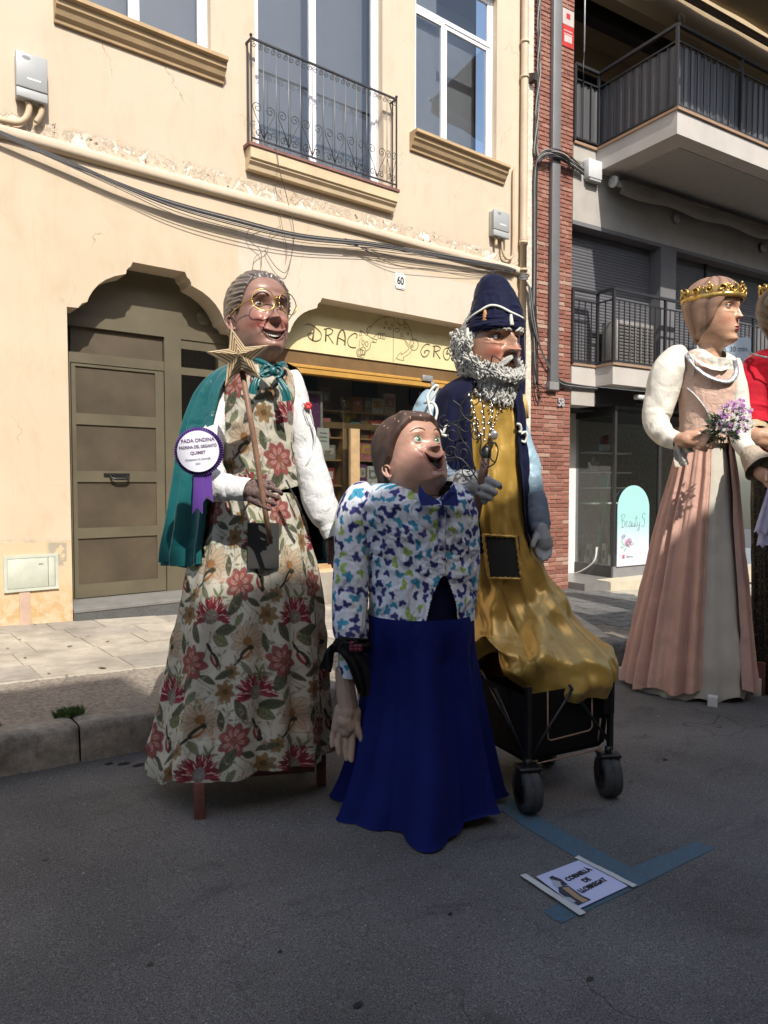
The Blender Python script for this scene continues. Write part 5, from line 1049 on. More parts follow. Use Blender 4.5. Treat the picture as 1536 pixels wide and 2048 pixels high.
    for i in range(260):
        x, y, a = r2_.rand() * 215, r2_.rand() * 322, r2_.rand() * 6.28; q = [(x, y)]
        for j in range(3): a += r2_.randn() * .6; x += 9 * math.cos(a); y += 9 * math.sin(a); q.append((x, y))
        if np.abs(c.a[int(q[1][1] * k / c.res) % c.H, int(q[1][0] * k / c.res) % c.W] - c.bg).sum() < .12: c.line([(u * k, v_ * k) for u, v_ in q], .6 * k, (.10, .10, .06), .6); c.blob(x * k, y * k, 6.5 * k, 2.6 * k, a, [(.12, .12, .07), (.22, .15, .10), (.15, .16, .11)][i % 3], .9, 1.5)
    return c
def butterflies():
    c = Canvas(.62, .58, .0022, (.64, .66, .72)); r = np.random.RandomState(3); cols = [(.035, .04, .16), (.05, .25, .38), (.30, .42, .12), (.035, .04, .16), (.06, .06, .22), (.035, .04, .16), (.05, .25, .38)]
    pts = []; t = 0
    while len(pts) < 125 and t < 9000:
        t += 1; p = (r.rand() * .62, r.rand() * .58)
        if all(min(abs(p[0] - q[0]), .62 - abs(p[0] - q[0])) ** 2 + min(abs(p[1] - q[1]), .58 - abs(p[1] - q[1])) ** 2 > .0435 ** 2 for q in pts): pts.append(p)
    for i, (x, y) in enumerate(pts):
        col = cols[i % 7]; a = r.rand() * 6.28; s_ = .0158 * (.8 + .45 * r.rand()); sq = .6 + .5 * r.rand()
        for sg_ in (-1, 1):
            for (ox, oy, A_, B_, ro) in ((.66, .40 * sq, .95, .56, .62), (.42, -.45 * sq, .52, .44, -.5)):
                dx, dy = sg_ * ox * s_, oy * s_; c.blob(x + dx * math.cos(a) - dy * math.sin(a), y + dx * math.sin(a) + dy * math.cos(a), A_ * s_, B_ * s_, a + sg_ * ro, col, 1, 2.2)
        c.blob(x, y, .12 * s_, .8 * s_, a, tuple(q * .7 for q in col))
    return c
CV_FLOR, CV_BUTT = floral(), butterflies()
class Garment:
    """A cloth tube lofted through silhouettes read as (py, left px, right px[, centre depth, depth ratio])."""
    def __init__(s, f, rows, ratio=.8, n=(220, 300), folds=(14, .10, 3), tr=None, seed=1, grow=(.15, 1), sup=1.0, hem=None, jit=0, offset=0):
        s.f = f; r = np.random.RandomState(seed); rows = [tuple(q) + (0,) * (4 - len(q)) if len(q) < 4 else q for q in rows]; rows = [q if len(q) > 4 else tuple(q) + (ratio,) for q in rows]
        L = np.array([f.P(q[1], q[0], q[3]) for q in rows]); Rr = np.array([f.P(q[2], q[0], q[3]) for q in rows]); s.key = np.array([q[0] for q in rows], float)
        nz, ntt = n; ky = np.linspace(s.key[0], s.key[-1], nz); I = lambda a: sinterp(ky, s.key, a)
        cu, ru, z = I((L[:, 0] + Rr[:, 0]) / 2), I((Rr[:, 0] - L[:, 0]) / 2) + offset, I((L[:, 2] + Rr[:, 2]) / 2); vc, ra = I([q[3] for q in rows]), I([q[4] for q in rows])
        t = (ky - ky[0]) / (ky[-1] - ky[0]); wrap = tr is None; th = np.linspace(-math.pi, math.pi, ntt + 1)[:-1] if wrap else np.linspace(math.radians(tr[0]), math.radians(tr[1]), ntt)
        T, TH = np.meshgrid(t, th, indexing='ij'); fo = np.zeros_like(T); nf, A_, kk = folds
        for i in range(kk):
            ph = r.rand() * 6.28; fr = nf * (1 + .37 * i) * (1 + .05 * r.randn()); fr = round(fr) if wrap else fr; w = fr * TH + ph + (r.rand() - .5) * 1.6 * T + .5 * np.sin(2 * TH + ph * 3) + .5 * np.sin(3 * TH + ph)
            fo += (.6 * (.5 + .5 * np.cos(w)) + .4 * (1 - np.abs(np.sin(w / 2)) ** .8)) / (1 + i * .8)
        fo /= fo.max(); amp = A_ * sst((T - 0) / max(1e-3, grow[0])) * (grow[1] + (1 - grow[1]) * T)
        wr = vnoise(ntt, nz, 26, 18, seed + 5) * .012 * jit + vnoise(ntt, nz, 60, 8, seed + 6) * .006 * jit
        if wrap: e = np.minimum(np.arange(ntt), ntt - np.arange(ntt)) / (ntt * .06); wr = wr * sst(e)[None, :]
        rad = 1 - amp * fo + wr; sn, cs = np.sin(TH), np.cos(TH); sn = np.sign(sn) * np.abs(sn) ** sup; cs = np.sign(cs) * np.abs(cs) ** sup
        s.P3 = np.zeros(T.shape + (3,)); s.P3[..., 0] = cu[:, None] + ru[:, None] * rad * sn; s.P3[..., 1] = vc[:, None] - ru[:, None] * ra[:, None] * rad * cs; s.P3[..., 2] = z[:, None]
        if hem is not None: s.P3[..., 2] += hem(TH, T)
        s.T, s.TH, s.wrap = T, TH, wrap; s.cu, s.ru, s.z, s.vc, s.ra, s.ky = cu, ru, z, vc, ra, ky; Rm = ru.mean(); s.UV = (TH * (Rm * .55 + .45 * ru[:, None]), -(z[:, None] + 0 * TH) + .0)
    def front(s, px, py, off=.01):
        i = np.argmin(abs(s.ky - py)); v = s.vc[i] - s.ru[i] * s.ra[i] * .95
        for _ in range(3): u = s.f.P(px, py, v)[0]; v = s.vc[i] - s.ru[i] * s.ra[i] * math.sqrt(max(0, 1 - ((u - s.cu[i]) / s.ru[i]) ** 2))
        return s.f.P(px, py, v - off)
    def build(s, name, m, parent, col=None, cv=None, uo=(0, 0), mask=None):
        if cv is not None: col = cv.sample(s.UV[0] + uo[0] + .02 * np.sin(s.UV[1] * 6 + 1) + .014 * np.sin(s.UV[0] * 9), s.UV[1] + uo[1] + .02 * np.sin(s.UV[0] * 5 + 2))
        return mesh_grid(name, s.P3, m, parent, col=col, wrap=s.wrap, mask=mask)
def sleeve(f, path, name, m, parent, cv=None, n=(120, 72), wr=.10, seed=1, kw=9, flat=1.0, sub=10, uo=(0, 0), cap=False):
    """path: (px, py, depth, radius in m)"""
    P_ = [Vector((*f.P(p[0], p[1], p[2]),)) for p in path]; Q = smooth_pts(P_, sub); rr_ = sinterp(np.linspace(0, len(path) - 1, len(Q)), range(len(path)), [p[3] for p in path])
    S = np.linspace(0, len(Q) - 1, n[0]); Qa = np.array([q[:] for q in Q]); C_ = np.stack([np.interp(S, range(len(Q)), Qa[:, i]) for i in range(3)], -1); R_ = np.interp(S, range(len(Q)), rr_)
    D_ = np.gradient(C_, axis=0); D_ /= np.linalg.norm(D_, axis=1)[:, None]; up = np.array([0, -1, 0.0]); a = np.cross(D_, up); a /= np.linalg.norm(a, axis=1)[:, None] + 1e-9; b = np.cross(a, D_)
    th = np.linspace(0, 2 * math.pi, n[1] + 1)[:-1]; arc = np.concatenate([[0], np.cumsum(np.linalg.norm(np.diff(C_, axis=0), axis=1))]); TH, AR = np.meshgrid(th, arc)
    r = np.random.RandomState(seed); w = np.zeros_like(TH)
    for i in range(5): p1, p2 = r.rand(2) * 6.28; q = r.choice([-2, -1, 1, 2]); w += (1 - np.abs(np.sin((q * TH + kw * (1 + .45 * i) * AR / R_.mean() * .5 + p1 + .8 * np.sin(TH + p2)) / 2)) ** .7) / (1 + .6 * i)
    nzz = vnoise(n[1], n[0], 8, 14, seed); e = np.minimum(np.arange(n[1]), n[1] - np.arange(n[1])) / (n[1] * .12); nzz = nzz * sst(e)[None, :]
    rad = R_[:, None] * (1 - wr * w / w.max() + wr * .25 * nzz); G_ = C_[:, None, :] + a[:, None, :] * (rad * np.cos(TH))[..., None] + b[:, None, :] * (rad * np.sin(TH) * flat)[..., None]
    col = cv.sample(TH * R_.mean() + uo[0], AR + uo[1]) if cv is not None else None
    return mesh_grid(name, G_, m, parent, col=col)
def blob(chains, voxel, name, m, parent, smooth=3, colf=None):
    """continuous surface grown round chains of (x, y, z, r)"""
    mb = MB()
    for ch in chains:
        for i, p in enumerate(ch):
            mb.sphere(p[:3], p[3], 12, 8)
            if i:
                q = ch[i - 1]; a_, b_ = Vector(q[:3]), Vector(p[:3])
                if (b_ - a_).length > 1e-5: mb.tube([a_, b_], [q[3], p[3]], 12)
    o = mb.build(name, m, None); r = o.modifiers.new('r', 'REMESH'); r.mode = 'VOXEL'; r.voxel_size = voxel; sm = o.modifiers.new('s', 'SMOOTH'); sm.factor = .5; sm.iterations = smooth
    dg = bpy.context.evaluated_depsgraph_get(); dg.update(); me = bpy.data.meshes.new_from_object(o.evaluated_get(dg)); bpy.data.objects.remove(o); me.name = name
    me.polygons.foreach_set('use_smooth', [True] * len(me.polygons)); me.materials.clear(); me.materials.append(m); o = bpy.data.objects.new(name, me); C.objects.link(o); o.parent = parent
    if colf:
        n = len(me.vertices); co = np.zeros(n * 3, dtype=np.float32); me.vertices.foreach_get('co', co); cc = np.ones((n, 4), dtype=np.float32); cc[:, :3] = colf(co.reshape(-1, 3)); at = me.color_attributes.new('Col', 'FLOAT_COLOR', 'POINT'); at.data.foreach_set('color', cc.ravel())
    return o
def ch(f, L, k=None): return [(*f.P(p[0], p[1], p[2]), p[3]) for p in L]
# ---- heads (papier-mache, painted). local frame: +y face, z from chin 0 to crown 1
PF = dict(z=[-.34, -.12, -.03, 0, .05, .12, .2, .33, .5, .6, .7, .8, .88, .95, .985, 1], f=[.15, .155, .25, .335, .385, .375, .385, .385, .375, .405, .405, .37, .30, .19, .10, .0],
          b=[.17, .18, .2, .21, .23, .27, .31, .39, .46, .48, .475, .43, .36, .23, .12, .0], w=[.17, .165, .155, .16, .195, .245, .28, .315, .335, .345, .34, .31, .25, .165, .09, .0])
class Head:
    def __init__(s, prof=None, p=None, n=(190, 200), zmin=-.34):
        s.pr = dict(PF); s.pr.update(prof or {}); s.p = dict(nose=.13, nw=.03, nb=.56, nt=.365, hump=0, socket=.05, brow=.02, cheek=.02, fold=.0, lip=.018, lipw=.085, chin=.02, mouth=None, lz=.212, ez=.5, ex=.135, age=0, sx=1.0)
        s.p.update(p or {}); nz, nt_ = n; t = np.linspace(0, 2 * math.pi, nt_ + 1)[:-1]; th = t - .5 * np.sin(t); z = np.concatenate([np.linspace(zmin, .95, nz - 22), 1 - .05 * (np.linspace(1, 0, 23)[1:]) ** 2]); s.Z, s.TH = np.meshgrid(z, th, indexing='ij')
        s.X, s.Y = s.base(s.TH, s.Z); fr = sst(np.cos(s.TH) * 2.2); d = s.disp(s.X, s.Z) * fr; s.Yd = s.Y + d; s.d = d
    def base(s, th, z, off=0.0):
        q = s.pr; w = sinterp(z, q['z'], q['w']) + off; f = sinterp(z, q['z'], q['f']) + off; b = sinterp(z, q['z'], q['b']) + off; sn, cs = np.sin(th), np.cos(th)
        e = .90 if np.ndim(z) == 0 else np.where(z > 0, .88, 1.0); x = w * np.sign(sn) * np.abs(sn) ** e; y = np.where(cs > 0, f * np.abs(cs) ** e, -b * np.abs(cs)); return x, y
    def yat(s, x, z):                                              # front surface y over the bare head at (x, z)
        q = s.pr; w = sinterp(np.array(z), q['z'], q['w']); f = sinterp(np.array(z), q['z'], q['f']); sn = (abs(x) / w) ** (1 / .88); return float(f * math.sqrt(max(0, 1 - sn * sn)) ** .88)
    def disp(s, x, z):
        p = s.p; ax = np.abs(x); ez, ex = p['ez'], p['ex']; d = -p['socket'] * g_(ax - ex, .078) * g_(z - ez, .05) + p['brow'] * g_(ax - ex, .1) * g_(z - ez - .092, .026)
        d += .012 * g_(ax - ex * 1.0, .07) * g_(z - ez + .075, .02) * (1 + p['age'])
        nb, nt_ = p['nb'], p['nt']; t = np.clip((nb - z) / (nb - nt_), 0, 1); top = sst((nb + .05 - z) / .09); und = sst((z - (nt_ - .052)) / .045); wn = p['nw'] * (.85 + .55 * t ** 2)
        d += p['nose'] * (.22 + .78 * t ** 1.15) * top * und * np.exp(-np.abs(x / wn) ** 2.2) + p['hump'] * g_(x, wn * 1.1) * g_(z - (nb * .6 + nt_ * .4), .035)
        d += p['nose'] * .40 * g_(ax - p['nw'] * 1.55, p['nw'] * .62) * g_(z - nt_ - .004, .027) + p['nose'] * .12 * g_(x, p['nw'] * 1.2) * g_(z - nt_, .022)
        d += p['cheek'] * g_(ax - .18, .075) * g_(z - .36, .075)
        if p['fold']: xl = .065 + (.36 - z) * .42; m_ = sst((z - .17) / .05) * sst((.40 - z) / .05); d -= p['fold'] * g_(ax - xl, .012) * m_; d += p['fold'] * .8 * g_(ax - xl - .028, .02) * m_
        lz, lw = p['lz'], p['lipw']; s.mk = None
        if p['mouth'] is None:
            sh = np.clip(1 - (ax / lw) ** 2, 0, 1) ** .6; d += p['lip'] * sh * (g_(z - lz - .019, .013) * (1 + .15 * g_(ax - .02, .015)) + 1.1 * g_(z - lz + .021, .015)) - .016 * sh * g_(z - lz, .0055); d += .012 * g_(x, .12) * g_(z - lz, .06)
        else:
            zc, wm, up, hu, hl = p['mouth']; q = np.clip((ax / wm), 0, 1.6); zm = zc + up * q ** 2; sh = np.clip(1 - q ** 2, -.6, 1); zu, zl = zm + hu * sh, zm - hl * sh; sd = np.minimum(zu - z, z - zl); s.mk = sd
            d += -.085 * sst(sd / .016 + .1) + .020 * g_(sd + .012, .012) * (ax < wm * 1.12) - .012 * g_(ax - wm * 1.14, .02) * g_(z - zm, .03)
        d += p['chin'] * g_(x, .075) * g_(z - .075, .04) - .008 * g_(z - .145, .02) * g_(x, .08)
        for (gx, gz_, sx, sz, a) in p.get('extra', []): d += a * g_(ax - gx, sx) * g_(z - gz_, sz)
        return d
    def build(s, fig, chin, H, face, tilt=0, roll=0, m=None, colf=None, name='head'):
        P_ = np.stack([s.X, s.Yd, s.Z], -1); s.P3 = P_; col = colf(s, s.X, s.Z, s.TH) if colf else None; o = mesh_grid(name, P_, m, fig.o, col=col)
        o.scale = (H * s.p['sx'], H * s.p['sx'], H); o.location = chin; o.rotation_mode = 'XYZ'; R_ = Matrix.Rotation(math.pi + math.radians(face), 3, 'Z') @ Matrix.Rotation(math.radians(roll), 3, 'Y') @ Matrix.Rotation(math.radians(tilt), 3, 'X'); o.rotation_euler = R_.to_euler(); s.o = o; return o
    def eyes(s, iris, white, lid_m, r=.056, gaze=(0, 0), back=.026, upper=.42, lower=.35, dx=0, squash=1.0, lash=True):
        p = s.p
        for sg_ in (-1, 1):
            x = sg_ * p['ex']; y = s.yat(x, p['ez']) - p['socket'] - back + (.0 if abs(x) < .15 else 0); c = (x, y, p['ez']); nu, nv = 40, 30; vs = []; cols = []
            g0 = Vector((math.sin(math.radians(gaze[0])) * math.cos(math.radians(gaze[1])), math.cos(math.radians(gaze[0])) * math.cos(math.radians(gaze[1])), math.sin(math.radians(gaze[1]))))
            T, F_ = np.meshgrid(np.linspace(0, 2 * math.pi, nu + 1)[:-1], np.linspace(0, math.pi, nv)); D_ = np.stack([np.sin(F_) * np.cos(T), np.sin(F_) * np.sin(T), np.cos(F_)], -1); dt = D_ @ np.array(g0); an = np.degrees(np.arccos(np.clip(dt, -1, 1)))
            cc = np.ones(D_.shape) * np.array(white); cc[an < 31] = np.array(iris) * .35; cc[an < 28] = iris; cc[an < 13] = (.01, .01, .012); P_ = np.array(c) + D_ * r; mesh_grid('eye', P_, M_EYE, s.o, col=cc)
            # eyelids: shells above and below the opening
            for nm, ph0, ph1 in (('eyelid', 0, math.radians(90 - 55 * upper)), ('eyelid', math.radians(90 + 60 * lower), math.pi)):
                F2 = np.linspace(ph0, ph1, 14); T2 = np.linspace(-.35, math.pi + .35, 30); TT, FF = np.meshgrid(T2, F2); rr_ = r * (1.10 if ph0 == 0 else 1.08)
                bend = .22 * (np.abs(np.cos(TT)) ** 2) * (1 if ph0 == 0 else -1) * squash; FF2 = FF + bend * (FF / math.pi if ph0 == 0 else (math.pi - FF) / math.pi) * 2
                Q = np.stack([c[0] + rr_ * np.sin(FF2) * np.cos(TT), c[1] + rr_ * np.sin(FF2) * np.sin(TT), c[2] + rr_ * np.cos(FF2)], -1); mesh_grid(nm, Q, lid_m, s.o, wrap=False)
                if ph0 == 0 and lash: MB().tube([tuple(Q[-1, k]) for k in range(2, 28)], .0042, 5).build('lash_line', M_LASH, s.o, fix=False)
    def hair(s, line, off, m, name='hair', ridges=None, z0=-.1, colf=None, n=(150, 240)):
        """line: hairline height by angle from the face (deg); cap sits 'off' over the skull with a rounded edge"""
        z = np.concatenate([np.linspace(z0, .95, n[0]), 1 - .05 * (np.linspace(1, 0, 24)[1:]) ** 2]); th = np.linspace(-math.pi, math.pi, n[1] + 1)[:-1]; Z, TH = np.meshgrid(z, th, indexing='ij'); a = np.degrees(np.abs(TH)); hl = np.interp(a, [q[0] for q in line], [q[1] for q in line])
        k = (Z - hl); th_ = off * sst(k / .045 + .15) - .02 * (k < -.004); r_ = ridges(TH, Z, k) if ridges else 0; o_ = th_ + (r_ * sst(k / .05)); X, Y = s.base(TH, Z, 0); L = np.sqrt(X ** 2 + Y ** 2) + 1e-6; sc_ = np.clip(L, 0, 1); X = X + X / L * o_ * sst(L / .12); Y = Y + Y / L * o_ * sst(L / .12); Zz = Z + o_ * sst((Z - .7) / .3)
        P_ = np.stack([X, Y, Zz], -1); return mesh_grid(name, P_, m, s.o, col=colf(TH, Z, r_) if colf else None, mask=k > -.03)
    def ear(s, m, z=.40, th=88, sc=1.0, dep=.03):
        for sg_ in (-1, 1):
            a = math.radians(th) * sg_; x, y = s.base(np.array(a), np.array(z)); x, y = float(x), float(y) - .02
            rim = [(x + sg_ * .012, y + .03, z - .06), (x + sg_ * .045 * sc, y + .01, z - .075), (x + sg_ * .065 * sc, y - .035, z - .02), (x + sg_ * .075 * sc, y - .045, z + .04), (x + sg_ * .06 * sc, y - .01, z + .085), (x + sg_ * .03, y + .03, z + .07), (x + sg_ * .01, y + .035, z + .03)]
            cp = [(*p, .014) for p in smooth_pts(rim, 3)]; cp2 = [(x + sg_ * .03, y + .0, z - .045, .018), (x + sg_ * .035, y - .015, z, .016), (x + sg_ * .035, y - .01, z + .045, .016)]; cp3 = [(x + sg_ * .02, y + .005, z - .08, .02), (x + sg_ * .025, y + .0, z - .095, .014)]
            blob([cp, cp2, cp3], .007, 'ear', m, s.o, 2)
    def brows(s, pts, r, m, sides=(-1, 1), out=.006):
        for sg_ in sides:
            q = smooth_pts([(sg_ * x, 0, z) for x, z in pts], 5); n = len(q); P_ = []
            for p in q: X_, Z_ = np.array(p.x), np.array(p.z); P_.append((p.x, s.yat(p.x, p.z) + float(s.disp(X_, Z_)) + out, p.z))
            MB().tube(P_, [r * (.35 + .65 * math.sin(math.pi * min(1, (i + 1) / n * 1.0))) for i in range(n)], 6, flat=.5).build('eyebrow', m, s.o, fix=False)
    def teeth(s, x0, z, h, n, m, ins=.035, up=.0, wm=.1):
        mb = MB(); w = 2 * x0 / n
        for k in range(n):
            a = -x0 + k * w; xm = a + w / 2; y = s.yat(xm, z) - ins - .012 * abs(xm / x0) ** 2; zz_ = z + up * (xm / wm) ** 2; mb.rbox(a + .001, a + w - .001, y - .012, y + .002, zz_ - h / 2 * (1 - .3 * abs(xm / x0)), zz_ + h / 2, .0035)
        return mb.build('teeth', m, s.o, fix=False)
M_EYE = mat('painted eye', (1, 1, 1), .15, attr=True, var=.0, bump=0, coat=.4); M_LASH = mat('painted lash', (.02, .012, .01), .4, bump=0); M_TEETH = mat('painted teeth', (.72, .70, .64), .25, var=.03, bump=0)
M_SKIN = mat('painted papier mache skin', (1, 1, 1), .42, attr=True, var=.14, vs=6, bump=.22, bs=12, bd=.012, coat=.2)
def skin(base, blush, lips, dark, hx=None):
    def f(h, X, Z, TH):
        p = h.p; ax = np.abs(X); fr = sst(np.cos(TH) * 2.2)[..., None]; c = np.ones(X.shape + (3,)) * np.array(base); mixc = lambda c, k, q: c * (1 - k[..., None]) + np.array(q) * k[..., None]
        c = mixc(c, .75 * g_(ax - .19, .085) * g_(Z - .34, .085) * fr[..., 0], blush); c = mixc(c, .35 * g_(X, .05) * g_(Z - p['nt'], .04) * fr[..., 0], blush); c = mixc(c, .22 * g_(ax - p['ex'], .08) * g_(Z - p['ez'] - .03, .05) * fr[..., 0], dark)
        if p['mouth'] is None:
            lz, lw = p['lz'], p['lipw']; sh = np.clip(1 - (ax / lw) ** 2, 0, 1) ** .6; hh = .036 * sh + 1e-6; k = sst((hh - np.abs(Z - lz + .002)) / .008 + .3) * (sh > .02) * (np.cos(TH) > .2); c = mixc(c, .9 * k, lips); c = mixc(c, .8 * g_(Z - lz, .0045) * (sh > .05) * (np.cos(TH) > .2), tuple(q * .25 for q in lips))
        else:
            sd = h.mk; inm = (np.cos(TH) > .2) * (ax < p['mouth'][1] * 1.2); c = mixc(c, inm * .85 * sst((sd + .030) / .008) * (sd < .006), lips); c = mixc(c, inm * sst((sd - .0) / .006), (.012, .006, .006))
        if p['fold']: xl = .065 + (.36 - Z) * .42; c = mixc(c, .6 * g_(ax - xl, .011) * sst((Z - .17) / .05) * sst((.40 - Z) / .05) * fr[..., 0], dark)
        for (gx, gz_, sx, sz, a, q) in p.get('paint', []): c = mixc(c, np.clip(a * g_(ax - gx, sx) * g_(Z - gz_, sz), 0, 1) * fr[..., 0], q)
        return np.clip(c, 0, 1)
    return f
def hand(f, wrist, palm, fingers, thumb, m, parent, vox=.004, name='hand', extra=None):
    """wrist/palm/fingers/thumb: chains of (px, py, depth, radius)"""
    q_ = lambda L: [(a, b, c, r * .80) for a, b, c, r in L]; vox *= .85
    cs = [ch(f, wrist)] + [ch(f, p) for p in palm] + [ch(f, q_(q)) for q in fingers] + [ch(f, q_(thumb))] + [ch(f, e) for e in (extra or [])]; return blob(cs, vox, name, m, parent, 2)
# ================================================================== FIGURE 1: the fairy giantess
F1 = Fig('giant_puppet', 'tall grey haired giantess puppet in round spectacles, teal cape and floral dress', 'giant puppet', 480, 3.55); f = F1; T1 = F1.o
M_FLO = fabric('floral printed linen', (1, 1, 1), .9, attr=True, var=.05, crease=.25, cs=7); M_FLO2 = M_FLO
def hem1(TH, T): return np.where(T > .5, (T - .5) * 2, 0) * (.022 * np.sin(TH * 2 + 1) + .010 * np.sin(TH * 5) + .05 * g_(TH + 1.05, .16) * -1)
sk = Garment(f, [(985, 412, 588), (1010, 402, 600), (1060, 392, 617), (1150, 368, 640), (1300, 334, 655), (1380, 314, 661), (1450, 296, 665), (1490, 287, 668), (1503, 288, 669)], .85, (330, 620), (13, .15, 2), None, 8, (.05, .55), hem=hem1, jit=.9)
sk.build('skirt', M_FLO, T1, cv=CV_FLOR, uo=(.06, -.02))
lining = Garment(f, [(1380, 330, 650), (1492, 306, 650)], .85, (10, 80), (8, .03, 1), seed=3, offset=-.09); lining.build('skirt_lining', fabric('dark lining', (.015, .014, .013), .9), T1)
def legs(f, L, m, parent, w=.03):
    for px, py0, py1, v in L:
        a, b = f.P(px, py0, v), f.P(px + 2, py1, v); MB().rbox(-w, w, -w, w, -.02, abs(a[2] - b[2]) + .0, .004).build('stand_leg', m, parent, loc=(b[0], v, 0.0))
M_RWOOD = mat('reddish wood', (.13, .045, .032), .6, var=.3, vs=30)
legs(f, [(398, 1556, 1635, -.31), (600, 1500, 1600, .2), (430, 1500, 1600, .3), (640, 1500, 1600, .0)], M_RWOOD, T1, .024)
MB().rbox(-.25, .25, -.02, .02, .10, .15, .004).build('stand_crossbar', M_RWOOD, T1, loc=(.1, -.1, 0))
bo = Garment(f, [(728, 500, 560), (738, 478, 578), (755, 450, 594), (780, 440, 600), (850, 430, 603), (930, 424, 604), (975, 422, 606)], .72, (150, 420), (12, .035, 2), None, 4, (.3, .5), jit=1.4, hem=lambda TH, T: -.02 * sst((T - .8) / .2) * np.cos(TH * 2))
bo.build('bodice', M_FLO, T1, cv=CV_FLOR, uo=(.13, .22)); b2 = Garment(f, [(940, 432, 598), (972, 428, 602)], .72, (4, 60), (3, 0, 1)); b2.build('bodice_lining', fabric('dark lining', (.015, .014, .013), .9), T1)
MB().tube([f.P(572, 960, -.30), f.P(592, 1000, -.31), f.P(604, 1030, -.30)], .012, 6, flat=.3).build('waist_strap', fabric('dark strap', (.03, .028, .025), .8), T1, fix=False)
# dark viewing mesh in the skirt
def patch(g, x0, x1, y0, y1, off, nx=10, ny=14): return np.array([[g.front(x0 + (x1 - x0) * i / (nx - 1), y0 + (y1 - y0) * j / (ny - 1), off) for i in range(nx)] for j in range(ny)])
mesh_grid('viewing_mesh', patch(sk, 495, 558, 1046, 1137, .012), fabric('dark mesh', (.03, .03, .028), .9, crease=.02), T1, wrap=False)
# cape
M_TEAL = fabric('teal satin', (.008, .092, .098), .33, sheen=.1, crease=.3, cs=8, spec=.5, var=.12); M_LIN = fabric('black cape lining', (.012, .016, .018), .7)
crow = [(722, 492, 570, .02), (738, 440, 598, .02), (765, 404, 610, .03), (800, 378, 622, .04), (880, 350, 640, .05), (960, 338, 656, .06), (1040, 324, 668, .07), (1100, 312, 674, .08), (1118, 311, 676, .08)]
hemc = lambda TH, T: -T * .10 * sst((np.abs(TH - math.radians(150)) * -1 + 1.4)) + .012 * T * np.sin(TH * 9)
cp_ = Garment(f, crow, .72, (200, 420), (22, .105, 3), (-325, -325 + 1), 6)
cape = Garment(f, crow, .72, (200, 460), (21, .36, 2), (82, 327), 6, (.25, .45), hem=lambda TH, T: -T * (.11 * g_(TH - math.radians(180), 1.1)) + .010 * T * np.sin(TH * 9)); cape.build('cape', M_TEAL, T1)
capl = Garment(f, crow, .72, (120, 300), (21, .36, 2), (82, 327), 6, (.25, .45), hem=lambda TH, T: -T * (.10 * g_(TH - math.radians(180), 1.1)) + .010 * T * np.sin(TH * 9), offset=-.006); capl.build('cape_lining', M_LIN, T1)
# sleeves
M_WCOT = fabric('white cotton', (.60, .60, .585), .85, crease=.5, cs=14, var=.03)
sleeve(f, [(462, 752, .0, .035), (446, 800, -.03, .045), (426, 870, -.10, .060), (418, 930, -.20, .068), (430, 968, -.29, .074), (452, 975, -.34, .066), (468, 977, -.37, .048)], 'sleeve', M_WCOT, T1, wr=.16, seed=3, kw=5, n=(150, 100))
sleeve(f, [(462, 976, -.36, .050), (470, 977, -.37, .054), (492, 979, -.39, .053), (497, 980, -.395, .050)], 'cuff', M_WCOT, T1, wr=.03, seed=5, kw=2, n=(30, 64))
sleeve(f, [(578, 748, 0, .05), (592, 790, -.02, .060), (604, 860, -.04, .072), (620, 930, -.06, .082), (636, 990, -.08, .088), (650, 1030, -.10, .078), (657, 1052, -.11, .05)], 'sleeve', M_WCOT, T1, wr=.16, seed=9, kw=2.2, n=(170, 110))
sleeve(f, [(655, 1044, -.11, .050), (660, 1056, -.11, .052), (666, 1072, -.115, .046)], 'cuff', M_WCOT, T1, wr=.04, seed=5, n=(24, 64))
def net_mat():
    m = NT('crochet glove'); v = m.coord((1, 1, 1)); vo = m.n('ShaderNodeTexVoronoi', feature='DISTANCE_TO_EDGE'); vo.inputs['Scale'].default_value = 135; m.l(v, vo.inputs['Vector'])
    k = m.val(vo.outputs['Distance'], .06, .22, 1, 0); m.color(m.mix(k, (.24, .125, .10), (.05, .045, .047))); m.b.inputs['Roughness'].default_value = .8; m.bump(k, .4, .003); return m.m
M_NET = net_mat()
# right hand closed round the wand
hv = -.42
hand(f, [(488, 980, hv + .03, .030), (500, 982, hv, .031)], [[(500, 972, hv, .024), (525, 972, hv - .01, .024)], [(500, 984, hv, .026), (527, 990, hv - .015, .027)], [(502, 996, hv, .022), (522, 1006, hv - .01, .022)], [(512, 984, hv - .01, .03), (524, 984, hv - .01, .03)]],
     [[(522, 972, hv - .012, .016), (543, 975, hv - .03, .0145), (560, 984, hv - .03, .0125), (563, 988, hv - .015, .011)], [(522, 984, hv - .02, .016), (542, 990, hv - .042, .0145), (556, 996, hv - .035, .012), (552, 999, hv - .01, .011)], [(520, 996, hv - .02, .0155), (538, 1003, hv - .042, .014), (550, 1008, hv - .035, .012), (545, 1010, hv - .01, .011)], [(516, 1005, hv - .015, .0145), (530, 1014, hv - .035, .0125), (540, 1018, hv - .03, .0105), (536, 1019, hv - .008, .0095)]],
     [(506, 966, hv - .01, .018), (524, 962, hv + .01, .0155), (540, 966, hv + .015, .013), (548, 972, hv + .01, .012)], M_NET, T1, .0036)
hv = -.10
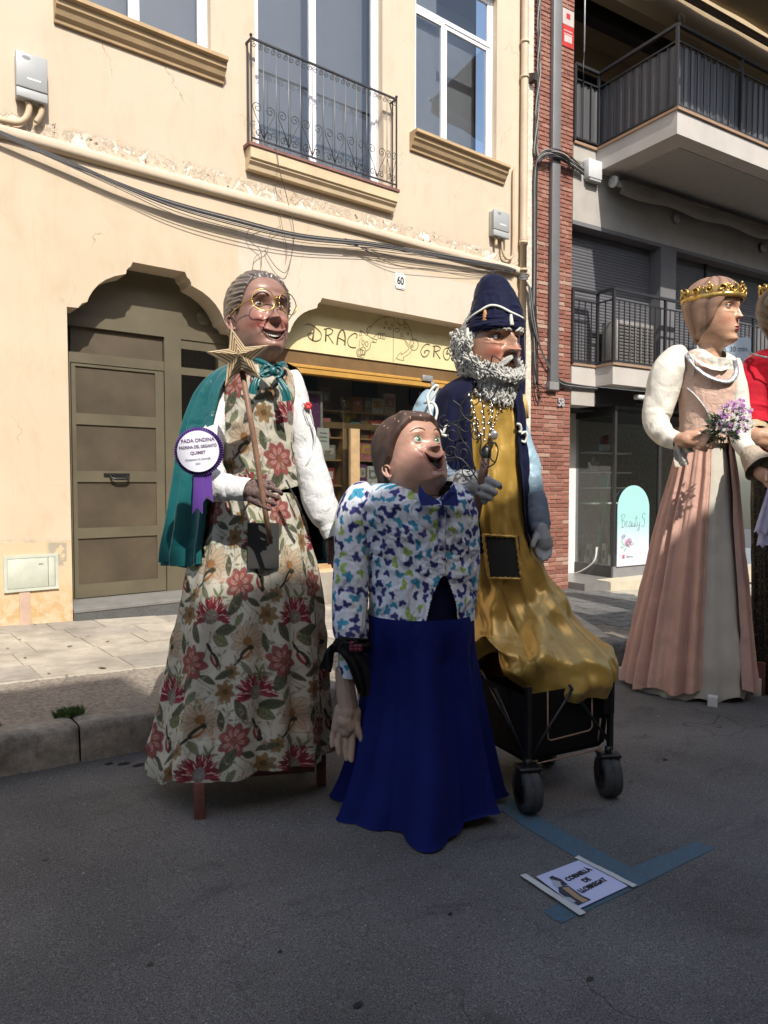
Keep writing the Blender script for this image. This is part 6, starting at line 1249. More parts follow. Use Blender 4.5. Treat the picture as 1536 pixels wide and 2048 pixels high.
hand(f, [(666, 1062, hv, .026), (668, 1078, hv, .028)], [[(660, 1084, hv, .022), (659, 1098, hv, .02)], [(668, 1084, hv - .005, .026), (668, 1100, hv - .005, .024)], [(676, 1084, hv, .022), (677, 1098, hv, .02)]],
     [[(659, 1098, hv, .0145), (657, 1114, hv - .01, .012), (658, 1126, hv - .02, .010)], [(664, 1100, hv - .01, .0145), (664, 1120, hv - .015, .012), (666, 1134, hv - .03, .010)], [(670, 1100, hv - .01, .0145), (671, 1121, hv - .015, .012), (672, 1133, hv - .03, .010)], [(677, 1098, hv, .0135), (679, 1115, hv - .01, .011), (679, 1124, hv - .02, .009)]], [(658, 1082, hv - .02, .014), (655, 1098, hv - .035, .012), (658, 1108, hv - .045, .010)], M_NET, T1, .0036)
# head
H1 = Head(prof=dict(w=[.17, .165, .155, .16, .20, .25, .275, .30, .315, .325, .32, .295, .24, .155, .09, 0]), p=dict(nose=.108, nw=.037, nb=.56, nt=.355, ez=.535, ex=.13, socket=.055, brow=.03, cheek=.045, fold=.016, mouth=(.185, .145, .060, .022, .060), chin=.03, lz=.23,
                 extra=[(.12, .66, .08, .05, -.008), (.0, .60, .05, .03, .010)], paint=[(.2, .18, .06, .1, .35, (.13, .07, .055)), (.16, .30, .10, .05, .5, (.38, .10, .075))]))
chin = f.P(537, 699, -.06); SK1 = skin((.275, .148, .108), (.35, .12, .085), (.20, .075, .07), (.10, .045, .04))
H1.build(f, (chin[0] - .034, -.0, chin[2] - .040), .42, 24, 8, 0, M_SKIN, SK1)
M_LID1 = mat('eyelid brown', (.26, .135, .10), .35, bump=0, coat=.3)
H1.eyes((.10, .06, .035), (.55, .52, .48), M_LID1, r=.05, gaze=(8, 2), back=.018, upper=.62, lower=.45)
H1.teeth(.105, .183, .042, 9, M_TEETH, .026, .060, .145); M_GBROW = mat('grey brown hair paint', (.12, .085, .07), .5)
H1.brows([(.055, .615), (.11, .64), (.17, .635), (.215, .60)], .011, M_GBROW)
M_HAIR1 = mat('grey painted hair', (1, 1, 1), .38, attr=True, var=.15, vs=20, bump=.2, bs=60, coat=.3)
def psi1(TH, Z): X, Y = H1.base(TH, Z); return np.arctan2(Z - .42, X), Y
def rid1(TH, Z, k): ps, Y = psi1(TH, Z); return .012 * np.abs(np.sin(ps * 19 + 1.3 * np.sin(Y * 6 + ps * 3))) ** .8 + .005 * np.sin(ps * 61 + 2.5 * np.sin(Y * 12))
def hc1(TH, Z, r_): q = np.clip(r_ / .02, 0, 1)[..., None]; ps, Yh = psi1(TH, Z); s_ = (.5 + .5 * np.sin(ps * 67 + 4 * np.sin(Yh * 11 + ps * 3)))[..., None]; return np.array((.055, .042, .036)) * (1 - q) + (np.array((.15, .115, .095)) * (1 - s_ * .5) + np.array((.26, .22, .19)) * s_ * .5) * q
H1.hair([(0, .87), (22, .85), (38, .80), (50, .72), (60, .60), (70, .50), (78, .46), (84, .52), (98, .48), (106, .30), (118, .10), (180, .02)], .022, M_HAIR1, ridges=rid1, colf=hc1, z0=-.05, n=(190, 420))
H1.ear(mat('ear skin', (.27, .13, .10), .4, bump=0, coat=.3), .385, 88, 1.05)
# spectacles
M_GOLD = mat('gold wire', (.62, .42, .10), .25, metal=.85, var=.1, bump=0)
gl_ = MB()
for sg_ in (-1, 1):
    c_ = (sg_ * .15, .50 - .02, .525); gl_.tube([(c_[0] + .125 * math.cos(t), c_[1] - .05 * abs(math.cos(t)) * (1 if math.cos(t) * sg_ > 0 else -.2), c_[2] + .125 * math.sin(t)) for t in np.linspace(0, 2 * math.pi, 33)], .0055, 6)
    gl_.tube(smooth_pts([(sg_ * .275, .435, .535), (sg_ * .33, .25, .52), (sg_ * .36, .02, .48)], 4), .006, 6)
gl_.tube(smooth_pts([(-.03, .50, .54), (0, .515, .565), (.03, .50, .54)], 4), .006, 6); gl_.build('spectacles', M_GOLD, H1.o, fix=False)
# bow at the neck
bw = lambda L, r, fl, nm, m=M_TEAL: MB().tube(smooth_pts([f.P(*p) for p in L], 6), r, 10, flat=fl).build(nm, m, T1, fix=False)
bw([(548, 738, -.19), (530, 730, -.21), (520, 742, -.22), (532, 752, -.22), (548, 744, -.20)], [.008, .02, .028, .02] + [.022] * 20 + [.008], .6, 'bow_loop') if False else None
def ribbon(L, w0, w1, nm, m=M_TEAL, par=None, ff=f, tw=0, wv=.006):
    P_ = smooth_pts([ff.P(*p) for p in L], 7); n = len(P_); vs = []
    for i, p in enumerate(P_):
        d = (P_[min(i + 1, n - 1)] - P_[max(0, i - 1)]).normalized(); a = d.cross(Vector((0, -1, 0))); a = a.normalized() if a.length > 1e-5 else Vector((1, 0, 0)); w = w0 + (w1 - w0) * i / (n - 1)
        for k in range(7): t = k / 6 - .5; vs.append(p + a * w * 2 * t + Vector((0, wv * math.cos(t * 9 + i * .3 + tw), 0)))
    return MB().add(vs, [(7 * i + k, 7 * i + k + 1, 7 * (i + 1) + k + 1, 7 * (i + 1) + k) for i in range(n - 1) for k in range(6)], True).build(nm, m, par or f.o, fix=False)
ribbon([(545, 741, -.205), (534, 733, -.215), (524, 740, -.22), (530, 750, -.235), (545, 745, -.235)], .010, .013, 'bow_loop'); ribbon([(545, 741, -.205), (554, 733, -.215), (563, 742, -.22), (556, 751, -.235), (545, 745, -.235)], .010, .013, 'bow_loop')
ribbon([(542, 744, -.225), (520, 752, -.235), (508, 770, -.25), (504, 788, -.255)], .012, .020, 'bow_tail'); ribbon([(548, 744, -.225), (560, 758, -.23), (570, 780, -.245), (574, 802, -.25)], .012, .022, 'bow_tail'); MB().sphere(f.P(546, 742, -.235), (.02, .018, .022), 12, 8).build('bow_knot', M_TEAL, T1)
ribbon([(470, 724, -.10), (500, 716, -.17), (530, 728, -.21), (545, 740, -.215)], .014, .016, 'neck_ribbon'); ribbon([(575, 730, -.08), (565, 728, -.17), (552, 736, -.21)], .014, .016, 'neck_ribbon')
# red flower and white ribbons on the cape
M_REDF = mat('red flower', (.5, .03, .03), .5)
for k in range(6): a_ = k * 1.05; MB().sphere((f.P(616, 812, -.10)[0] + .011 * math.cos(a_), f.P(616, 812, -.10)[1] - .01, f.P(616, 812, -.10)[2] + .011 * math.sin(a_)), (.009, .006, .009), 8, 6).build('cape_flower', M_REDF, T1)
ribbon([(614, 815, -.09), (622, 845, -.10), (630, 870, -.12), (625, 905, -.13), (612, 930, -.14)], .010, .003, 'cape_ribbon', M_WCOT); ribbon([(612, 812, -.09), (606, 808, -.09), (612, 830, -.10), (618, 850, -.10)], .012, .006, 'cape_ribbon', M_WCOT)
# wand (a thing of its own, held in the hand)
sc0 = f.W(f.P(540, 1086, -.42)); wd_ = thing('star_wand', 'wooden wand topped by a large ridged gold star held upright by the giantess', 'wand', sc0, -f.az)
def wl(p): q = f.P(*p); b = f.P(540, 1086, -.42); return (q[0] - b[0], q[1] - b[1], q[2] - b[2])
MB().tube([wl((541, 1087, -.42)), wl((527, 1000, -.455)), wl((505, 860, -.47)), wl((483, 735, -.49))], [.011, .0125, .0125, .0125], 9).build('stick', mat('wand wood', (.22, .12, .075), .55, var=.25, vs=25, bump=.3, bs=50), wd_)
M_STG = mat('gold star ridge', (.74, .58, .36), .36, metal=.35, var=.1, bump=.1); M_STB = mat('brown star groove', (.13, .065, .035), .5)
cst = wl((479, 716, -.50)); tips = [(462, 655), (540, 690), (521, 757), (450, 773), (413, 704)]; R0 = [wl((*t, -.50)) for t in tips]; inn = []
for k in range(5): a, b = R0[k], R0[(k + 1) % 5]; inn.append(((a[0] + b[0]) / 2 * .50 + cst[0] * .50, 0, (a[2] + b[2]) / 2 * .50 + cst[2] * .50))
outl = []
for k in range(5): outl += [(R0[k][0], R0[k][2]), (inn[k][0], inn[k][2])]
def s_at(k): return 1 - k * .215
for k in range(5):
    o1 = [(cst[0] + (x - cst[0]) * s_at(k), cst[2] + (z - cst[2]) * s_at(k)) for x, z in outl]; sn_ = max(.02, s_at(k + 1) + .05); o2 = [(cst[0] + (x - cst[0]) * sn_, cst[2] + (z - cst[2]) * sn_) for x, z in outl]; d1, d2 = cst[1] - .004 - k * .016, cst[1] - .022 - k * .016
    MB().add([(x, d1, z) for x, z in o1] + [(x, d2, z) for x, z in o2], [(i, (i + 1) % 10, (i + 1) % 10 + 10, i + 10) for i in range(10)]).build('star_ridge', M_STG, wd_)
    o3 = [(cst[0] + (x - cst[0]) * (sn_ + .004), cst[2] + (z - cst[2]) * (sn_ + .004)) for x, z in outl]; MB().poly(o3, d2 + .010, cst[1] + .02 - k * .0008).build('star_groove', M_STB, wd_)
MB().poly([(cst[0] + (x - cst[0]), cst[2] + (z - cst[2])) for x, z in outl], cst[1] - .004, cst[1] + .022).build('star_back', M_STB, wd_)
for k in range(0):
    s_ = 1 - k * .135; MB().poly([(cst[0] + (x - cst[0]) * s_, cst[2] + (z - cst[2]) * s_) for x, z in outl], cst[1] - .012 - k * .007, cst[1] + .02 - k * .004).build('star_ridge', M_STG, wd_)
    s_ -= .055
    if k < 6: MB().poly([(cst[0] + (x - cst[0]) * s_, cst[2] + (z - cst[2]) * s_) for x, z in outl], cst[1] - .0128 - k * .007, cst[1] + .0 - k * .004).build('star_groove', M_STB, wd_)
# rosette
rc = f.P(398, 903, -.40); ro = thing('award_rosette', 'white and purple award rosette lettered FADA ONDINA pinned to the teal cape', 'rosette', f.W(rc), -f.az - math.radians(8))
M_PUR = fabric('purple satin', (.11, .045, .26), .4, sheen=.2, crease=.05, spec=.5); vs = []; n = 120
for ring, (r_, d_) in enumerate(((.078, 0), (.104, .004))):
    for k in range(n): a = 2 * math.pi * k / n; vs.append((r_ * math.cos(a), -.006 + d_ + (.007 if k % 2 else -.007) * (.4 + ring), r_ * math.sin(a)))
MB().add(vs, [(k, (k + 1) % n, (k + 1) % n + n, k + n) for k in range(n)]).build('pleated_frill', M_PUR, ro, fix=False)
MB().lathe([(0, -.012), (.086, -.012), (.089, -.009), (.089, .0), (0, .0)], (0, 0, 0), 40, 'y').v
dsc = MB(); dsc.poly([(.088 * math.cos(t), .088 * math.sin(t)) for t in np.linspace(0, 2 * math.pi, 41)[:-1]], -.020, -.008); dsc.build('disc', mat('white card', (.70, .70, .76), .5, var=.02, bump=0), ro)
M_PINK = mat('purple ink', (.10, .05, .14), .6, bump=0); M_GINK = mat('grey ink', (.34, .34, .38), .6, bump=0)
for t, y, sz, m_, sx in (('FADA ONDINA', .040, .0215, M_PINK, .95), ('PADRINA DEL GEGANTÓ', .014, .0175, M_PINK, .80), ('QUIMET', -.012, .0185, M_PINK, .95), ('Campanars de Cornellà', -.037, .0125, M_GINK, .9), ('2024', -.056, .0115, M_GINK, .9)):
    text_mesh('lettering', t, sz, m_, ro, (0, -.0215, y), (math.pi / 2, -.09, 0), .0003, sx, bold=.0004)
for k, (x0, x1, z1) in enumerate(((.0, -.01, -.27), (.03, .035, -.22))):
    mb = MB(); w = .022; pts = [(x0 - w, -.08), (x0 + w, -.08), (x1 + w, z1), (x1, z1 + .03), (x1 - w, z1)]; mb.poly(pts, .0 + .004 * k, .002 + .004 * k); mb.build('ribbon_tail', M_PUR, ro)

# ================================================================== FIGURE 2: the short laughing puppet in front
F2 = Fig('giant_puppet', 'short laughing puppet with brown cap of hair, butterfly print shirt and long royal blue skirt', 'giant puppet', 835, 3.35); f = F2; T2 = F2.o
M_BUT = fabric('butterfly print cotton', (1, 1, 1), .85, attr=True, var=.03, crease=1.0, cs=6, cd=.05)
M_BLUE2 = fabric('royal blue cloth', (.003, .008, .092), .85, crease=.55, cs=5, var=.1)
hem2 = lambda TH, T: sst((T - .25) / .75) * (-.0) + .012 * T * np.sin(4 * TH)
sb = Garment(f, [(1225, 735, 945), (1300, 728, 962), (1400, 712, 982), (1500, 684, 1004), (1560, 660, 1018), (1597, 638, 1030), (1601, 634, 1034)], .84, (200, 420), (7, .52, 2), None, 14, (.25, .5)); zf = f.P(850, 1597, 0)[2]
fl = sb.P3; w_ = sst((sb.T - .35) / .65); fl[..., 0] += w_ * -.0; front = g_(sb.TH + .0, .75); fl[..., 1] -= w_ * .085 * front; fl[..., 0] += w_ * .02 * front; fl[..., 2] = fl[..., 2] - (fl[..., 2] - .004) * sst((sb.T - .82) / .18) * 0
zmin = fl[-1, :, 2].mean(); fl[..., 2] = .022 + (fl[..., 2] - zmin) * (fl[0, :, 2].mean() - .022) / (fl[0, :, 2].mean() - zmin)
lift = .03 * g_(sb.TH - .95, .45) + .03 * g_(sb.TH + .2, .3) * 0; fl[..., 2] += lift * sb.T ** 6; sb.build('skirt', M_BLUE2, T2)
MB().box(-.20, .20, -.15, .15, 0, .9).v
sh_ = Garment(f, [(962, 800, 905), (968, 745, 925), (985, 712, 942), (1020, 700, 950), (1080, 722, 950), (1150, 735, 949), (1200, 737, 948), (1236, 736, 948)], .75, (230, 420), (8, .03, 2), None, 21, (.3, .6), jit=1.6, hem=lambda TH, T: -.075 * sst(1 - T / .16) * g_(TH - .40, .7))
m_open = ~((sh_.T > .66) & (np.abs(sh_.TH - .42 + .0 * sh_.T) < np.where(sh_.T > .66, .34 * np.sqrt(np.clip((sh_.T - .66) / .34, 0, 1)) ** 1.1, 0)))
P3 = sh_.P3; op = sst((sh_.T - .66) / .34); sh_.build('shirt', M_BUT, T2, cv=CV_BUTT, mask=m_open)
shi = Garment(f, [(1150, 741, 944), (1242, 741, 944)], .74, (6, 80), (3, 0, 1), offset=-.035); shi.build('skirt_waist', fabric('near black blue', (.003, .004, .03), .9), T2)
plk = np.array([[sh_.front(x, y, .008) for x in (876, 880, 888, 892)] for y in np.linspace(1008, 1148, 20)]); mesh_grid('button_placket', plk, M_BUT, T2, wrap=False, col=CV_BUTT.sample(plk[..., 0] + .1, plk[..., 2]))
for y in (1015, 1096): MB().lathe([(0, -.007), (.011, -.007), (.013, -.003), (.013, 0), (0, 0)], tuple(sh_.front(882, y, .010)), 14, 'y').build('button', mat('purple button', (.05, .03, .12), .3), T2)
# sleeves
sleeve(f, [(742, 985, -.02, .060), (722, 1000, -.04, .088), (708, 1040, -.05, .096), (706, 1110, -.06, .090), (700, 1190, -.08, .086), (700, 1250, -.10, .088), (703, 1290, -.12, .070), (700, 1330, -.13, .058), (696, 1352, -.13, .050)], 'sleeve', M_BUT, T2, CV_BUTT, (240, 150), wr=.12, seed=4, kw=1.4)
sleeve(f, [(905, 985, -.02, .05), (925, 1010, -.03, .066), (934, 1060, -.03, .060), (936, 1130, -.02, .058), (930, 1200, 0, .055), (925, 1236, .02, .04)], 'sleeve', M_BUT, T2, CV_BUTT, (150, 110), wr=.12, seed=14, kw=1.6)
# collar
M_COL = fabric('navy collar', (.010, .016, .10), .8)
def flap(pts, v, nm, m, par, ff, th=.008):
    q = [ff.P(x, y, vv) for x, y, vv in pts]; n = len(q); MB().add(q + [(a, b + th, c) for a, b, c in q], [tuple(range(n)), tuple(range(2 * n - 1, n - 1, -1))] + [(i, (i + 1) % n, (i + 1) % n + n, i + n) for i in range(n)]).build(nm, m, par)
flap([(838, 968, -.19), (850, 985, -.23), (878, 1002, -.265), (882, 1008, -.27), (842, 1012, -.262), (836, 990, -.235)], 0, 'collar', M_COL, T2, f); flap([(908, 968, -.16), (914, 985, -.20), (917, 1012, -.23), (884, 1010, -.27), (882, 1002, -.268), (898, 984, -.235)], 0, 'collar', M_COL, T2, f)
# neck + head
H2 = Head(prof=dict(w=[.26, .24, .24, .255, .29, .33, .35, .37, .375, .375, .365, .33, .27, .18, .10, 0], f=[.20, .20, .27, .35, .41, .42, .43, .42, .41, .43, .43, .40, .33, .21, .11, 0], b=[.24, .24, .26, .30, .34, .38, .42, .46, .48, .49, .48, .45, .38, .25, .14, 0]),
          p=dict(nose=.085, nw=.052, nb=.54, nt=.44, ez=.565, ex=.155, socket=.05, brow=.012, cheek=.03, mouth=(.285, .18, .095, .008, .135), chin=.05, fold=0, extra=[(.0, .42, .1, .03, .02)], paint=[(.0, .10, .09, .035, .55, (.12, .07, .06)), (.25, .2, .1, .1, .3, (.34, .17, .13)), (0, .43, .07, .03, .5, (.25, .11, .08))]))
SK2 = skin((.43, .235, .165), (.42, .17, .13), (.40, .17, .15), (.22, .12, .10)); c2 = f.P(868, 975, 0)
hd2 = f.P(836, 972, -.04); H2.build(f, (hd2[0] + .008, -.05, hd2[2] - .030), .365, 42, 20, 0, M_SKIN, SK2)
H2.eyes((.04, .14, .045), (.52, .54, .50), mat('tan eyelid', (.38, .22, .17), .4, bump=0), r=.062, gaze=(14, 4), back=.018, upper=.72, lower=.55, squash=.5); M_BRN = mat('brown brow paint', (.07, .035, .02), .5)
H2.brows([(.07, .665), (.12, .70), (.19, .705), (.25, .675)], .010, M_BRN)
M_HAIR2 = mat('chipped brown hair paint', (1, 1, 1), .62, attr=True, var=.3, vs=8, bump=.25, bs=9, bd=.012, coat=0, spec=.3)
def hc2(TH, Z, r_):
    a = np.array((.045, .026, .02)); b = np.array((.10, .06, .048)); q = (.5 + .5 * np.sin(5 * TH + 7 * Z + 2 * np.sin(4 * TH + 3 * Z)))[..., None]; c = a * (1 - .6 * q) + b * .6 * q; dk_ = np.array((.045, .035, .04)); k = sst((np.abs(TH) - 1.9) / .5)[..., None]; c = c * (1 - k) + dk_ * k
    ch_ = ((np.sin(TH * 23 + 4) * np.sin(Z * 37 + TH * 9) > .93) & (Z > .80))[..., None]; return np.where(ch_, np.array((.55, .32, .24)), c)
H2.hair([(0, .80), (25, .83), (40, .79), (55, .72), (70, .60), (84, .44), (96, .36), (108, .18), (130, .02), (180, -.02)], .055, M_HAIR2, ridges=lambda TH, Z, k: .016 * np.abs(np.sin(TH * 2.5 + 3 * Z)) + .003 * np.sin(TH * 9 + Z * 14), colf=hc2, z0=-.08)
H2.ear(mat('ear tan', (.42, .24, .18), .45, bump=0), .30, 96, .9)
for k in range(3):
    mb = MB(); z = -.12 - .035 * k; mb.tube([(.262 * math.sin(t), .215 * math.cos(t), z + .05 * abs(math.sin(t))) for t in np.linspace(-1.4, 1.4, 24)], .006, 5); mb.build('necklace_cord', M_LASH, H2.o, fix=False)
# hanging hand
M_TANS = mat('tan cloth hand', (.36, .255, .185), .8, var=.06, bump=.3, bs=50); hv = -.13
hand(f, [(688, 1345, hv, .042), (692, 1385, hv, .046), (696, 1410, hv, .048)], [[(683, 1420, hv, .034), (674, 1455, hv, .028)], [(696, 1420, hv - .01, .042), (692, 1460, hv - .01, .034)], [(708, 1425, hv, .034), (708, 1462, hv, .028)], [(692, 1440, hv - .01, .045), (698, 1450, hv - .01, .04)]],
     [[(669, 1455, hv, .0175), (664, 1475, hv - .01, .0165), (664, 1492, hv - .02, .013)], [(680, 1460, hv - .01, .018), (676, 1490, hv - .02, .017), (678, 1508, hv - .03, .013)], [(693, 1462, hv - .01, .0185), (691, 1500, hv - .02, .0175), (693, 1518, hv - .03, .0135)], [(706, 1462, hv - .01, .0185), (704, 1500, hv - .02, .0175), (703, 1521, hv - .03, .0135)]],
     [(710, 1440, hv - .01, .024), (716, 1462, hv - .02, .021), (725, 1482, hv - .02, .017), (730, 1494, hv - .02, .013)], M_TANS, T2, .0045)
# black scarf tied on the forearm
M_SCF = fabric('black scarf', (.010, .009, .010), .85, crease=.5)
sleeve(f, [(706, 1272, -.12, .080), (704, 1290, -.125, .088), (703, 1305, -.13, .078)], 'scarf', M_SCF, T2, wr=.25, seed=3, kw=3, n=(40, 90))
for L, w0, w1 in (([(672, 1290, -.17), (660, 1305, -.18), (655, 1325, -.18), (650, 1340, -.18)], .016, .03), ([(680, 1290, -.2), (690, 1305, -.22), (705, 1330, -.23), (722, 1385, -.22)], .03, .012), ([(700, 1290, -.2), (716, 1310, -.22), (727, 1345, -.21), (730, 1392, -.2)], .04, .02), ([(676, 1284, -.2), (672, 1294, -.21), (668, 1300, -.2)], .02, .022)): ribbon(L, w0, w1, 'scarf_end', M_SCF, T2, f, wv=.012)
q = f.P(712, 1292, -.23)
for k in range(7): MB().sphere((q[0] + .014 * (k % 3 - 1) * 1.3, q[1] - .006, q[2] + .014 * (k // 3 - 1)), (.012, .006, .010), 8, 6).build('scarf_flower', mat('dark red print', (.12, .01, .02), .7), T2)
# ================================================================== FIGURE 3: the bearded wise man and the folding wagon he stands over
F3 = Fig('giant_puppet', 'white bearded giant puppet in navy velvet hat and coat over a long gold satin robe', 'giant puppet', 1000, 4.0); f = F3; T3 = F3.o
M_NAVY = fabric('navy velvet', (.004, .0055, .026), .8, sheen=.12, crease=.2, cs=6, var=.15); M_SATN = fabric('gold satin', (.50, .31, .065), .34, sheen=.1, crease=.45, cs=3, spec=.8, var=.12, cd=.03)
M_SATN.node_tree.nodes['Principled BSDF'].inputs['Metallic'].default_value = .35
hem3 = lambda TH, T: sst((T - .8) / .2) * (.20 * g_(TH + 1.0, .5) + .10 * g_(TH - 2.6, .8)) + .008 * T * np.sin(TH * 11)
gr = Garment(f, [(752, 938, 1004, 0, .8), (775, 905, 1030, 0, .75), (800, 886, 1040, 0, .72), (860, 884, 1046, 0, .72), (950, 890, 1050, 0, .75), (1050, 905, 1064, 0, .78), (1100, 915, 1086, 0, .8), (1180, 925, 1118, 0, .8), (1225, 934, 1142, -.03, .8), (1255, 938, 1176, -.08, .8), (1285, 942, 1212, -.14, .8), (1315, 948, 1230, -.18, .78), (1345, 950, 1233, -.19, .76), (1374, 952, 1233, -.19, .76)],
             .75, (360, 460), (9, .17, 2), None, 33, (.6, .55), hem=hem3, jit=2.2)
# cloth gathered in swags over the wagon
Tt, THt = gr.T, gr.TH; k_ = sst((Tt - .60) / .12) * sst((1.0 - Tt) / .04 + .2); sw = np.sin(Tt * 42 + 3.2 * np.sin(THt * 1.0 + .4) + 1.4 * np.sin(THt * 2.3 + 1)); sw = Tt * 27 + 2.6 * THt + 3.0 * np.sin(THt * 1.0 + .4) + 1.2 * np.sin(THt * 2.3 + 1); rg = (.5 + .5 * np.cos(sw)) ** 2.2; rg2 = (.5 + .5 * np.cos(Tt * 50 - 3.5 * THt + 2 * np.sin(2 * THt))) ** 2.5; rr0 = k_ * (.042 * rg + .008 * rg2); gr.P3[..., 1] -= rr0 * np.cos(THt); gr.P3[..., 0] += rr0 * .7 * np.sin(THt); gr.P3[..., 2] += rr0 * .5
k2 = sst((Tt - .12) / .1) * (1 - sst((Tt - .5) / .15)); s2 = np.sin(Tt * 30 + THt * 9 + 2 * np.sin(THt * 4)); gr.P3[..., 1] -= .007 * k2 * s2
gr.build('gold_robe', M_SATN, T3)
mesh_grid('viewing_mesh', np.array([[gr.front(968 + (1038 - 968) * i / 7 + (y - 1065) * .05, y, .035) for i in range(8)] for y in np.linspace(1072, 1155, 10)]), fabric('dark mesh', (.05, .047, .035), .9, crease=.02), T3, wrap=False)
fr_ = []
for (a, b) in (((966, 1070), (1032, 1074)), ((1032, 1074), (1043, 1158)), ((1043, 1158), (978, 1157)), ((978, 1157), (966, 1070))):
    for k in range(14): t = k / 14; p = gr.front(a[0] + (b[0] - a[0]) * t, a[1] + (b[1] - a[1]) * t, .040 + .004 * math.sin(k * 2.1)); fr_.append((p[0] + .003 * math.sin(k * 3), p[1], p[2] + .003 * math.cos(k * 2.7)))
fr_.append(fr_[0]); MB().tube(fr_, .009, 6).build('mesh_binding', M_SATN, T3, fix=False)
crow3 = [(746, 935, 1006, 0, .8), (770, 890, 1034, 0, .8), (795, 868, 1046, 0, .8), (840, 860, 1053, 0, .8), (900, 862, 1059, 0, .82), (980, 868, 1065, 0, .82), (1050, 880, 1070, 0, .82), (1100, 890, 1078, 0, .82)]
co = Garment(f, crow3, .8, (170, 360), (15, .10, 2), (54, 353), 3, (.3, .6), jit=.8); co.build('coat', M_NAVY, T3); Garment(f, crow3, .8, (100, 200), (15, .10, 2), (54, 353), 3, (.3, .6), jit=.8, offset=-.008).build('coat_lining', fabric('black lining', (.008, .008, .012), .8), T3)
# collar and front facing
Garment(f, [(738, 944, 1000, 0, .9), (764, 926, 1014, 0, .85)], .9, (16, 120), (14, .05, 2), jit=1).build('collar_band', M_SATN, T3)
sleeve(f, [(872, 790, .02, .07), (856, 825, 0, .09), (850, 870, -.04, .09), (862, 920, -.12, .08), (885, 955, -.22, .07), (902, 962, -.30, .062)], 'sleeve', fabric('light blue satin', (.26, .38, .46), .45, crease=.5, spec=.5), T3, wr=.14, seed=6, kw=3)
sleeve(f, [(886, 962, -.26, .062), (904, 964, -.31, .066), (922, 966, -.35, .058)], 'cuff', fabric('denim blue cuff', (.16, .20, .25), .85, crease=.4), T3, wr=.08, seed=7, kw=4, n=(40, 70))
sleeve(f, [(1036, 850, .03, .05), (1042, 890, .04, .07), (1052, 930, .03, .078), (1060, 970, .0, .070), (1070, 1000, -.03, .06), (1076, 1030, -.05, .055)], 'sleeve', bpy.data.materials['light blue satin'], T3, wr=.12, seed=16, kw=2.5)
sleeve(f, [(1068, 988, -.03, .060), (1074, 1015, -.05, .064), (1080, 1050, -.08, .058), (1082, 1062, -.09, .050)], 'cuff', bpy.data.materials['denim blue cuff'], T3, wr=.1, seed=8, kw=3, n=(60, 70))
M_GLV = fabric('grey leather glove', (.34, .35, .36), .6, crease=.2, cs=20, var=.08); hv = -.42
hand(f, [(912, 965, hv + .06, .046), (925, 966, hv + .02, .050)], [[(925, 955, hv, .042), (950, 958, hv - .01, .040)], [(926, 970, hv, .046), (952, 974, hv - .02, .044)], [(930, 984, hv, .038), (950, 988, hv - .01, .034)]],
     [[(948, 956, hv - .015, .027), (975, 960, hv - .05, .025), (997, 970, hv - .05, .021), (1000, 974, hv - .02, .018)], [(948, 968, hv - .02, .027), (972, 977, hv - .065, .025), (990, 985, hv - .06, .020), (988, 988, hv - .02, .017)], [(946, 980, hv - .02, .026), (966, 990, hv - .06, .023), (981, 996, hv - .055, .019), (978, 998, hv - .02, .016)], [(942, 990, hv - .01, .023), (958, 1000, hv - .045, .020), (970, 1004, hv - .04, .017), (966, 1005, hv - .01, .015)]],
     [(930, 952, hv + .0, .028), (948, 946, hv + .03, .025), (966, 950, hv + .04, .022), (975, 955, hv + .03, .019)], M_GLV, T3, .006)
hv = -.10
hand(f, [(1082, 1055, hv, .042), (1084, 1070, hv, .046)], [[(1076, 1075, hv, .034), (1077, 1088, hv, .03)], [(1086, 1076, hv - .01, .040), (1088, 1090, hv - .01, .036)], [(1094, 1078, hv, .03), (1096, 1090, hv, .027)]],
     [[(1074, 1088, hv, .02), (1075, 1104, hv - .02, .018), (1079, 1114, hv - .04, .014)], [(1082, 1090, hv - .01, .021), (1083, 1108, hv - .03, .019), (1086, 1120, hv - .05, .015)], [(1090, 1090, hv - .01, .021), (1092, 1108, hv - .02, .019), (1093, 1118, hv - .04, .015)], [(1097, 1088, hv, .02), (1100, 1102, hv - .01, .017), (1099, 1112, hv - .03, .014)]], [(1074, 1072, hv - .03, .022), (1068, 1084, hv - .05, .019), (1066, 1092, hv - .06, .016)], M_GLV, T3, .006)
# white cord trims
M_CORD = mat('white cord', (.66, .66, .60), .7, bump=.4, bs=150)
for L in ([(846, 832, -.16), (862, 800, -.20), (876, 776, -.20), (870, 772, -.21), (856, 790, -.22), (856, 802, -.23), (862, 830, -.24), (869, 846, -.26)], [(848, 806, -.20), (866, 806, -.23), (874, 822, -.25), (870, 842, -.26)], [(858, 832, -.24), (866, 842, -.26), (880, 862, -.28), (886, 866, -.29), (892, 852, -.29), (899, 850, -.29)], [(880, 862, -.28), (886, 870, -.29), (896, 872, -.29)],
          [(1034, 848, -.14), (1040, 850, -.13), (1042, 862, -.12), (1038, 864, -.13)], [(1042, 868, -.12), (1050, 864, -.10), (1054, 872, -.09), (1050, 884, -.09), (1043, 882, -.1)]):
    MB().tube(smooth_pts([f.P(*p) for p in L], 5), .0075, 6).build('cord_trim', M_CORD, T3, fix=False)
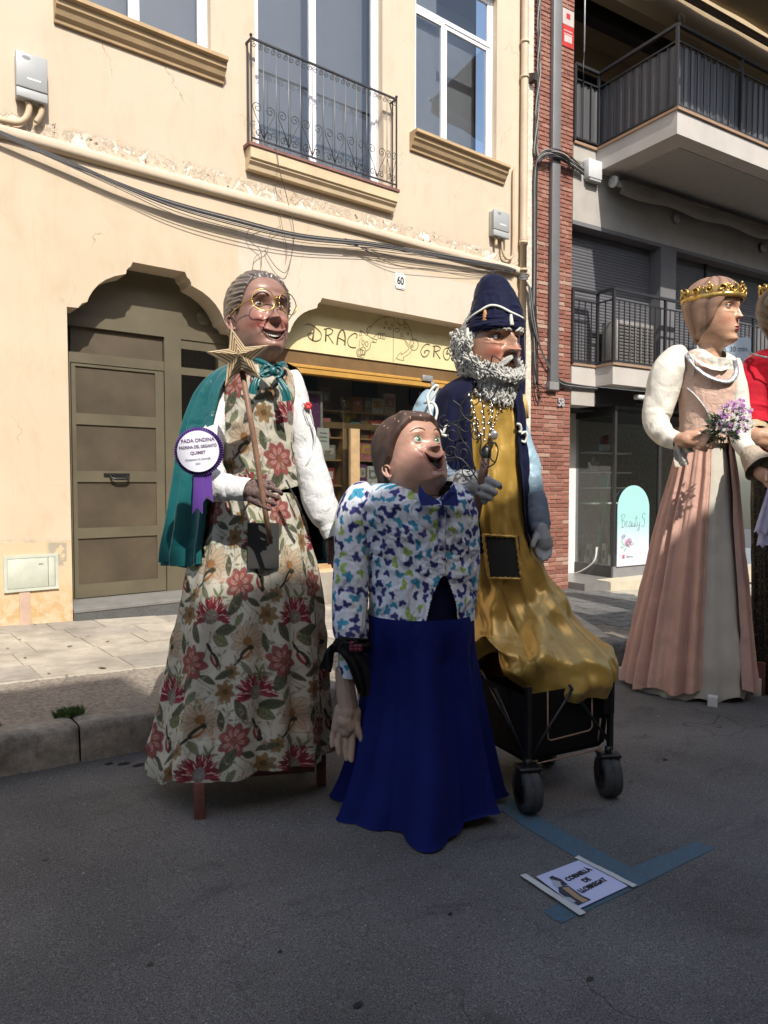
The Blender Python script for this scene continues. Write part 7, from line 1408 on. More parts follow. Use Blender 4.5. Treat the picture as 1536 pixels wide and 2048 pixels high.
# head
H3 = Head(prof=dict(w=[.17, .165, .155, .16, .195, .245, .28, .315, .335, .325, .28, .23, .18, .12, .07, 0], f=[.15, .155, .25, .335, .385, .375, .385, .385, .375, .385, .33, .27, .20, .13, .08, 0], b=[.17, .18, .2, .21, .23, .27, .31, .37, .42, .42, .36, .29, .22, .14, .08, 0]), p=dict(nose=.165, nw=.048, nb=.575, nt=.365, hump=.035, socket=.06, brow=.032, cheek=.03, fold=.018, ez=.51, ex=.135, age=1.5, lip=.02, lz=.235, extra=[(.20, .44, .05, .012, .012), (.23, .50, .02, .015, -.012), (.24, .46, .02, .010, -.012), (.13, .43, .08, .012, -.012)],
                 paint=[(.24, .48, .05, .012, .7, (.16, .06, .035)), (.23, .44, .06, .010, .6, (.16, .06, .035)), (.13, .425, .08, .01, .6, (.16, .06, .035)), (.135, .52, .09, .04, .5, (.08, .03, .02)), (.0, .5, .03, .08, .4, (.45, .27, .18))]))
SK3 = skin((.40, .215, .135), (.42, .10, .075), (.34, .09, .06), (.12, .05, .03)); q = f.P(974, 768, 0)
H3.build(f, (q[0] - .0, -.02, q[2]), .45, 42, -4, 0, M_SKIN, SK3)
H3.eyes((.05, .03, .02), (.50, .48, .44), mat('tan lid', (.34, .18, .11), .4, bump=0), r=.055, gaze=(10, -8), back=.006, upper=.62, lower=.45)
M_WHH = mat('white painted hair', (.46, .455, .42), .75, var=.25, vs=25, bump=.5, bs=90, coat=0, spec=.2); M_GRH = mat('grey painted hair base', (.26, .27, .25), .5, var=.4, vs=20, bump=.5, bs=30)
def curl_field(h, name, rng, n, off, size, seed, m=M_WHH, tr=.012):
    r = np.random.RandomState(seed); mb = MB()
    for k in range(n):
        th, z = rng(r); X, Y = h.base(np.array(th), np.array(z), off * (.7 + .6 * r.rand())); P0 = Vector((float(X), float(Y), z)); X2, Y2 = h.base(np.array(th + .05), np.array(z), off); t1 = Vector((float(X2 - X), float(Y2 - Y), 0)).normalized(); nrm = Vector((t1.y, -t1.x, 0)) * (1 if True else 1)
        if nrm.dot(Vector((math.sin(th), math.cos(th), 0))) < 0: nrm = -nrm
        t2 = Vector((0, 0, 1)); a0 = r.rand() * 6.28; hd = r.choice([-1, 1]); s_ = size * (.7 + .6 * r.rand()); N_ = 11; pts = []; rs = []
        for i in range(N_): u = i / (N_ - 1); a = a0 + hd * u * 5.2; rad = s_ * (1 - .75 * u); pts.append(P0 + t1 * rad * math.cos(a) + t2 * rad * 1.15 * math.sin(a) + nrm * (.012 + .035 * u)); rs.append(tr * (.6 + .8 * math.sin(math.pi * (.15 + .8 * u))))
        mb.tube(pts, rs, 6)
    return stuff(mb.build(name, m, h.o, fix=False))
def lock_field(h, name, rng, n, off, L, seed, m=M_WHH, tr=.0105):
    r = np.random.RandomState(seed); mb = MB()
    for k in range(n):
        th, z = rng(r); pts = []; rs = []; ph = r.rand() * 6.28; am = .012 + .022 * r.rand(); L_ = L * (.7 + .6 * r.rand()); dr_ = (r.rand() - .5) * .5; o_ = off * (.75 + .5 * r.rand()); N_ = 10
        for i in range(N_):
            u = i / (N_ - 1); zz = z - L_ * u; t_ = th * (1 - .12 * u * (zz < .1)) + (am * math.sin(ph + u * 7.5)) / .3 + dr_ * u * .25; X, Y = h.base(np.array(t_), np.array(max(zz, -.02)), o_ + .022 * math.sin(ph * 2 + u * 6) + .015 * u); pts.append((float(X), float(Y), zz)); rs.append(tr * (.35 + .85 * math.sin(math.pi * (.12 + .82 * u))))
        mb.tube(pts, rs, 6)
    return stuff(mb.build(name, m, h.o, fix=False))
# beard mass + curls
bm_ = []
for sg_ in (-1, 1):
    bm_.append([(sg_ * .27, -.0, .36, .05), (sg_ * .27, .06, .22, .07), (sg_ * .22, .18, .06, .085), (sg_ * .12, .30, -.03, .10), (0, .34, -.07, .10)])
bm_.append([(0, .35, .05, .06), (0, .34, -.04, .08), (0, .30, -.13, .075)]); blob(bm_, .016, 'beard_base', M_GRH, H3.o, 3)
lock_field(H3, 'beard', lambda r: (lambda t: (t, (.165 + .21 * min(1, abs(t) / 1.5) ** 2.2) - .27 * r.rand() ** 1.1))((r.rand() - .5) * 3.5 * (.55 + .45 * r.rand())), 950, .085, .17, 5)
curl_field(H3, 'beard_curls', lambda r: ((r.rand() - .5) * 2.6, .08 - .28 * r.rand()), 110, .12, .030, 15, tr=.008)
lock_field(H3, 'side_hair', lambda r: (r.choice([-1, 1]) * (1.38 + 1.7 * r.rand()), .16 + .44 * r.rand()), 620, .05, .19, 8, tr=.0115)
curl_field(H3, 'side_curls', lambda r: (r.choice([-1, 1]) * (1.3 + 1.7 * r.rand()), .0 + .6 * r.rand()), 50, .085, .036, 18, tr=.009)
H3.hair([(0, .95), (50, .90), (66, .62), (80, .40), (95, .15), (120, -.05), (180, -.12)], .02, M_GRH, name='hair_base', ridges=lambda TH, Z, k: .006 * np.sin(TH * 14 + 5 * np.sin(Z * 20)), z0=-.25)
def strands(pths, name, m=M_WHH): 
    mb = MB()
    for P_, r0 in pths: P_ = smooth_pts(P_, 5); n = len(P_); mb.tube(P_, [r0 * (.35 + .9 * math.sin(math.pi * (.08 + .87 * i / (n - 1)))) for i in range(n)], 7)
    return mb.build(name, m, H3.o, fix=False)
ms_ = []
for sg_ in (-1, 1):
    for k in range(9): dz = .012 * (k % 3); yy = .40 + .012 * (k // 3); ms_.append(([(sg_ * .008, yy + .03, .300 - dz * .6), (sg_ * .05, yy + .028, .282 - dz), (sg_ * .10, yy - .015, .235 - dz * 1.6), (sg_ * (.145 + .01 * (k % 3)), yy - .08, .175 - dz * 2 + .015 * (k // 3))], .017))
strands(ms_, 'moustache')
for sg_ in (-1, 1):
    eb = []
    for k in range(7): eb.append(([(sg_ * (.03 + .02 * k), H3.yat(.035 + .02 * k, .60) + .040, .582 + .016 * (k % 3)), (sg_ * (.08 + .02 * k), H3.yat(.08 + .02 * k, .62) + .052, .605 + .014 * (k % 3)), (sg_ * (.15 + .018 * k), H3.yat(min(.28, .15 + .018 * k), .6) + .03, .585 - .012 * (k % 2))], .012))
    strands(eb, 'eyebrow')
# hat
hr = [(550, 983, 988, .02), (551, 975, 996, .02), (554, 966, 1003, .02), (562, 958, 1013, .01), (578, 950, 1024, .01), (600, 944, 1036, .0), (623, 937, 1045, -.01), (645, 931, 1048, -.02), (660, 927, 1049, -.03), (668, 926, 1047, -.03)]
ht = Garment(f, hr, 1.18, (120, 200), (5, .05, 2), None, 12, (.5, .5), jit=1.2, hem=lambda TH, T: .055 * (T ** 2) * np.cos(TH - 0) * -.15 + .015 * T * np.sin(TH - .6)); ht.build('hat', M_NAVY, T3); ht.build  # domed crown
hb = Garment(f, [(644, 931, 1050, -.02), (654, 928, 1052, -.02), (665, 925, 1052, -.03), (672, 927, 1049, -.03)], 1.2, (30, 160), (6, .03, 2), None, 5, (.5, .5), jit=1.0); hb.build('hat_band', M_NAVY, T3)
cd = [ht.front(x, y, .022) for x, y in ((934, 643), (945, 632), (960, 622), (975, 613), (988, 611), (1003, 615), (1020, 624), (1035, 631), (1046, 637))]; MB().tube(smooth_pts(cd, 5), .007, 6).build('hat_cord', M_CORD, T3, fix=False)
M_TAS = [mat('orange tassel', (.48, .24, .07), .6, bump=.5, bs=90), mat('white tassel', (.60, .60, .54), .6, bump=.5, bs=90)]
for x, y, k in ((970, 619, 0), (1022, 628, 1), (1047, 640, 0), (935, 655, 1)):
    p = ht.front(x, y, .03) if x < 1040 else f.P(x, y, -.05); MB().lathe([(.002, .0), (.007, -.005), (.009, -.015), (.0165, -.055), (.014, -.062), (0, -.062)], p, 12).build('tassel', M_TAS[k], T3)
MB().tube([f.P(987, 553, .05), f.P(988, 545, .05), f.P(991, 543, .05), f.P(992, 540, .05)], .004, 6).build('hat_hook', M_IRON, T3)
# long tail of the hat hanging behind the shoulder
tl = Garment(f, [(655, 1022, 1048, .10, .5), (690, 1026, 1049, .12, .5), (720, 1028, 1051, .12, .45), (750, 1030, 1052, .10, .4), (770, 1036, 1051, .09, .4), (788, 1044, 1050, .08, .4)], .4, (60, 60), (4, .10, 1), None, 4, (.4, .5), jit=1); tl.build('hat_tail', M_NAVY, T3)
tz = f.P(1048, 790, .06)
for k in range(9): a = k * .7; MB().tube([(tz[0], tz[1], tz[2]), (tz[0] + .018 * math.cos(a), tz[1] + .018 * math.sin(a), tz[2] - .06), (tz[0] + .022 * math.cos(a + .4), tz[1] + .022 * math.sin(a + .4), tz[2] - .13)], .007, 5).build('tassel_strand', mat('gold tassel', (.50, .34, .13), .6, bump=.4, bs=100), T3)
lb = f.P(1036, 803, .02); o = thing('hanging_label', 'small blue and white label hanging beside the gold tassel', 'label', F3.W(lb), -f.az); MB().box(-.028, .028, -.004, 0, -.04, .04).build('card', mat('light blue card', (.26, .42, .58), .5), o); text_mesh('lettering', 'AD', .045, mat('white print', (.7, .7, .7), .5), o, (0, -.005, -.025), ext=.0005)
# bead necklace
bd = MB(); q = []
for (xa, ya), (xb, yb_), k in (((938, 792), (962, 868), 12), ((1008, 792), (984, 860), 11), ((980, 800), (984, 850), 8)):
    for i in range(k): t = i / (k - 1); x = xa + (xb - xa) * t + 2 * math.sin(i * 2); y = ya + (yb_ - ya) * t; q.append(gr.front(x, y, .02))
M_BEAD = mat('silver bead', (.6, .58, .55), .2, metal=.8, bump=0)
for p in q: MB().sphere((0, 0, 0), .006, 8, 6).build('necklace_bead', M_BEAD, T3, loc=p)
q = gr.front(988, 870, .03); MB().sphere(q, (.022, .012, .026), 12, 8).build('pendant', mat('silver bead', (.6, .58, .55), .2), T3)
# staff with wrought wire and bells, held in the gloved hand
bs0 = F3.W(F3.P(930, 1300, -.42)); bs0.z = gz(bs0.x); st_ = thing('lantern_staff', 'brown wooden staff with black wire scrollwork and small silver bells held by the bearded figure', 'staff', bs0, -f.az)
b0_ = F3.P(930, 1300, -.42); zo = bs0.z - F3.zg
def stl(x, y, v): p = F3.P(x, y, v); return (p[0] - b0_[0], p[1] - b0_[1], p[2] - zo)
MB().tube([(0, 0, 0), stl(946, 1060, -.45), stl(960, 985, -.46), stl(972, 912, -.47)], [.02, .024, .024, .022], 10).build('pole', mat('brown pole', (.10, .05, .035), .55, var=.3, vs=25), st_); MB().lathe([(.026, 0), (.026, .035), (.012, .055), (0, .06)], stl(972, 914, -.47), 12).build('pole_cap', mat('black plastic', (.012, .012, .013), .35), st_)
M_BW = mat('black wire', (.008, .008, .009), .45, bump=0)
def wcurve(L, nm='wire_scroll', r=.0035): MB().tube(smooth_pts([stl(x, y, v) for x, y, v in L], 6), r, 5).build(nm, M_BW, st_, fix=False)
V = -.50
wcurve([(972, 930, V), (960, 905, V), (962, 880, V), (950, 850, V), (930, 835, V), (920, 815, V), (935, 795, V), (960, 780, V), (965, 760, V)])
wcurve([(975, 935, V), (990, 925, V), (996, 900, V), (990, 885, V), (983, 895, V), (980, 915, V), (990, 925, V)]); wcurve([(963, 900, V), (975, 886, V), (988, 885, V), (993, 893, V)])
wcurve([(932, 700, V), (940, 715, V), (955, 735, V), (975, 740, V), (990, 755, V), (994, 775, V), (985, 795, V), (975, 800, V)]); wcurve([(975, 740, V), (982, 725, V), (985, 712, V), (995, 716, V), (1002, 722, V)]); wcurve([(965, 760, V), (972, 748, V), (980, 750, V), (984, 765, V), (980, 780, V), (972, 770, V), (976, 762, V)])
def wsp(x, y, r0, t, a0, hd=1): c = Vector(stl(x, y, V)); MB().tube(spiral(c, r0, r0 * .12, t, a0, 34, hand=hd), .0032, 5).build('wire_scroll', M_BW, st_, fix=False)
for a in ((935, 850, .055, 1.6, 0, 1), (905, 868, .05, 1.5, 2, -1), (925, 905, .05, 1.4, 1, 1), (945, 800, .045, 1.4, 3, -1), (900, 905, .045, 1.5, 4, 1), (935, 940, .04, 1.4, .5, -1), (890, 845, .035, 1.3, 1.5, 1), (955, 870, .03, 1.3, 2.2, 1)): wsp(*a)
wcurve([(888, 850, V), (905, 845, V), (930, 838, V), (948, 830, V)]); wcurve([(955, 960, V), (935, 930, V), (915, 915, V), (890, 920, V), (885, 935, V)]); wcurve([(950, 940, V), (940, 900, V), (925, 880, V), (915, 850, V), (925, 820, V), (905, 800, V)])
rr = random.Random(3)
for (x0, y0), (x1, y1), n in (((940, 790), (955, 872), 8), ((962, 790), (968, 880), 9), ((985, 800), (978, 870), 7)):
    wcurve([(x0, y0, V), ((x0 + x1) / 2 + 3, (y0 + y1) / 2, V), (x1, y1, V)], 'bell_string', .003)
    for i in range(n):
        t = i / (n - 1); x, y = x0 + (x1 - x0) * t + rr.uniform(-4, 4), y0 + (y1 - y0) * t; p = stl(x, y, V); MB().lathe([(0, .009), (.004, .008), (.005, .0), (.008, -.008), (0, -.008)], p, 8).build('bell', mat('silver bead', (.6, .58, .55), .2), st_)
# ---------------------------------------------------------------- folding wagon
wa, wb = Vector((2.584, 2.213)), Vector((3.083, 2.114)); wang = math.atan2(wb.y - wa.y, wb.x - wa.x); wz = gz(2.9)
wg = thing('folding_wagon', 'black folding fabric wagon on four chunky wheels under the gold robe', 'wagon', (wa.x, wa.y, gz(wa.x)), wang); TILT = math.atan(SL)
M_BF = fabric('black wagon fabric', (.008, .008, .009), .85, crease=.5); M_TYR = mat('worn black tyre', (.045, .045, .045), .85, var=.4, vs=30, bump=.5, bs=60); M_RIM = mat('black rim', (.010, .010, .011), .4); M_PIP = mat('tan piping', (.30, .18, .12), .7)
WW, WL = .51, .72
body = MB(); x0, x1, y0, y1 = .0, .53, .03, .70
P = []
for (zz_, gx, gy) in ((.21, .03, .03), (.24, .01, .01), (.40, .0, .0), (.56, -.02, -.02)): P.append([(x0 + gx, y0 + gy, zz_), (x1 - gx, y0 + gy, zz_), (x1 - gx, y1 - gy, zz_), (x0 + gx, y1 - gy, zz_)])
vs = [p for r_ in P for p in r_]; fs = [(4 * i + k, 4 * i + (k + 1) % 4, 4 * (i + 1) + (k + 1) % 4, 4 * (i + 1) + k) for i in range(3) for k in range(4)] + [(3, 2, 1, 0)]; MB().add(vs, fs).build('fabric_body', M_BF, wg, fix=False)
for (xa, ya) in ((.0, .0), (.52, .0), (.0, .72), (.52, .72)): MB().box(xa - .012, xa + .012, ya - .012, ya + .012, .21, .60).build('upright', M_RIM, wg)
for (a, b) in (((.0, .0, .24), (.28, -.01, .58)), ((.52, .0, .24), (.24, -.012, .58)), ((.0, .0, .24), (-.01, .36, .58)), ((.0, .72, .24), (-.01, .36, .58)), ((.52, .0, .24), (.53, .36, .58)), ((.52, .72, .24), (.53, .36, .58)), ((.0, .0, .24), (-.05, .2, .55))): MB().tube([a, b], .0075, 6).build('cross_bar', M_RIM, wg)
MB().tube([(.12, .005, .56), (.12, .0, .33), (.14, .0, .32), (.38, .0, .33), (.40, .0, .345), (.40, .005, .56)], .004, 5).build('pocket_piping', M_PIP, wg); MB().tube([(.05, .01, .215), (.47, .01, .22)], .004, 5).build('bottom_piping', M_PIP, wg); MB().box(.47, .535, -.012, .008, .40, .58).build('corner_pocket', M_BF, wg); MB().tube([(.455, .0, .38), (.44, .0, .27)], .004, 5).build('pocket_piping', M_PIP, wg)
for (xa, ya, an) in ((.0, .0, 62), (.51, -.0, 55), (.0, .70, 80), (.50, .46, 30)):
    w = bpy.data.objects.new('wheel', None); C.objects.link(w); w.parent = wg; w.location = (xa, ya, .104 + (gz(wa.x + xa) - gz(wa.x))); w.rotation_euler = (0, 0, math.radians(an) - wang)
    R_, hw = .104, .042; MB().lathe([(R_ * .62, -hw), (R_ * .92, -hw), (R_ * .985, -hw * .75), (R_, -hw * .4), (R_, -.003), (R_ * .975, -.002), (R_ * .975, .002), (R_, .003), (R_, hw * .4), (R_ * .985, hw * .75), (R_ * .92, hw), (R_ * .62, hw)], n=40, axis='y').build('tyre', M_TYR, w)
    MB().lathe([(0, -hw * .9), (R_ * .2, -hw * .95), (R_ * .25, -hw * .6), (R_ * .55, -hw * .55), (R_ * .63, -hw * .97), (R_ * .63, hw * .97), (R_ * .55, hw * .55), (R_ * .25, hw * .6), (R_ * .2, hw * .95), (0, hw * .9)], n=30, axis='y').build('rim', M_RIM, w)
    MB().rbox(-.045, .045, -.055, .055, .100, .118, .006).box(-.02, .02, -.054, -.046, .0, .105).box(-.02, .02, .046, .054, .0, .105).build('fork', M_RIM, w); MB().tube([(0, 0, .11), (0, 0, .15)], .018, 10).build('swivel', M_RIM, w)

# ================================================================== FIGURE 4: the crowned princess
F4 = Fig('giant_puppet', 'tall crowned princess giant puppet in salmon pink gown with white sleeves', 'giant puppet', 1395, 6.3, None); f = F4; T4 = F4.o
M_PINKC = fabric('salmon linen', (.52, .32, .255), .85, crease=.45, cs=7, var=.08); M_PETT = fabric('ivory petticoat', (.50, .47, .40), .8, crease=.3, cs=5); M_IVO = fabric('ivory satin', (.62, .59, .51), .6, crease=.6, cs=6, spec=.4)
srow = [(884, 1358, 1468), (900, 1352, 1471), (950, 1338, 1479), (1050, 1309, 1490), (1150, 1286, 1501), (1250, 1262, 1512), (1330, 1244, 1521), (1366, 1237, 1525)]
hem4 = lambda TH, T: T * .03 + T * (.03 * np.sin(TH + .6) + .02 * np.sin(TH * 9))
Garment(f, srow, .85, (200, 520), (20, .20, 2), (55, 373), 41, (.05, .85), hem=lambda TH, T: hem4(TH, T) - .02 * T, jit=.6).build('overskirt', M_PINKC, T4)
Garment(f, [(884, 1360, 1466)] + [(a, b + 4, c - 3) for a, b, c in srow[1:-1]] + [(1385, 1246, 1516)], .83, (160, 400), (11, .10, 2), None, 43, (.2, .5), offset=-.055, hem=lambda TH, T: hem4(TH, T) - .01 * T, jit=.5).build('petticoat', M_PETT, T4)
M_WLEG = mat('white stand leg', (.55, .56, .55), .5); legs(f, [(1423, 1384, 1408, -.40)], M_WLEG, T4, .035); legs(f, [(1243, 1330, 1356, .1), (1512, 1350, 1380, .15), (1400, 1330, 1350, .5)], M_WLEG, T4, .03)
bd4 = Garment(f, [(704, 1368, 1462), (722, 1354, 1473), (760, 1352, 1478), (800, 1357, 1477), (845, 1358, 1471), (888, 1357, 1468)], .75, (120, 260), (9, .02, 2), None, 44, (.3, .5), jit=.8, hem=lambda TH, T: -.20 * sst(1 - T / .25) * g_(TH - .95, .75) * 1.35); bd4.build('bodice', fabric('pale pink brocade', (.60, .41, .32), .7, crease=.5, cs=16), T4)
ch4 = Garment(f, [(698, 1380, 1452), (704, 1369, 1464), (722, 1352, 1476), (760, 1356, 1474), (790, 1364, 1466)], .72, (60, 220), (18, .08, 2), None, 45, (.1, .8), jit=1.2, hem=lambda TH, T: -.12 * sst(1 - T / .3) * g_(TH - .9, .8)); ch4.build('lace_chemise', M_IVO, T4)
rfp = smooth_pts([ch4.front(x, y, .02) for x, y in ((1370, 702), (1384, 712), (1400, 724), (1420, 733), (1440, 737), (1456, 733), (1464, 722))], 8); Q = np.array([[(p.x, p.y - .012 * j + .005 * math.sin(i * .8) * j, p.z + .012 - .016 * j) for i, p in enumerate(rfp)] for j in range(3)]); mesh_grid('ruffle', Q, M_IVO, T4, wrap=False)
M_SIL = mat('silver brocade trim', (.40, .40, .42), .35, metal=.4, var=.5, vs=60, bump=.5, bs=90)
def trim(L, r, g, nm='silver_trim', off=.012): MB().tube(smooth_pts([g.front(x, y, off) for x, y in L], 6), r, 8, flat=.45).build(nm, M_SIL, T4, fix=False)
trim([(1366, 700), (1378, 716), (1392, 734), (1412, 750), (1436, 760), (1456, 763), (1468, 755), (1473, 740), (1468, 718)], .020, bd4, off=.024); trim([(1384, 752), (1390, 738), (1386, 720), (1376, 706)], .012, bd4, off=.02)
trim([(1374, 776), (1390, 790), (1408, 812), (1424, 838), (1434, 850)], .014, bd4)
sleeve(f, [(1372, 706, -.02, .06), (1352, 716, -.05, .115), (1334, 750, -.08, .145), (1320, 800, -.12, .135), (1312, 840, -.16, .115), (1324, 866, -.24, .098), (1345, 878, -.34, .085), (1362, 884, -.42, .066)], 'sleeve', M_IVO, T4, wr=.22, seed=23, kw=1.3, n=(220, 120))
ribbon([(1364, 874, -.47), (1360, 895, -.49), (1360, 912, -.49), (1364, 932, -.49)], .035, .05, 'lace_cuff', fabric('ivory lace', (.58, .54, .45), .8, crease=.8, cs=40), T4, f, wv=.016); ribbon([(1370, 880, -.50), (1374, 893, -.51), (1377, 906, -.51)], .03, .04, 'lace_cuff', bpy.data.materials['ivory lace'], T4, f, wv=.012)
M_PSK = mat('painted peach skin', (.50, .28, .18), .32, var=.06, bump=.1, coat=.3); hv = -.52
hand(f, [(1364, 880, hv + .04, .06), (1374, 880, hv, .062)], [[(1376, 874, hv, .05), (1396, 872, hv - .01, .048)], [(1378, 884, hv, .048), (1396, 884, hv - .01, .045)]],
     [[(1398, 868, hv - .01, .030), (1417, 870, hv - .05, .027), (1434, 878, hv - .05, .022)], [(1398, 878, hv - .02, .030), (1416, 882, hv - .06, .027), (1433, 888, hv - .06, .021)], [(1396, 886, hv - .02, .028), (1410, 891, hv - .06, .025), (1424, 895, hv - .06, .020)], [(1390, 892, hv - .01, .025), (1400, 897, hv - .04, .022), (1412, 901, hv - .04, .018)]],
     [(1384, 868, hv, .032), (1398, 862, hv + .02, .027), (1412, 862, hv + .01, .022), (1420, 866, hv, .018)], M_PSK, T4, .009)
sleeve(f, [(1462, 722, .02, .07), (1472, 770, -.0, .085), (1478, 830, -.03, .09), (1482, 880, -.10, .08), (1498, 905, -.18, .07), (1512, 920, -.24, .065)], 'sleeve', M_IVO, T4, wr=.12, seed=25, kw=1.6)
sleeve(f, [(1498, 902, -.20, .07), (1510, 920, -.26, .10), (1524, 938, -.32, .13)], 'lace_cuff', fabric('beige lace', (.42, .35, .27), .8, crease=.6, cs=30), T4, wr=.12, seed=26, kw=3, n=(50, 90))
hand(f, [(1520, 945, -.32, .05), (1530, 952, -.34, .05)], [[(1534, 956, -.34, .045), (1542, 960, -.35, .04)]], [[(1542, 954, -.36, .022), (1552, 958, -.38, .018)], [(1541, 962, -.36, .022), (1550, 968, -.39, .018)], [(1537, 966, -.36, .02), (1545, 973, -.38, .017)], [(1532, 968, -.36, .019), (1538, 975, -.38, .016)]], [(1530, 950, -.38, .022), (1532, 962, -.42, .018)], M_PSK, T4, .009)
H4 = Head(p=dict(nose=.088, nw=.025, nb=.60, nt=.385, hump=-.004, socket=.045, brow=.016, cheek=.008, ez=.535, ex=.135, lip=.024, lipw=.062, lz=.222, chin=.028), prof=dict(w=[.17, .165, .155, .155, .185, .235, .27, .305, .325, .335, .33, .305, .245, .16, .09, 0], b=[.17, .17, .17, .18, .2, .22, .25, .31, .37, .40, .40, .37, .31, .20, .11, 0]))
SK4 = skin((.52, .305, .195), (.50, .21, .14), (.36, .07, .07), (.30, .16, .10)); q = f.P(1416, 690, 0)
H4.build(f, (q[0] + .02, -.02, q[2] - .01), .51, 64, -1, 0, M_SKIN, SK4, name='head')
H4.eyes((.16, .17, .19), (.62, .60, .56), M_PSK, r=.058, gaze=(6, -2), back=.026, upper=.32, lower=.3); H4.brows([(.055, .625), (.10, .655), (.17, .655), (.225, .615)], .006, mat('brown brow', (.10, .05, .03), .5), out=.002)
M_HAIR4 = mat('light brown painted hair', (1, 1, 1), .4, attr=True, var=.12, vs=20, bump=.3, bs=40, coat=.25); rid4 = lambda TH, Z, k: .016 * np.abs(np.sin(TH * 5.5 + 4.2 * Z * np.sign(TH) + .6 * np.sin(8 * Z))) ** .7
hc4 = lambda TH, Z, r_: np.array((.13, .07, .045)) * (1 - np.clip(r_ / .016, 0, 1)[..., None]) + np.array((.30, .175, .115)) * np.clip(r_ / .016, 0, 1)[..., None]
H4.hair([(0, .84), (15, .80), (30, .72), (45, .62), (58, .48), (68, .34), (80, .22), (95, .14), (120, .06), (180, .02)], .035, M_HAIR4, ridges=rid4, colf=hc4, z0=-.1)
M_CRN = mat('antique gold', (.55, .36, .10), .30, metal=.75, var=.35, vs=12, bump=.3, bs=40); M_CRD = mat('dark gold ground', (.34, .22, .07), .4, metal=.5)
def crown(h, z0, par):
    th = np.linspace(-math.pi, math.pi, 121)[:-1]
    def ring(zs, off, nm, m): 
        P_ = np.zeros((len(zs), 120, 3))
        for i, (z, e) in enumerate(zs): X, Y = h.base(th, np.full(120, .72)); L = np.hypot(X, Y); P_[i, :, 0] = X * (1 + (off + e) / L); P_[i, :, 1] = Y * (1 + (off + e) / L); P_[i, :, 2] = z
        return mesh_grid(nm, P_, m, par)
    ring([(z0, .0), (z0, .02), (z0 + .015, .03), (z0 + .06, .035), (z0 + .072, .02), (z0 + .072, 0)], .035, 'crown_band', M_CRN); ring([(z0 + .06, .01), (z0 + .17, .02), (z0 + .17, .012), (z0 + .06, .002)], .03, 'crown_wall', M_CRD)
    for k in range(15):
        a = 2 * math.pi * k / 15 + .1; X, Y = h.base(np.array(a), np.array(.72)); L = math.hypot(X, Y); X, Y = float(X) * (1 + .063 / L), float(Y) * (1 + .063 / L); X2, Y2 = h.base(np.array(a + .05), np.array(.72)); t = Vector((float(X2), float(Y2), 0)) - Vector(h_xy(h, a)); t.normalize(); c = Vector((X, Y, z0 + .125)); hd = 1 if k % 2 else -1
        mb = MB(); mb.tube(spiral(c, .072, .014, 1.25, math.pi / 2 * hd, 20, ax=t, az=(0, 0, 1), hand=hd), [.014 - .0002 * i for i in range(21)], 6); mb.tube(spiral(c + t * .055 * hd + Vector((0, 0, .035)), .032, .008, 1.1, 1.0, 14, ax=t, az=(0, 0, 1), hand=-hd), .008, 6)
        if k % 3 == 0: mb.sphere(c + Vector((0, 0, .085)), (.02, .02, .03), 8, 6)
        mb.build('crown_scroll', M_CRN, par, fix=False)
def h_xy(h, a): X, Y = h.base(np.array(a), np.array(.72)); return (float(X), float(Y), 0)
crown(H4, .66, H4.o)
# bouquet
bq = F4.W(F4.P(1424, 872, -.58)); bo_ = thing('flower_bouquet', 'small bouquet of white and lilac flowers with dark leaves in the princess hand', 'bouquet', bq, -f.az); c0 = F4.P(1424, 872, -.58); cc = [F4.P(1462, 845, -.60)[i] - c0[i] for i in range(3)]; r2 = random.Random(8); cf = Vector(cc)
MB().tube([(0, 0, 0), cf * .5, cf], [.012, .016, .03], 7).build('stems', mat('leaf dark green', (.022, .045, .012), .5), bo_)
mb = MB()
for k in range(150):
    d = Vector((r2.gauss(0, 1), r2.gauss(0, 1), r2.gauss(0, 1))).normalized(); p = cf + Vector((-.05, 0, -.035)) + d * r2.uniform(.04, .135); a = d.orthogonal().normalized() * .018; e = d * .05; mb.add([p - a, p + e, p + a, p + e * .3 - a * .2], [(0, 3, 1), (3, 2, 1)])
mb.build('leaves', mat('leaf dark green', (.022, .045, .012), .5), bo_, fix=False)
for nm, c_, n, off in (('white', (.68, .66, .66), 80, (.035, -.02, .02)), ('lilac', (.42, .16, .46), 26, (.05, -.05, .05)), ('pale pink', (.60, .40, .50), 30, (.02, -.04, .05))):
    for k in range(n):
        d = Vector((r2.gauss(0, 1), -abs(r2.gauss(0, .8)), r2.gauss(.25, 1))).normalized(); p = cf + Vector(off) * .7 + d * r2.uniform(.085, .125); MB().poly([(p.x + (.017 if q % 2 else .009) * math.cos(q * .628 + k), p.z + (.017 if q % 2 else .009) * math.sin(q * .628 + k)) for q in range(10)], p.y - .004, p.y + .004).build('blossom', mat(nm + ' petals', c_, .7, var=.3, vs=60), bo_)

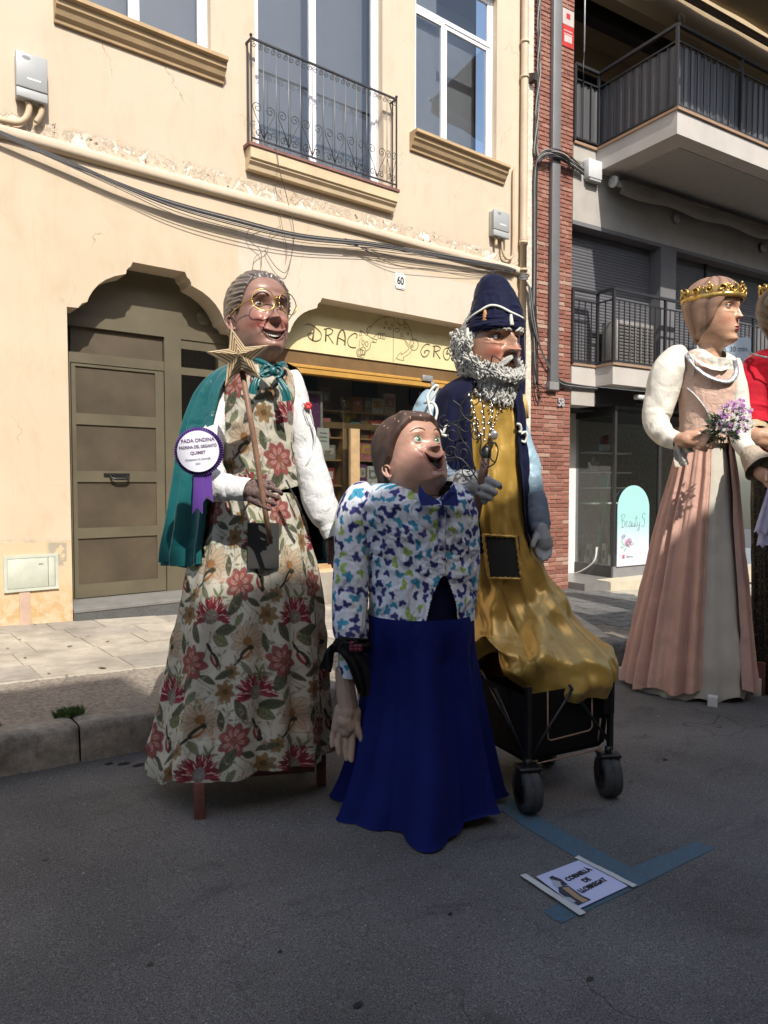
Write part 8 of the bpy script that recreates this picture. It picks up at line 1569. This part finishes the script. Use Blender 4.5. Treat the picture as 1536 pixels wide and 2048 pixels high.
# ================================================================== FIGURE 5: the prince in red at the edge of the frame
F5 = Fig('giant_puppet', 'crowned prince giant puppet in a crimson velvet cloak cut off by the right frame edge', 'giant puppet', 1572, 6.7); f = F5; T5 = F5.o
M_RED = fabric('crimson velvet', (.42, .008, .022), .8, sheen=.4, crease=.35, cs=4, var=.12)
def brocade():
    m = NT('black brocade'); v = m.coord(); vo = m.n('ShaderNodeTexVoronoi'); vo.inputs['Scale'].default_value = 34; m.l(v, vo.inputs['Vector']); n = m.noise(38, 3, v, .6, 2.0); k = m.val(n, .56, .6); m.color(m.mix(k, (.008, .008, .008), (.14, .12, .07))); m.b.inputs['Roughness'].default_value = .6; m.bump(m.noise(6, 3, v), .5, .03); return m.m
Garment(f, [(700, 1512, 1628), (716, 1488, 1650), (745, 1478, 1662), (800, 1474, 1668), (850, 1478, 1668), (872, 1484, 1664)], .75, (130, 300), (9, .13, 2), None, 51, (.3, .5), jit=1.0).build('cloak', M_RED, T5)
Garment(f, [(840, 1508, 1640), (900, 1510, 1640), (960, 1506, 1645), (1000, 1500, 1650)], .72, (80, 200), (9, .08, 2), None, 52, (.3, .5), jit=.8).build('tunic', M_RED, T5)
Garment(f, [(930, 1502, 1640), (1050, 1500, 1650), (1200, 1500, 1662), (1390, 1500, 1672)], .8, (140, 360), (15, .12, 2), None, 53, (.3, .5), jit=.6).build('brocade_skirt', brocade(), T5)
legs(f, [(1520, 1330, 1398, -.2), (1640, 1330, 1398, -.2)], M_RWOOD, T5, .03)
sleeve(f, [(1520, 730, 0, .13), (1504, 780, -.10, .17), (1500, 830, -.18, .16), (1510, 862, -.26, .13)], 'sleeve', M_RED, T5, wr=.12, seed=54, kw=1.4)
sleeve(f, [(1498, 850, -.24, .10), (1506, 864, -.30, .12), (1512, 872, -.34, .10)], 'cuff', fabric('beige braid', (.40, .33, .2), .7), T5, wr=.05, seed=55, kw=2, n=(30, 60))
hv = -.44
hand(f, [(1506, 868, hv + .05, .06), (1518, 872, hv, .06)], [[(1520, 870, hv, .055), (1540, 874, hv, .05)], [(1522, 882, hv, .05), (1540, 886, hv, .045)]], [[(1542, 868, hv, .03), (1558, 872, hv - .03, .024)], [(1542, 878, hv - .01, .03), (1558, 884, hv - .04, .024)], [(1540, 888, hv - .01, .028), (1554, 894, hv - .04, .022)], [(1536, 895, hv, .025), (1548, 901, hv - .03, .02)]], [(1526, 862, hv, .03), (1540, 856, hv, .024)], M_PSK, T5, .009)
ring_ = MB().tube([f.P(1500, 706, -.10), f.P(1518, 712, -.24), f.P(1540, 716, -.32), f.P(1580, 716, -.34)], .008, 6).build('neck_braid', M_SIL, T5, fix=False)
H5 = Head(p=dict(nose=.13, nw=.03, nb=.58, nt=.37, socket=.05, brow=.025, lip=.02, lipw=.07)); q = f.P(1592, 694, 0); H5.build(f, (q[0], 0, q[2]), .54, 60, 0, 0, M_SKIN, SK4)
H5.eyes((.10, .07, .04), (.6, .58, .55), M_PSK, upper=.35, lower=.3); rid5 = lambda TH, Z, k: .022 * np.abs(np.sin(TH * 6 + 3 * np.sin(Z * 7))) ** .7
hc5 = lambda TH, Z, r_: np.array((.035, .022, .016)) * (1 - np.clip(r_ / .02, 0, 1)[..., None]) + np.array((.13, .08, .055)) * np.clip(r_ / .02, 0, 1)[..., None]
H5.hair([(0, .84), (20, .80), (40, .68), (55, .50), (70, .25), (85, .0), (110, -.12), (180, -.14)], .085, mat('dark brown painted hair', (1, 1, 1), .35, attr=True, var=.15, vs=20, bump=.3, bs=40, coat=.4), ridges=rid5, colf=hc5, z0=-.3); crown(H5, .76, H5.o)
hk = F4.P(1540, 968, -.38); o = thing('handkerchief', 'pale lilac handkerchief dangling from the princess hand at the frame edge', 'handkerchief', F4.W(hk), -F4.az); mb = MB()
for nm, (x0, w0, w1, L) in (('fold', (0, .01, .08, .46)), ('fold', (-.02, .01, .06, .36)), ('fold', (.03, .01, .07, .42))):
    n = 16; vs = []
    for i in range(n):
        t = i / (n - 1); w = w0 + (w1 - w0) * t
        for k in range(9): s_ = k / 8 - .5; vs.append((x0 * t * 2 + s_ * 2 * w, .02 * math.sin(s_ * 14 + t * 3) * t + x0, -L * t + .015 * math.sin(k * 2.2) * t))
    MB().add(vs, [(9 * i + k, 9 * i + k + 1, 9 * (i + 1) + k + 1, 9 * (i + 1) + k) for i in range(n - 1) for k in range(8)], True).build('cloth_fold', fabric('lilac voile', (.46, .44, .58), .8), o, fix=False)
